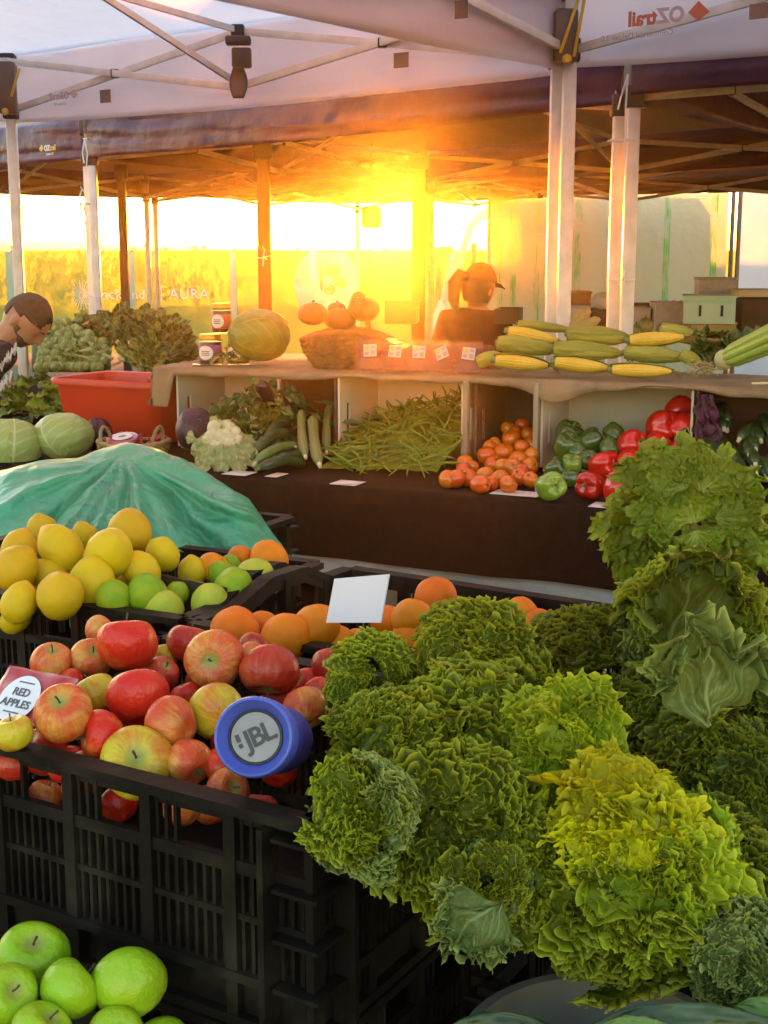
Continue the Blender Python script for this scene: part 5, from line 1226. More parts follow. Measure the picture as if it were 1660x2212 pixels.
def basket(label, c, rx, ry, h, loops, flare=1.0, mat=wick):
    root = thing('wicker_basket', label, 'basket', tuple(c)); rows = max(8, int(h/.011)); st_ = 36
    def fn(u, v):
        t = 2*PI*u; k = .70+.30*math.sin(v*PI/2*flare); wv = .0045*math.sin(st_*PI*2*u/2+PI*int(v*rows)); rowb = .003*abs(math.sin(PI*v*rows))
        rim = h*(.16*math.cos(t)**2 if len(loops) > 1 else .34*math.sin(t)**2)
        return c+V(((rx*k+wv+rowb)*math.cos(t), (ry*k+wv+rowb)*math.sin(t), v*(h+rim)))
    MB().grid(fn, 220, rows*4, closeu=True).build('bowl', mat, root, solid=.005, angle=0)
    mb = MB(); mb.tube([c+V((rx*1.02*math.cos(2*PI*k/40), ry*1.02*math.sin(2*PI*k/40), h+h*(.16*math.cos(2*PI*k/40)**2 if len(loops) > 1 else .34*math.sin(2*PI*k/40)**2)+.002*(k % 2))) for k in range(40)], .009, 8, closed=True); mb.build('rim', mat, root)
    MB().lathe([(0, .004), (rx*.7, .004)], 40, c, fn=lambda p: V((p.x, p.y*ry/rx, p.z))).build('bottom', mat, root)
    for pts, r in loops:
        mb = MB(); n = len(pts)
        for s_ in range(3): mb.tube([V(p)+V((math.cos(k*.9+s_*2.1), 0, math.sin(k*.9+s_*2.1)))*r*.6 for k, p in enumerate(pts)], r*.75, 6)
        mb.build('handle', mat, root)
    return root
bc = shelf(708, .17); s = depth(bc)/F
# sunlit orange basket with an arched handle
hp = [bc+V((.038+.034*math.cos(t), .0-.03*math.sin(t*1), .09+.155*math.sin(t))) for t in [PI*k/24 for k in range(25)]]
bk_ = basket('large wicker basket with an arched handle and lumpy squash inside', bc, .150, .10, .092, [(hp, .008)])
sqm = M('backlit_squash_skin', (.05, .020, .008), (.075, .03, .010), rough=.55, scale=3, bump=.3, bscale=8)  # backlit darkness of the rind put into its base colour
for px, py, r_, dy, lab in ((676, 678, 29, 0, 'round dark backlit squash at the left rim of the big basket'), (728, 668, 18, .07, 'tall dark backlit squash standing behind the basket handle'), (786, 668, 31, .01, 'round dark backlit squash at the right rim of the big basket'), (735, 690, 30, .0, 'dark backlit squash low in the middle of the big basket')):
    p = PY(px, py, bc.y+dy); r = r_*depth(p)/F; root = thing('squash', lab, 'squash', tuple(p))
    MB().ell(p, (r*1.08, r, r*.85 if py > 650 else r*1.35), 28, 16, fn=lambda q: q*(1+.05*math.cos(8*math.atan2(q.y, q.x))*(1-q.z*q.z))).build('rind', sqm, root, angle=0)
    MB().tube([p+UP*r*.7, p+UP*r*1.02+V((.004, 0, 0))], [.006, .004], 7).build('stem', stem_m, root)
# strawberry punnets
pl = newmat('clear_punnet'); finish(pl[1], (.42, .10, .08), .14, transp=.68, spec=.4); pl = pl[0]
straw = M('strawberry_skin', (.50, .02, .02), (.42, .03, .03), rough=.3, scale=4, bump=.5, bscale=26, rnd=.2)
stk = M('white_sticker', (.50, .44, .42), rough=.5); stg = M('sticker_print', (.30, .27, .27), rough=.6); sty = M('sticker_yellow', (.55, .38, .08), rough=.6)
sb_me = []
def berry_proto():
    root = thing('strawberry', 'strawberry', 'strawberry'); MB().lathe([(0, -1.2), (.35, -1.0), (.75, -.3), (.9, .3), (.7, .75), (.3, .85), (0, .8)], 14).build('flesh', straw, root, local=True, angle=0)
    mb = MB()
    for k in range(6):
        a = PI*k/3; d_ = V((math.cos(a), math.sin(a), 0)); sd = V((-d_.y, d_.x, 0)); mb.add([V((0, 0, .9)), d_*.4+sd*.14+UP*.9, d_*.75+UP*.72, d_*.4-sd*.14+UP*.9], [(0, 1, 2, 3)])
    mb.build('calyx', pst, root, local=True); return root
berry = berry_proto()
def punnet(c, X, Yd, Z, w_, h_, d_, label, sticker=True, lablean=0, berries=6):
    """clear box: X right, Yd up the lid, Z lid normal"""
    root = thing('fruit_punnet', label, 'punnet', tuple(c), 'clear punnets of strawberries on the burlap'); rot = Matrix((X, Yd, Z)).transposed()
    mb = MB(); mb.box(c-Z*d_*.5, (w_, h_, d_), rot, bev=.014); mb.build('tray', pl, root)
    mb = MB(); mb.box(c+Z*.003, (w_*1.06, h_*1.05, .006), rot, bev=.002); mb.box(c+Z*.008, (w_*.82, h_*.84, .008), rot, bev=.003)
    for k in range(5): mb.bar(c+Z*.006+X*w_*.5+Yd*h_*(-.36+.18*k), c-Z*.010+X*w_*.52+Yd*h_*(-.36+.18*k), .006, .006, Yd)
    ld = mb.build('lid', pl, root)
    if sticker:
        ca, sa = math.cos(lablean), math.sin(lablean); x2 = X*ca+Yd*sa; y2 = -X*sa+Yd*ca; r2 = Matrix((x2, y2, Z)).transposed(); o = c+Z*.0135+Yd*h_*.10
        lb = MB().box(o, (w_*.50, h_*.40, .0006), r2).build('sticker', stk, root, smooth=False)
        for (qx, qy, qw, qh, m_) in ((.12, -.08, .16, .15, stg), (-.13, -.10, .16, .10, stg), (.12, .10, .18, .08, stg)): MB().box(o+Z*.0006+x2*w_*qx+y2*h_*qy, (w_*qw, h_*qh, .0004), r2).build('sticker_print', m_, lb, smooth=False)
        MB().lathe([(0, 0), (w_*.10, 0), (w_*.10, .0004), (0, .0004)], 14, o+Z*.0006-x2*w_*.12+y2*h_*.09, r2).build('sticker_print', sty, lb)
    for k in range(berries):
        q = c-Z*d_*(.42+.2*(k % 2))+X*w_*(-.28+.28*(k % 3))+Yd*h_*(-.26+.32*(k//3))
        place(berry, q, (rr.uniform(0, 6), rr.uniform(0, 6), rr.uniform(0, 6)), w_*.19, 'red strawberry packed inside a clear punnet on the burlap', 'strawberries packed in the punnets')
plab = ['clear strawberry punnet standing closest to the wicker basket', 'clear strawberry punnet standing second from the basket', 'clear strawberry punnet standing in the middle of the front row', 'clear strawberry punnet standing with its sticker tilted', 'clear strawberry punnet standing closest to the corn']
for k, px in enumerate((789, 843, 894, 944, 1000)):
    b = shelf(px, .05); s = depth(b)/F; h_ = 66*s; w_ = 56*s; lean = R(16+4*(k % 2)); tw = R((-10, -14, -12, -25, -8)[k])
    Z = V((math.sin(tw)*math.cos(lean), -math.cos(tw)*math.cos(lean), math.sin(lean))); X = V((math.cos(tw), math.sin(tw), 0)); Yd = Z.cross(X)
    punnet(b+UP*(h_*.5*math.cos(lean)+.008), X, Yd, Z, w_, h_, .040, plab[k], True, (.05, -.06, .0, .45, -.12)[k])
for k, (px, bk2, z, lab) in enumerate(((800, .17, .05, 'flat strawberry punnet behind the one closest to the basket'), (868, .18, .05, 'flat strawberry punnet at the middle of the back row'), (935, .18, .05, 'flat strawberry punnet in the back row behind the tilted sticker'), (1030, .13, .045, 'flat strawberry punnet showing its side beside the corn'), (985, .22, .05, 'flat strawberry punnet furthest back near the vendor'))):
    b = shelf(px, bk2)+UP*z; punnet(b+UP*.02, V((math.cos(R(-14)), math.sin(R(-14)), 0)), V((math.sin(R(14)), math.cos(R(14)), 0)), UP, .10, .085, .052, lab, False, 0, 4)
# corn
husk = M('corn_husk', (.38, .35, .05), (.28, .29, .035), rough=.6, scale=8, stretch=(.5, 6, 6), rnd=.15, bump=.4, bscale=40, trans=.15); ker = M('corn_kernel', (.70, .44, .03), (.74, .50, .05), rough=.3, scale=30, spec=.5); silk = M('corn_silk', (.22, .15, .05), rough=.9)
def corn(cx_, cy_, hl, hh, exposed, Y, label, ang=-4, key='top'):
    c = PY(cx_, cy_, Y); s = depth(c)/F; L_ = hl*2*s; r = hh*s; root = thing('corn_cob', label, 'corn', tuple(c), 'corn cobs piled on the burlap')
    t = R(ang); X = V((math.cos(t)*.96, .28*-1*.6, math.sin(t))).normalized(); Z = V((0, -.45, .9)); Z = (Z-X*Z.dot(X)).normalized(); Yv_ = Z.cross(X); rs = random.Random(int(cx_)); ph = rs.uniform(0, 6)
    prof = lambda v: r*(math.sin(PI*min(1, .16+.80*v))**.55)*(1-.12*v)
    # kernels: bumps in rows round the ear
    def fk(u, v):
        a = 2*PI*u; q = abs(math.sin(7*a))**.5*abs(math.sin(PI*v*22+ (1.57 if int(u*14) % 2 else 0)))**.5
        rr_ = prof(v)*.86*(.90+.10*q); return c+X*(L_*(v-.5)*.94)+(Yv_*math.cos(a)+Z*math.sin(a))*rr_
    if exposed: MB().grid(fk, 168, 132, closeu=True).build('ear', ker, root, angle=0)
    # husk leaves
    n = 5
    for k in range(n):
        a0 = 2*PI*k/n+ph
        if exposed and abs(((a0-2.45+PI) % (2*PI))-PI) < 1.75: continue
        def fh(u, v, a0=a0):
            a = a0+(u-.5)*1.75*(1-.25*v); rr_ = prof(min(.97, v))*(1.0+.03*math.sin(u*40)*.4+.12*nz((u*3, v*5, k+cx_), 1.2)+.03*nz((u*14, v*2, k), 1))
            if v > .9: rr_ *= (1-(v-.9)*3)
            return c+X*(L_*(v-.5)*1.04)+(Yv_*math.cos(a)+Z*math.sin(a))*rr_
        MB().grid(fh, 16, 26).build('husk_leaf', husk, root, angle=0, solid=.0012)
    mb = MB()
    for k in range(14):
        d_ = X*rs.uniform(.6, 1.2)+V((0, rs.uniform(-.5, .3), rs.uniform(-.5, .2))); b = c+X*L_*.5; mb.tube([b, b+d_*r*.6, b+d_*r*1.1-UP*r*.4], .0012, 4)
    mb.build('silk', silk, root)
    MB().tube([c-X*L_*.47, c-X*L_*.56], [r*.42, r*.34], 10).build('stalk', lk, root)
ys = lambda px, b: sp(px).y+b
cd = lambda zx, zy: (987.8+zx*.405, 658.6+zy*.405)
for zx, zy, hl, hh, ex, bk2, lab, an in ((345, 308, 148, 46, 1, .03, 'half husked corn cob lying leftmost in the bottom row', -5), (665, 320, 150, 46, 1, .03, 'half husked corn cob in the middle of the bottom row', -6), (985, 350, 165, 42, 1, .02, 'half husked corn cob rightmost in the bottom row', -1),
   (170, 285, 62, 40, 0, .06, 'small husked corn end poking out at the left of the pile', 20), (375, 222, 155, 50, 0, .09, 'fully husked corn cob leftmost in the middle row', -6), (700, 245, 175, 50, 0, .09, 'fully husked corn cob in the middle of the middle row', -4), (1060, 268, 160, 45, 0, .09, 'fully husked corn cob rightmost in the middle row', -4),
   (405, 165, 140, 45, 1, .15, 'yellow corn cob leftmost in the top row', -10), (755, 165, 160, 54, 0, .15, 'fat husked corn cob in the middle of the top row', -4), (1065, 180, 150, 46, 1, .15, 'yellow corn cob rightmost in the top row', 4), (1210, 160, 125, 46, 0, .24, 'pale green husked cob behind the top row', -14), (470, 118, 140, 27, 0, .25, 'thin husked cob lying behind the top row at the left', -6), (1245, 285, 55, 36, 0, .07, 'pale husk end sticking out at the right of the pile', -20)):
    x, y = cd(zx, zy); corn(x, y, hl*.405, hh*.405, ex, ys(x, bk2), lab, an)
x, y = cd(690, 85); hl_ = thing('husk_leaf_blade', 'dry corn husk leaf sticking up behind the pile', 'husk', tuple(PY(x, y, ys(x, .22))))
dryh = cabmat('dry_husk', (.30, .24, .07), (.36, .28, .09), (.42, .36, .16), tr=.3)
for a, b in (((600, 120), (720, 20)), ((660, 125), (770, 65))):
    A = PY(*cd(*a), ys(x, .2)); B = PY(*cd(*b), ys(x, .24)); softleaf(hl_, A, B-A, V((0, -1, .3)), (B-A).length, .016, dryh, 3, .06, .2, 'blade')
x, y = cd(1300, 340); so_ = thing('corn_silk_tuft', 'tuft of dry corn silk and husk strips beside the celery', 'husk', tuple(PY(x, y, ys(x, .02)))); mb = MB(); rs = random.Random(9)
for k in range(70):
    a = PY(x+rs.uniform(-25, 25), y+rs.uniform(-12, 14), ys(x, rs.uniform(0, .06))); d_ = V((rs.uniform(-1, 1), rs.uniform(-.5, .5), rs.uniform(-.2, .3)))*.035; mb.tube([a, a+d_*.6+UP*.004, a+d_], .0016, 4)
mb.build('strands', M('dry_silk', (.36, .28, .12), rough=.9), so_)
# celery
cel = M('celery_stalk', (.30, .42, .06), (.36, .46, .10), rough=.35, scale=20, stretch=(8, 8, .6), spec=.5); A0 = PY(1562, 778, ys(1562, .0)); B0 = PY(1760, 690, ys(1700, -.12))
ce = thing('celery_bunch', 'bunch of pale green celery lying at the right end of the shelf', 'celery', tuple(A0)); d_ = (B0-A0).normalized(); s1 = d_.cross(UP).normalized(); s2 = s1.cross(d_)
for k in range(9):
    a = 2*PI*k/8; q = (s1*math.cos(a)+s2*math.sin(a))*(.020 if k < 8 else 0)
    w_ = .013; n = 12
    def fn(u, v, q=q, a=a):
        t = 2*PI*u; spread = 1+.8*v; loc = s1*(math.cos(t)*w_*1.25)+s2*(math.sin(t)*w_); gro = 1-.22*abs(math.sin(5*t))*.5
        taper = min(1, (v+.015)*9)**.5
        return A0+d_*(v*.30)+(q*spread+loc*gro)*taper
    MB().grid(fn, 30, 16, closeu=True).build('stalk', cel, ce, angle=0)
MB().ell(A0+d_*.006, (.03, .03, .03), 16, 10).build('base', M('celery_base', (.42, .44, .2), rough=.5), ce)
leafpile('dark leafy greens behind the celery', 'greens', 'leafy_greens', (1515, 715, 1620, 760), ys(1570, .25), 18, .10, .035, [gl], 31, .5)
p = shelf(1640, .03); tag(MB().bar(p+V((-.04, 0, .006)), p+V((.06, -.02, .010)), .003, .006).build('paring_knife', M('steel_blade', (.55, .55, .55), rough=.25, metal=.9)), 'thin steel knife lying in front of the celery', 'knife')
# ================================================================ left side: table, tub, basket, tarpaulin, greens
lt_root = thing('display_table', 'trestle table under dark cloth carrying the green cabbages and the red tub', 'table', (-1.2, 4.75, 0))
mb = MB(); rotl = Matrix.Rotation(R(-20), 3, 'Z'); ce_ = V((-1.30, 4.80, TZ-.012))
mb.box(ce_, (1.75, .92, .022), rotl, bev=.008); mb.build('tablecloth', black_cloth, lt_root)
def fn(u, v):
    q = rotl @ V((-.875+1.75*u, -.462, 0)); return ce_+q+UP*(-.30*v)+rotl @ V((0, -.012*math.sin(u*26)*v, 0))
MB().grid(fn, 80, 10).build('cloth_skirt', black_cloth, lt_root)
for sx in (-.8, .8):
    for sy in (-.4, .4): p = ce_+rotl @ V((sx, sy, 0)); MB().bar(p-UP*.015, V((p.x, p.y, 0)), .04, .04, V((0, 1, 0))).build('leg', white_bar, lt_root)
# red tub
red_pl = M('red_tub_plastic', (.60, .045, .012), (.50, .035, .010), rough=.38, scale=4, bump=.1, bscale=30, trans=.12, tcol=(.7, .08, .02))
Lc = PY(96, 801, 4.86); Fr = PY(342, 858, 4.62); zt = (Lc.z+Fr.z)/2+.012
ut = V((Fr.x-Lc.x, Fr.y-Lc.y, 0)); Lt = ut.length; ut.normalize(); vt = V((-ut.y, ut.x, 0)); Wt = .36; H_ = zt-TZ-.004
tub = thing('plastic_tub', 'deep red orange rectangular plastic tub with a rolled rim', 'tub', ((Lc+Fr)/2+vt*Wt/2)[:2]+(TZ+.002,))
cen = V(((Lc.x+Fr.x)/2, (Lc.y+Fr.y)/2, 0))+vt*Wt/2
def rr_ring(l, w_, r, z, n=6):
    pts = []
    for cx_, cy_, a0 in ((l/2-r, w_/2-r, 0), (-l/2+r, w_/2-r, 90), (-l/2+r, -w_/2+r, 180), (l/2-r, -w_/2+r, 270)):
        for k in range(n+1): a = R(a0+90*k/n); pts.append(cen+ut*(cx_+r*math.cos(a))+vt*(cy_+r*math.sin(a))+UP*z)
    return pts
rings = [rr_ring(Lt*.80, Wt*.78, .04, TZ+.003), rr_ring(Lt*.82, Wt*.80, .045, TZ+.012), rr_ring(Lt*.93, Wt*.92, .05, zt-.03), rr_ring(Lt*.94, Wt*.93, .05, zt-.022), rr_ring(Lt, Wt, .055, zt-.024), rr_ring(Lt*1.005, Wt*1.008, .055, zt-.010), rr_ring(Lt*.985, Wt*.98, .052, zt), rr_ring(Lt*.94, Wt*.92, .05, zt-.004), rr_ring(Lt*.91, Wt*.89, .05, zt-.03), rr_ring(Lt*.80, Wt*.78, .045, TZ+.016)]
mb = MB(); n = len(rings[0]); mb.add([p for r in rings for p in r], [(i*n+k, i*n+(k+1) % n, (i+1)*n+(k+1) % n, (i+1)*n+k) for i in range(len(rings)-1) for k in range(n)]+[list(range(n))[::-1], list(range((len(rings)-1)*n, len(rings)*n))])
mb.build('shell', red_pl, tub, angle=35)
bk3 = MB().bar(cen+vt*(Wt*.44)-ut*.05+UP*(zt-.03), cen+vt*(Wt*.44)+ut*.05+UP*(zt-.03), .02, .03, bev=.006).build('grip', red_pl, tub)
# small wicker basket with chillies
c = PY(290, 968, 4.34); c = V((c.x, c.y, TZ+.002))
lps = []
for sx in (-1, 1):
    lps.append(([c+V((sx*.082+sx*.022*math.sin(t)*.4+.026*math.cos(t)*.5, -.03+.02*math.cos(t), .062+.052*math.sin(t))) for t in [PI*k/14 for k in range(15)]], .005))
sbk = basket('small shallow wicker basket with two loop handles holding dried chillies', c, .112, .085, .055, lps, mat=M('pale_wicker', (.30, .20, .08), (.22, .14, .05), rough=.7, scale=30))
ch = M('dried_chilli', (.34, .025, .015), (.26, .02, .015), rough=.35, scale=8, rnd=.25); rs = random.Random(6)
for k in range(26):
    a = rs.uniform(0, 2*PI); q = math.sqrt(rs.random()); p = c+V((.085*q*math.cos(a)+.01, .06*q*math.sin(a)+.01, .05+rs.uniform(0, .025))); d_ = V((rs.uniform(-1, 1), rs.uniform(-1, 1), rs.uniform(-.1, .6))).normalized()
    root = thing('dried_chilli', 'shrivelled red chilli in the small wicker basket', 'chilli', tuple(p), 'dried chillies in the small basket'); n_ = d_.orthogonal().normalized()
    MB().tube([p+d_*(.055*(t-.5))+n_*.012*math.sin(3*t+k) for t in [i/7 for i in range(8)]], [.003, .006, .007, .0068, .006, .005, .0035, .001], 7).build('pod', ch, root)
    MB().tube([p-d_*.0275, p-d_*.042], [.002, .0015], 5).build('stem', stem_m, root)
pk2 = thing('round_packet', 'clear round packet of chillies with a white oval label in the small basket', 'packet', tuple(c+V((-.035, -.03, .075)))); o = c+V((-.030, -.035, .070)); t3 = Euler((R(14), R(-6), 0)).to_matrix()
MB().lathe([(0, 0), (.052, 0), (.055, .004), (.052, .010), (0, .013)], 28, o, t3).build('film', M('chilli_film', (.36, .06, .07), (.25, .03, .04), rough=.2, scale=40), pk2)
lb = MB().lathe([(0, 0), (.030, 0), (.030, .0012), (0, .0012)], 28, o+UP*.0132, t3, fn=lambda p: V((p.x*1.1, p.y*.95, p.z))).build('oval_label', lpaper, pk2)
MB().ell(o+UP*.0150, (.014, .008, .0008), 12, 6, t3).build('leaf_print', pst, lb)
# tarpaulin
tarp = newmat('mint_tarpaulin'); nt = tarp[1]; co_ = coords(nt); col = rampnoise(nt, co_, 6, (.09, .44, .25), (.11, .52, .31), .3, .7)
vo = N(nt, 'TexVoronoi', feature='DISTANCE_TO_EDGE'); vo.inputs['Scale'].default_value = 11; dn = N(nt, 'TexNoise'); dn.inputs['Scale'].default_value = 5; nt.links.new(co_, dn.inputs['Vector'])
va = N(nt, 'VectorMath', operation='MULTIPLY_ADD'); va.inputs[1].default_value = (.35, .35, .35); nt.links.new(dn.outputs['Color'], va.inputs[0]); nt.links.new(co_, va.inputs[2]); nt.links.new(va.outputs[0], vo.inputs['Vector'])
b1 = N(nt, 'Bump'); b1.inputs['Strength'].default_value = .5; b1.inputs['Distance'].default_value = .03; nt.links.new(vo.outputs['Distance'], b1.inputs['Height'])
n9 = N(nt, 'TexNoise'); n9.inputs['Scale'].default_value = 45; n9.inputs['Detail'].default_value = 4; nt.links.new(co_, n9.inputs['Vector'])
b2_ = N(nt, 'Bump'); b2_.inputs['Strength'].default_value = .5; b2_.inputs['Distance'].default_value = .01; nt.links.new(n9.outputs[0], b2_.inputs['Height']); nt.links.new(b1.outputs[0], b2_.inputs['Normal'])
finish(nt, col, .3, b2_.outputs[0], trans=.30, spec=.5); tarp = tarp[0]
def cr(ps, t):   # catmull-rom through a list
    n = len(ps)-1; x = max(0, min(n-1e-6, t*n)); i = int(x); f = x-i; P = [ps[max(0, i-1)], ps[i], ps[i+1], ps[min(n, i+2)]]
    return (P[1]*2+(P[2]-P[0])*f+(P[0]*2-P[1]*5+P[2]*4-P[3])*f*f+(P[1]*3-P[0]-P[2]*3+P[3])*f**3)*.5
cols_ = [(-260, 1085, 1230), (-120, 1052, 1215), (0, 1020, 1178), (100, 1000, 1158), (200, 978, 1150), (288, 960, 1160), (350, 976, 1180), (440, 1014, 1197), (520, 1072, 1204), (572, 1132, 1200), (596, 1178, 1194)]
ridge = []; mid1 = []; low = []; back = []
for i, (x, yr, yl) in enumerate(cols_):
    f = i/(len(cols_)-1); Yr = 3.18-.22*max(0, (x-288)/308)*1.0; Yl = 2.72-.0*f
    if x > 560: Yl = 2.80
    r_ = PY(x, yr, Yr); ridge.append(r_); low.append(PY(x+(12 if x > 300 else 0), yl, Yl)); m_ = PY(x+8, yr*.5+yl*.5-8, (Yr+Yl)/2+.0); mid1.append(m_); back.append(r_+V((.05, .32, -.16)))
def tarpf(u, v):
    rows = [cr(back, u), cr(ridge, u), cr(mid1, u), cr(low, u)]
    w_ = v; p = cr(rows, w_) if v < 1 else rows[3]
    # creases fanning from the peak
    pk = ridge[5]; d_ = p-pk; ang = math.atan2(d_.x, -(d_.z)); di = math.hypot(d_.x, d_.z)
    if v > .33:
        f = min(1, (v-.33)*5)*min(1, di*6)
        cre = 0
        for a0, wd, h in ((-1.15, .05, .06), (-.80, .08, -.09), (-.45, .045, .07), (-.15, .07, -.07), (.12, .04, .08), (.45, .09, -.10), (.72, .045, .08), (.98, .06, -.06), (1.2, .035, .05)): cre += h*math.exp(-((ang-a0)/wd)**2)
        p = p+V((0, -1, .25))*(cre*f*min(1.4, .4+di*2.2))
    q = noise.noise_vector(V((p.x*7, p.y*5, p.z*7)))*.026+noise.noise_vector(V((p.x*19, p.y*15, p.z*19)))*.011
    rd = 1-abs(2*abs(nz((p.x*8+p.z*5, p.y*6, p.z*8), 1.)) )
    fd = abs(nz((p.x*3.2+p.z*2.4, p.y*2, p.z*4.4-p.x*1.5), 1., 3))-.2; f2 = abs(nz((p.x*8-p.z*5, p.y*2, p.z*7), 1., 5))-.2
    return p+q*(.6 if v > .3 else .3)+V((0, -.10*fd-.035*f2, .03*fd))*min(1, max(0, v-.30)*6)
tp = MB().grid(tarpf, 150, 90).build('tarpaulin', tarp, angle=0, solid=.0015); tag(tp, 'mint green tarpaulin draped in a peak over stacked crates behind the lemons', 'tarpaulin')
cs_ = thing('wooden_box', 'wooden box standing hidden under the mint tarpaulin', 'box', (-.80, 3.15, .3)); mb = MB(); mb.box((-.84, 3.18, .60), (.62, .30, .70), Matrix.Rotation(R(-8), 3, 'Z'), bev=.01); mb.build('carcass', strut, cs_)
# ---------------------------------------------------------------- greens on the rear left table
rt = thing('display_table', 'rear trestle table carrying the leafy greens in front of the fence', 'table', (-1.5, 6.6, 0)); mb = MB(); rot2 = Matrix.Rotation(R(-14), 3, 'Z'); mb.box((-1.45, 6.65, .86), (2.3, 1.0, .05), rot2, bev=.01); mb.build('table_top', black_cloth, rt)
def fn(u, v): return V((-1.45, 6.65, .835))+rot2 @ V((-1.15+2.3*u, -.51-.02*math.sin(u*30)*v, -.6*v))
MB().grid(fn, 60, 8).build('cloth_skirt', black_cloth, rt)
for sx in (-1.05, 1.05):
    for sy in (-.4, .4): p = V((-1.45, 6.65, .835))+rot2 @ V((sx, sy, 0)); MB().bar(p, V((p.x, p.y, 0)), .04, .04, V((0, 1, 0))).build('leg', white_bar, rt)
spm = cabmat('sprout_green', (.22, .30, .07), (.28, .36, .10), (.48, .52, .26)); rs = random.Random(14)
def sprout_proto(seed):
    root = thing('brussels_sprout', 'pale green brussels sprout in the heap behind the leaning man', 'sprout'); cols = []
    MB().ell((0, 0, 0), .97, 20, 14).build('heart', spm, root, local=True)
    for k in range(4):
        az = k*PI/2+seed
        def fn(u, v): b = v*2.1; a = (u*2-1)*1.1; lat = az+a*(.5+.6*v); r = 1+.03*k+.06*(abs(a)**3+v**5)*nz((u*4, v*4, seed+k), 1.2); return V((r*math.sin(b)*math.cos(lat), r*math.sin(b)*math.sin(lat), -r*math.cos(b)))
        o = MB().grid(fn, 14, 14).build('leaf', spm, root, local=True, angle=0, recalc=False); at = o.data.color_attributes.new('rib', 'FLOAT_COLOR', 'POINT')
        at.data.foreach_set('color', [x for j in range(15) for i in range(15) for x in ((math.exp(-((i/14-.5)/.06)**2),)*3+(1,))])
    return root
SPR = [sprout_proto(.3), sprout_proto(1.4)]
for row in range(9):
    for k in range(11):
        px = 88+k*14.5+(7 if row % 2 else 0)+rs.uniform(-4, 4); py = 792-row*13.5+rs.uniform(-3, 3)
        if py < 690+max(0, px-140)*.55 or px > 232: continue
        if px < 100 and py < 700: continue
        p = PY(px, py, 6.05+row*.05+rs.uniform(-.02, .02)); place(SPR[(row+k) % 2], p, (rs.uniform(-1.2, 1.2), rs.uniform(-1, 1), rs.uniform(0, 6)), rs.uniform(9.2, 12.5)*p.y/F, 'pale green brussels sprout in the heap behind the leaning man', 'brussels sprouts heaped on the rear table')
sm_ = M('sprout_bed', (.08, .11, .03), rough=.8)
MB0 = MB().grid(lambda u, v: PY(70+170*u, 800-100*v+max(0, u-.4)*90*v, 6.22+.42*v), 10, 8); bd = MB0.build('net_sack', sm_, solid=.02); tag(bd, 'green sack lying under the heap of sprouts', 'sack')
stemw = M('pale_stem', (.42, .46, .26), (.36, .42, .18), rough=.5)
def greens_bunch(label, px, py, Y, n, ln, ang, spread, wd, mats, seed, stems=True, group='bunches of leafy greens on the rear table'):
    b = PY(px, py, Y); root = thing('leafy_greens', label, 'greens', tuple(b), group); rs = random.Random(seed)
    for k in range(n):
        t = R(ang)+rs.uniform(-spread, spread); m_ = V((math.cos(t), rs.uniform(-.5, .1), math.sin(t))); o = b+V((rs.uniform(-.05, .05), rs.uniform(-.06, .06), rs.uniform(-.03, .04)))
        l = ln*rs.uniform(.7, 1.1)
        if stems and k % 2 == 0: MB().tube([o-m_.normalized()*l*.35, o, o+m_.normalized()*l*.3], [.010, .008, .004], 6).build('stem', stemw, root)
        softleaf(root, o, m_, V((rs.uniform(-.5, .5), -.7, .7)), l, wd*rs.uniform(.7, 1.2), mats[k % len(mats)], seed*7+k, .16, rs.uniform(.0, .8))
    return root
gd = [gl, gl, gl2]
greens_bunch('bunch of leafy greens just behind the sprouts', 175, 722, 6.5, 16, .15, 10, .6, .035, gd, 1)
greens_bunch('pale stemmed greens lying left of the white leg', 205, 770, 6.15, 10, .13, 165, .5, .02, [gl2], 2)
greens_bunch('tall upright greens beside the brown post', 280, 728, 6.5, 22, .15, 55, .7, .05, gd, 3, False)
greens_bunch('rounded bunch of greens furthest right on the rear table', 338, 732, 6.45, 24, .125, 70, 1.2, .045, gd, 4, False)
greens_bunch('feathery greens spilling towards the red tub', 290, 765, 6.1, 22, .17, -10, .7, .022, [gl2, gl], 5)
greens_bunch('dark greens in front of the jars', 360, 770, 6.0, 22, .16, 20, 1.3, .04, [gl], 6, False)
greens_bunch('greens in the gap behind the white leg', 240, 745, 6.35, 18, .13, 90, 1.2, .035, gd, 7, False)
greens_bunch('dark greens behind the tub rim', 320, 790, 5.8, 16, .14, 60, 1.4, .035, [gl, gl2], 8, False)
gb = cabmat('bright_lettuce', (.26, .36, .03), (.32, .42, .05), (.44, .48, .14), tr=.4)
leafpile('bright green lettuce under the leaning man', 'lettuce', 'lettuce', (25, 810, 125, 905), 6.05, 40, .11, .045, [gb, gl2], 41, .5, 'lettuces')
leafpile('bright green lettuce beside the left wall of the red tub', 'lettuce', 'lettuce', (90, 830, 140, 905), 5.45, 18, .09, .035, [gb, gl2], 43, .5, 'lettuces')
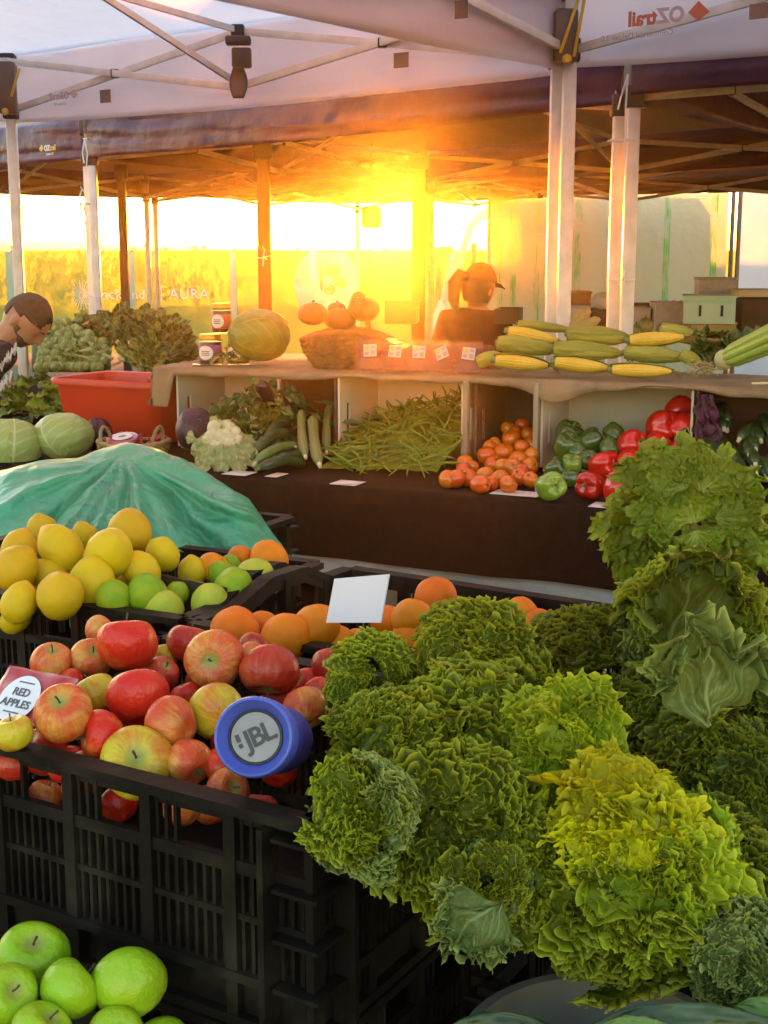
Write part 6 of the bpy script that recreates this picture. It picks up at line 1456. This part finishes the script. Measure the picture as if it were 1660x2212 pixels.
# ---------------------------------------------------------------- boxes and table behind the corn
bt = thing('display_table', 'rear trestle table carrying the stacked boxes at the right', 'table', (1.3, 6.7, 0)); rot3 = Matrix.Rotation(R(-10), 3, 'Z'); cb = V((1.25, 6.75, .90)); mb = MB(); mb.box(cb, (2.6, .8, .05), rot3, bev=.01); mb.build('table_top', black_cloth, bt)
for sx in (-1.2, 0, 1.2):
    for sy in (-.3, .3): p = cb+rot3 @ V((sx, sy, -.02)); MB().bar(p, V((p.x, p.y, 0)), .04, .04, V((0, 1, 0))).build('leg', white_bar, bt)
foam = M('grey_foam', (.42, .37, .32), (.36, .32, .28), rough=.85, scale=40, bump=.2, bscale=120); pal = M('mint_white_carton', (.55, .66, .50), (.46, .60, .44), rough=.6, scale=3); yel = M('ochre_carton', (.42, .27, .05), (.34, .22, .05), rough=.7); pnk = M('pinkish_carton', (.50, .40, .34), rough=.7); dbr = M('dark_wood_crate', (.10, .06, .03), (.07, .04, .02), rough=.8, scale=8)
def boxat(name, label, x0, y0, x1, y1, Y, dp, mat, yaw=-8, lid=False, slots=0, notch=False, open_=False, smat=None, group='boxes stacked on the rear table'):
    A = PY(x0, y1, Y); B = PY(x1, y0, Y); w_ = B.x-A.x; h = B.z-A.z; c = V(((A.x+B.x)/2, Y+dp/2, A.z+h/2)); rot = Matrix.Rotation(R(yaw), 3, 'Z'); root = thing(name, label, 'box', (c.x, c.y, A.z), group); t = .008
    for sy in (-1, 1): MB().box(c+rot @ V((0, sy*(dp/2-t/2), 0)), (w_, t, h), rot, bev=.002).build('panel', mat, root)
    for sx in (-1, 1): MB().box(c+rot @ V((sx*(w_/2-t/2), 0, 0)), (t-.0005, dp-2*t-.001, h-.002), rot).build('panel', smat or mat, root)
    MB().box(c-UP*(h/2-.006), (w_-2*t-.002, dp-2*t-.002, .006), rot).build('base_panel', mat, root)
    if not open_: MB().box(c+UP*(h/2+.004), (w_+.012, dp+.012, .010), rot, bev=.003).build('lid', mat if not lid else lid, root)
    if slots:
        for k in range(slots): MB().box(c+rot @ V((w_*(-.18+.42*k), -dp/2-.0015, .0)), (.012, .004, h*.42), rot, bev=.001).build('hand_slot', joint_pl, root)
        MB().box(c+rot @ V((0, -dp/2-.001, h*.36)), (w_*.96, .003, h*.14), rot).build('tape_strip', M('mint_tape', (.36, .60, .38), rough=.5), root)
    if notch:
        mb = MB()
        for k in range(5): mb.box(c+rot @ V((w_*(-.4+.2*k), -dp/2+.01, h/2+.006)), (w_*.11, .02, .014), rot, bev=.004)
        mb.build('rim_lug', mat, root)
    return root
boxat('ochre_box', 'low ochre box under the mint white carton', 1502, 700, 1600, 735, 6.3, .3, yel, -8)
boxat('white_carton', 'mint white carton with two dark hand slots, topmost by the celery', 1492, 643, 1604, 700, 6.28, .3, pal, -12, slots=2, smat=M('orange_carton_side', (.55, .32, .08), rough=.6))
boxat('foam_box', 'grey foam box with a notched rim left of the mint white carton', 1423, 655, 1503, 735, 6.55, .34, foam, -6, notch=True, open_=True)
boxat('foam_box', 'grey foam box highest on the stack behind the mint white carton', 1520, 604, 1600, 650, 6.9, .3, foam, -8)
boxat('foam_box', 'grey foam box hidden below the highest one', 1515, 655, 1610, 740, 6.9, .34, foam, -8)
boxat('flat_carton', 'flat pale carton at the right edge catching the sun', 1606, 630, 1720, 642, 6.6, .3, M('cream_carton', (.58, .45, .28), rough=.7), -6)
boxat('dark_crate', 'dark crate under the flat pale carton at the right edge', 1608, 646, 1720, 735, 6.6, .3, dbr, -6, open_=True)
boxat('wooden_crate', 'small brown wooden crate topmost beside the pair of white legs', 1234, 634, 1283, 662, 6.9, .25, M('lit_wood', (.28, .14, .05), (.2, .1, .03), rough=.8, scale=8), -6)
boxat('pale_carton', 'pale carton below the small brown wooden crate', 1233, 664, 1282, 712, 6.8, .25, pnk, -6)
boxat('dark_crate', 'low black crate behind the corn between the white legs', 1285, 668, 1330, 712, 6.7, .25, dbr, -6, open_=True)
boxat('pale_carton', 'pinkish carton standing between the tied legs and the grey foam box', 1362, 668, 1412, 700, 6.7, .25, pnk, -6)
boxat('dark_crate', 'black crate behind the pinkish carton', 1368, 660, 1420, 690, 7.0, .2, dbr, -6)
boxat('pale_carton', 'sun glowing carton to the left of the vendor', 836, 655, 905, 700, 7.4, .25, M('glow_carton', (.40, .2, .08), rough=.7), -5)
boxat('dark_crate', 'dark open crate to the right of the vendor', 1078, 668, 1132, 700, 6.9, .3, dbr, -10, open_=True)
bag = MB().ell(PY(1310, 650, 6.75), (.075, .06, .045), 24, 14, fn=lambda q: q*(1+.18*nz(q, 2.2, 3))).build('plastic_bag', M('cloudy_plastic', (.62, .60, .52), rough=.35, trans=.35, transp=.2), angle=0); tag(bag, 'crumpled cloudy plastic bag on the black crate', 'bag')
pearm = M('pear_skin', (.20, .18, .03), (.26, .2, .05), rough=.4)
for k, (px, py, r_) in enumerate(((1395, 705, 17), (1375, 715, 14), (1345, 712, 13), (1430, 712, 12))):
    p = PY(px, py, 6.2); r = r_*p.y/F; root = thing('brown_pear', 'dull brown green fruit behind the corn and left of the foam box', 'fruit', tuple(p), 'dull fruit behind the corn'); MB().ell(p, (r, r, r*1.1), 18, 12).build('skin', pearm, root); MB().tube([p+UP*r, p+UP*r*1.4], .003, 5).build('stem', stem_m, root)
# cords tying the legs
def cord(label, px, py, Y, hw, tails, hd=.03):
    q = PY(px, py, Y); root = thing('tie_cord', label, 'cord', tuple(q)); w_ = hw*Y/F
    MB().tube([q+V((w_*(1 if math.cos(t) > .3 else -1 if math.cos(t) < -.3 else math.cos(t)/.3), hd*math.sin(t)+hd*.5, 0)) for t in [2*PI*k/24 for k in range(24)]], .0035, 6, closed=True).build('loop', cord_w, root)
    for tl in tails: MB().tube([q+V((a*Y/F, -.03+.004*i, -b*Y/F)) for i, (a, b) in enumerate(tl)], .0035, 6).build('tail', cord_w, root)
cord('white cord tied round the upper part of the double white legs', 1345, 303, 4.72, 26, [[(4, -130), (2, -60), (4, 0), (2, 160), (0, 300)], [(4, -130), (-10, -80), (-14, -60)]])
cord('white cord tied round the lower part of the double white legs', 1342, 605, 4.72, 26, [[(4, -20), (2, 0), (6, 12)]])
cord('white cord tied round the white leg behind the red tub', 207, 642, 7.28, 17, [[(2, -6), (0, 10)]])
cord('white cord hanging in a loop from the corner of the purple valance', 186, 300, 7.25, 4, [[(0, 0), (-6, 28), (-4, 50)], [(0, 0), (4, 30), (0, 62)]])
cord('bundle of cream rope hanging on the left white leg', 182, 440, 7.25, 8, [[(0, -30), (-8, -10), (-4, 20), (4, 30), (0, 0), (-8, 10), (2, 45)], [(-4, -35), (6, -20), (-6, 0), (4, 20)]])
# canopy details: patches, straps, logos, levers
patch = M('grey_patch', (.16, .12, .11), rough=.7)
def patchat(par, px, py, Y, w_=36, h=30):
    q = PY(px, py, Y); s = Y/F; MB().box(q, (w_*s, .004, h*s), Matrix.Rotation(R(-35), 3, 'Z')).build('patch', patch, par)
patchat(gA, 867, 130, 5.0); patchat(gA, 228, 208, 5.9, 30, 26); patchat(gE, 1640, 24, 3.3, 40, 30); patchat(gA, 997, 20, 3.95, 30, 36)
q = PY(515, 88, 5.32); s = 5.32/F; mb = MB(); mb.box(q, (52*s, .05, 18*s), bev=.008); mb.box(q-UP*.055, (36*s, .045, 46*s), bev=.008)
mb = MB().box(q, (52*s, .05, 18*s), bev=.008); hub = mb.build('strap_hub', joint_pl, gA)
MB().box(q-UP*34*s+V((.012, 0, 0)), (40*s, .045, 40*s), bev=.008).build('strap_block', joint_pl, hub)
MB().grid(lambda u, v: q-UP*s*(54+62*v)+V(((u-.5)*(22+16*math.sin(PI*v))*s, -.02+.012*math.sin(v*5), 0)), 6, 12).build('strap', joint_pl, hub, solid=.004)
for px, py, Y, par, dirs in ((1222, 78, 4.50, gA, ((-1, 42), (1, 50))), (16, 190, 6.1, gA, ((1, 22),))):
    q = PY(px, py, Y); s = Y/F; mb = MB()
    MB().box(q+UP*.0, (.075, .06, 105*s), bev=.012).build('corner_housing', M('smoky_housing', (.10, .07, .05), rough=.4), par)
    for sx, hgt in dirs: MB().bar(q+V((sx*14*s, -.05, -hgt*.9*s)), q+V((sx*34*s if sx > 0 else -sx*20*s, -.06, hgt*1.6*s)), .010, .014, V((0, 1, 0)), bev=.003).build('pull_lever', yellow_pl, par)
    MB().lathe([(0, 0), (.014, 0), (.016, .008), (.010, .014), (0, .014)], 14, q+V((0, -.045, -50*s)), Matrix.Rotation(PI/2, 3, 'X')).build('pull_button', yellow_pl, par)
def logo(par, px, py, Y, size, mir, m1, m2, yaw, sub, tilt=0):
    q = PY(px, py, Y); X = V((math.cos(R(yaw)), math.sin(R(yaw)), tilt)).normalized(); Yd = UP; sg = -1 if mir else 1; nrm = X.cross(Yd).normalized()
    Xt = X*sg
    t = textmesh('OZ', 'logo', size, m1, q, Xt, Yd, par, bold=.004*size/.1); t2 = textmesh('trail', 'logo', size, m2, q+Xt*size*1.50, Xt, Yd, par, bold=.004*size/.1)
    textmesh(sub, 'small_print', size*.42, m1, q+Xt*size*.55-Yd*size*.62, Xt, Yd, par)
    e0_ = q-Xt*size*.75+Yd*size*.30; mb = MB(); pts = [e0_-Xt*size*.6, e0_+Yd*size*.55, e0_+Xt*size*.55+Yd*size*.05, e0_-Yd*size*.40]
    n3 = X.cross(Yd)*.001; mb.add([p+n3 for p in pts]+[p-n3 for p in pts], [(0, 1, 2, 3), (7, 6, 5, 4)]+[(i, (i+1) % 4, 4+(i+1) % 4, 4+i) for i in range(4)]); mb.build('logo', m2, par, smooth=False)
lw = M('logo_white', (.7, .68, .66), rough=.5); ly = M('logo_yellow', (.62, .36, .05), rough=.5); lb1 = M('logo_faint', (.40, .33, .38), rough=.6); lo = M('logo_rust', (.40, .12, .06), rough=.6)
logo(gC, 96, 326, 7.60, .040, False, lw, ly, -47, 'Deluxe 3.0')
logo(gE, 1478, 44, 3.55, .050, True, lb1, lo, -36, 'Commercial Deluxe 3.0')
logo(gA, 150, 212, 5.93, .040, True, lb1, lb1, -36, 'Deluxe 3.0')
# ================================================================ people
skin_m = M('skin', (.42, .22, .13), (.36, .18, .10), rough=.5, scale=14, spec=.35); hair_m = M('short_brown_hair', (.045, .026, .014), (.07, .04, .02), rough=.75, scale=60, bump=.6, bscale=240)
shirt_m = M('black_tshirt', (.016, .014, .014), (.022, .018, .018), rough=.9, scale=12, bump=.35, bscale=14, bdist=.03)
def skin_mesh(verts, edges, rad):
    me = bpy.data.meshes.new('tmp'); me.from_pydata([V(v) for v in verts], edges, []); ob = bpy.data.objects.new('tmp', me); COL.objects.link(ob)
    md = ob.modifiers.new('s', 'SKIN'); md.use_smooth_shade = True
    for i, r in enumerate(rad): sv = me.skin_vertices[0].data[i]; sv.radius = (r, r) if not isinstance(r, tuple) else r; sv.use_root = (i == 0)
    sb = ob.modifiers.new('d', 'SUBSURF'); sb.levels = 2; sb.render_levels = 2
    dg = bpy.context.evaluated_depsgraph_get(); dg.update(); out = bpy.data.meshes.new_from_object(ob.evaluated_get(dg)); bpy.data.objects.remove(ob)
    mb = MB(); mb.v = [v.co.copy() for v in out.vertices]; mb.f = [list(p.vertices) for p in out.polygons]; mb.mi = [0]*len(mb.f); return mb
def fuse(mb, voxel, name, mat, root, smooth_it=4):
    o = mb.build('tmp2', mat); md = o.modifiers.new('r', 'REMESH'); md.mode = 'VOXEL'; md.voxel_size = voxel; md.use_smooth_shade = True
    s = o.modifiers.new('s', 'SMOOTH'); s.iterations = smooth_it; s.factor = .5
    dg = bpy.context.evaluated_depsgraph_get(); dg.update(); me = bpy.data.meshes.new_from_object(o.evaluated_get(dg)); bpy.data.objects.remove(o)
    bm = bmesh.new(); bm.from_mesh(me); left = set(bm.verts); isl = []
    while left:
        q = [left.pop()]; grp = [q[0]]
        while q:
            for e in q.pop().link_edges:
                for v2 in e.verts:
                    if v2 in left: left.discard(v2); q.append(v2); grp.append(v2)
        isl.append(grp)
    isl.sort(key=len)
    for g in isl[:-1]: bmesh.ops.delete(bm, geom=g, context='VERTS')
    bm.to_mesh(me); bm.free()
    off = OFF[root.name]; me.transform(Matrix.Translation(-off)); me.name = name; me.materials.clear(); me.materials.append(mat); me.polygons.foreach_set('use_smooth', [True]*len(me.polygons))
    ob = bpy.data.objects.new(name, me); COL.objects.link(ob); ob.parent = root; OFF[ob.name] = off; return ob
def headfn(f, s, u, jaw=1.):
    """point of the head surface for a unit direction (forward, side, up)"""
    F_, S_, U_ = .098, .076, .118
    k = 1.0
    if u < 0: S_ *= 1-.22*(-u)*jaw; F_ *= 1-.05*(-u)
    p = V((f*F_, s*S_, u*U_))
    if f > 0:
        g = lambda fs, us, ws, wu: math.exp(-((s-fs)/ws)**2-((u-us)/wu)**2)
        p.x += .024*g(0, -.22, .16, .14)+.010*g(0, -.02, .13, .2)          # nose
        p.x += .006*g(0, .16, .5, .10)                                       # brow
        p.x -= .009*(g(.34, .0, .16, .12)+g(-.34, .0, .16, .12))             # eye sockets
        p.x += .006*g(0, -.50, .25, .07)+.004*g(0, -.60, .2, .06)-.005*g(0, -.55, .25, .025)   # lips
        p.x += .012*g(0, -.85, .3, .16)                                      # chin
    if f < 0: p.x *= 1.08
    return p
def head(c, fd, ud):
    fd = V(fd).normalized(); ud = V(ud); ud = (ud-fd*ud.dot(fd)).normalized(); sd = ud.cross(fd); Mx = Matrix((fd, sd, ud)).transposed(); mb = MB(); nu, nv = 48, 32
    dirs = lambda u, v: (math.sin(PI*v)*math.cos(2*PI*u), math.sin(PI*v)*math.sin(2*PI*u), math.cos(PI*v))
    mb.grid(lambda u, v: c+Mx @ headfn(*dirs(u, v)), nu, nv, closeu=True)
    for s_ in (-1, 1): mb.ell(c+Mx @ V((-.012, s_*.077, -.012)), (.017, .009, .030), 14, 10, Mx)
    def cap(test, k, name, mat, root, solid=.004):
        hb = MB(); vs_ = {}; n1, n2 = 60, 44
        ok = lambda i, j: test(*dirs((i+.5)/n1, (j+.5)/n2))
        hb.v = [c+Mx @ (headfn(*dirs(i/n1, j/n2))*k+headfn(*dirs(i/n1, j/n2))*.02*nz(dirs(i/n1, j/n2), 9)) for j in range(n2+1) for i in range(n1)]
        hb.f = [(j*n1+i, j*n1+(i+1) % n1, (j+1)*n1+(i+1) % n1, (j+1)*n1+i) for j in range(n2) for i in range(n1) if ok(i, j)]; hb.mi = [0]*len(hb.f)
        return hb.build(name, mat, root, solid=solid, angle=0)
    return mb, cap, Mx
def hand(mb, wrist, d_, n_, curl=.5, s=1.):
    d_ = V(d_).normalized(); n_ = V(n_); n_ = (n_-d_*n_.dot(d_)).normalized(); sd = d_.cross(n_)
    mb.ell(wrist+d_*.045*s, (.052*s, .040*s, .016*s), 16, 10, Matrix((d_, sd, n_)).transposed())
    for k, (off, ln) in enumerate(((-.030, .066), (-.011, .076), (.009, .072), (.028, .056))):
        b = wrist+d_*.086*s+sd*off*s; pts = [b-d_*.02*s]; dv = d_.copy()
        for q in (.42, .33, .25): dv = (dv+n_*curl*.8).normalized(); b = b+dv*ln*q*s*1.0; pts.append(b)
        mb.tube(pts, [.0098*s, .0092*s, .0085*s, .0065*s], 8)
    b = wrist+d_*.03*s-sd*.034*s; dv = (d_*.6-sd*.75+n_*.3).normalized(); mb.tube([b, b+dv*.034*s, b+(dv*.8+d_*.4).normalized()*.062*s], [.0125*s, .0105*s, .007*s], 8)
# leaning man at the left edge
Ym = 5.72
J = lambda px, py, dy=0: PY(px+9, py+2, Ym+dy)
man = thing('person', 'man with cropped brown hair and black lettered t shirt leaning over at the left edge', 'person', tuple(J(-150, 1000)))
jj = [J(-190, 930), J(-150, 880), J(-95, 820), J(-40, 775), J(-12, 742), J(14, 716),           # pelvis .. neck
      J(-8, 772, -.13), J(34, 818, -.08), J(64, 845, .10), J(86, 868, .18),                        # arm reaching down to the tent leg
      J(-50, 790, .14), J(-62, 862, .02), J(-10, 888, -.06), J(38, 893, -.02),                    # other arm, forearm forward
      J(-185, 1050, -.09), J(-180, 1200, -.09), J(-185, 1360, -.09), J(-190, 1050, .12), J(-195, 1200, .12), J(-200, 1360, .12)]
ee = [(0, 1), (1, 2), (2, 3), (3, 4), (4, 5), (3, 6), (6, 7), (7, 8), (8, 9), (3, 10), (10, 11), (11, 12), (12, 13), (0, 14), (14, 15), (15, 16), (0, 17), (17, 18), (18, 19)]
rd = [.13, .125, .13, .115, .062, .055, .062, .048, .036, .028, .062, .05, .042, .030, .085, .06, .045, .085, .06, .045]
mb = skin_mesh(jj, ee, rd); hc = J(50, 690); hd_f = V((.62, -.20, -.72)); hd_u = V((.70, -.12, .66))
hm, cap, Mx = head(hc, hd_f, hd_u); mb.add(hm.v, hm.f)
mb.tube([J(-12, 742), J(12, 718), J(34, 702)], [.06, .058, .06], 12)
hand(mb, J(86, 868, .18), J(106, 892, .2)-J(86, 868, .18), V((-.3, .2, -1)), .35); hand(mb, J(38, 893, -.02), J(74, 906, .0)-J(38, 893, -.02), V((.2, .0, -1)), .4)
fuse(mb, .0055, 'body', skin_m, man)
cap(lambda f, s, u: (u > .30 and f < .80) or (f < .05 and u > -.30 and not (abs(s) > .8 and u < .12)), 1.025, 'hair', hair_m, man)
cap(lambda f, s, u: (u < -.40-.25*max(0, f-.5) and f > -.05 and not (abs(s) < .2 and -.66 < u < -.46 and f > .6)) or (u < -.12 and -.02 < f < .30), 1.006, 'beard', M('short_beard', (.13, .068, .038), (.09, .048, .028), rough=.8, scale=70), man, .0015)
for s_ in (-1, 1):
    MB().ell(hc+Mx @ V((.072, s_*.028, .0)), .0112, 12, 8).build('eye', M('eye_white', (.6, .58, .55), rough=.2), man)
    MB().bar(hc+Mx @ V((.093, s_*.045, .026)), hc+Mx @ V((.099, s_*.014, .027)), .006, .006).build('eyebrow', hair_m, man)
sv_ = [J(-165, 900), J(-150, 880), J(-95, 820), J(-40, 775), J(-18, 748), J(-8, 772, -.13), J(16, 798, -.11), J(-50, 790, .14), J(-58, 832, .09)]
smb = skin_mesh(sv_, [(0, 1), (1, 2), (2, 3), (3, 4), (3, 5), (5, 6), (3, 7), (7, 8)], [.15, .145, .15, .135, .085, .082, .074, .082, .072])
fuse(smb, .008, 'tshirt', shirt_m, man, 3)
wsc = M('white_script_print', (.6, .58, .56), rough=.7); mb = MB(); rs = random.Random(5)
for (x0, y0, x1, y1, n_) in ((0, 792, 36, 752, 7), (0, 834, 26, 812, 5)):
    pts = []
    for k in range(n_*2+1): t = k/(n_*2); pts.append(PY(x0+(x1-x0)*t+rs.uniform(-2, 2), y0+(y1-y0)*t+(9 if k % 2 else -9)+rs.uniform(-4, 4), Ym-.285+.13*t*0+.075*(1-0)*.0))
    mb.tube(pts, .0045, 5)
sc = mb.build('script_print', wsc, man)
mb = MB(); wq = J(70, 850, .125); wd = (J(86, 868, .18)-J(64, 845, .10)).normalized(); mb.tube([wq-wd*.014, wq+wd*.014], [.041, .041], 16); mb.build('wrist_watch', joint_pl, man)
lk_ = thing('leg_slider', 'black and yellow height lock on the left white leg beside the leaning man', 'leg lock', tuple(J(90, 850)));
q = PY(80, 850, 6.20); MB().box(q, (.075, .07, .10), bev=.012).build('collar', joint_pl, lk_); MB().box(q+V((.050, -.02, .0)), (.03, .035, .075), bev=.01).build('push_button', yellow_pl, lk_)
# vendor seen against the sun
Yw = 7.25; W_ = lambda px, py, dy=0: PY(px, py, Yw+dy)
wom = thing('person', 'ponytailed vendor in a cap and dark red top, standing against the setting sun', 'person', tuple(W_(1025, 1000)))
jj = [W_(1022, 950), W_(1020, 850), W_(1022, 760), W_(1024, 700), W_(1030, 668), W_(1032, 650), W_(968, 694, .02), W_(948, 770, -.05), W_(985, 830, -.22), W_(1082, 696, .02), W_(1100, 770, -.04), W_(1075, 832, -.22), W_(1000, 1060), W_(998, 1200), W_(996, 1330), W_(1046, 1060), W_(1048, 1200), W_(1050, 1330)]
ee = [(0, 1), (1, 2), (2, 3), (3, 4), (4, 5), (3, 6), (6, 7), (7, 8), (3, 9), (9, 10), (10, 11), (0, 12), (12, 13), (13, 14), (0, 15), (15, 16), (16, 17)]
rd = [.14, .115, .13, .10, .052, .05, .062, .046, .032, .062, .046, .032, .08, .06, .045, .08, .06, .045]
mb = skin_mesh(jj, ee, rd); hc = W_(1036, 622); hm, cap, Mx = head(hc, V((.62, .78, -.14)), V((.08, 0, 1))); mb.add(hm.v, hm.f)
mb.tube([W_(1028, 690), W_(1031, 660), W_(1034, 640)], [.055, .05, .055], 12)
hand(mb, W_(985, 830, -.22), V((.6, -.6, -.5)), V((0, 0, -1)), .4); hand(mb, W_(1075, 832, -.22), V((-.6, -.6, -.5)), V((0, 0, -1)), .4)
fuse(mb, .0055, 'body', skin_m, wom)
cap(lambda f, s, u: (u > .25 and f < .6) or (f < .12 and u > -.62), 1.07, 'hair', M('dark_brown_hair', (.022, .010, .007), (.03, .014, .009), rough=.7, scale=40), wom, .008)
capm = M('dark_cap', (.025, .009, .007), (.02, .008, .006), rough=.85); cap(lambda f, s, u: u > .26, 1.13, 'cap', capm, wom, .006)
mb = MB(); mb.grid(lambda u, v: hc+Mx @ V((.085+.085*v*math.cos((u-.5)*2.2), .078*(1+.05*v)*math.sin((u-.5)*2.6), .046-.020*v-.012*abs(u-.5)*2)), 16, 8); mb.build('cap_brim', capm, wom, solid=.005)
b = hc+Mx @ V((-.11, 0, .045)); mb = MB(); mb.tube([b, b+V((-.045, .0, .012)), b+V((-.075, 0, -.035)), b+V((-.080, 0, -.12)), b+V((-.062, 0, -.20))], [.020, .034, .038, .030, .008], 12); mb.build('ponytail', M('dark_brown_hair', (.04, .02, .012)), wom)
for s_ in (-1, 1): MB().ell(hc+Mx @ V((.072, s_*.028, .0)), .0112, 12, 8).build('eye', MATS['eye_white'], wom)
smb = skin_mesh(jj[:5]+[jj[6], jj[7], W_(966, 800, -.14), jj[9], jj[10], W_(1086, 800, -.14)], [(0, 1), (1, 2), (2, 3), (3, 4), (3, 5), (5, 6), (6, 7), (3, 8), (8, 9), (9, 10)], [.155, .135, .148, .12, .062, .080, .062, .048, .080, .062, .048])
fuse(smb, .009, 'top', M('dark_red_top', (.07, .010, .008), (.05, .008, .006), rough=.85, scale=9, bump=.3, bscale=12, bdist=.03), wom, 3)
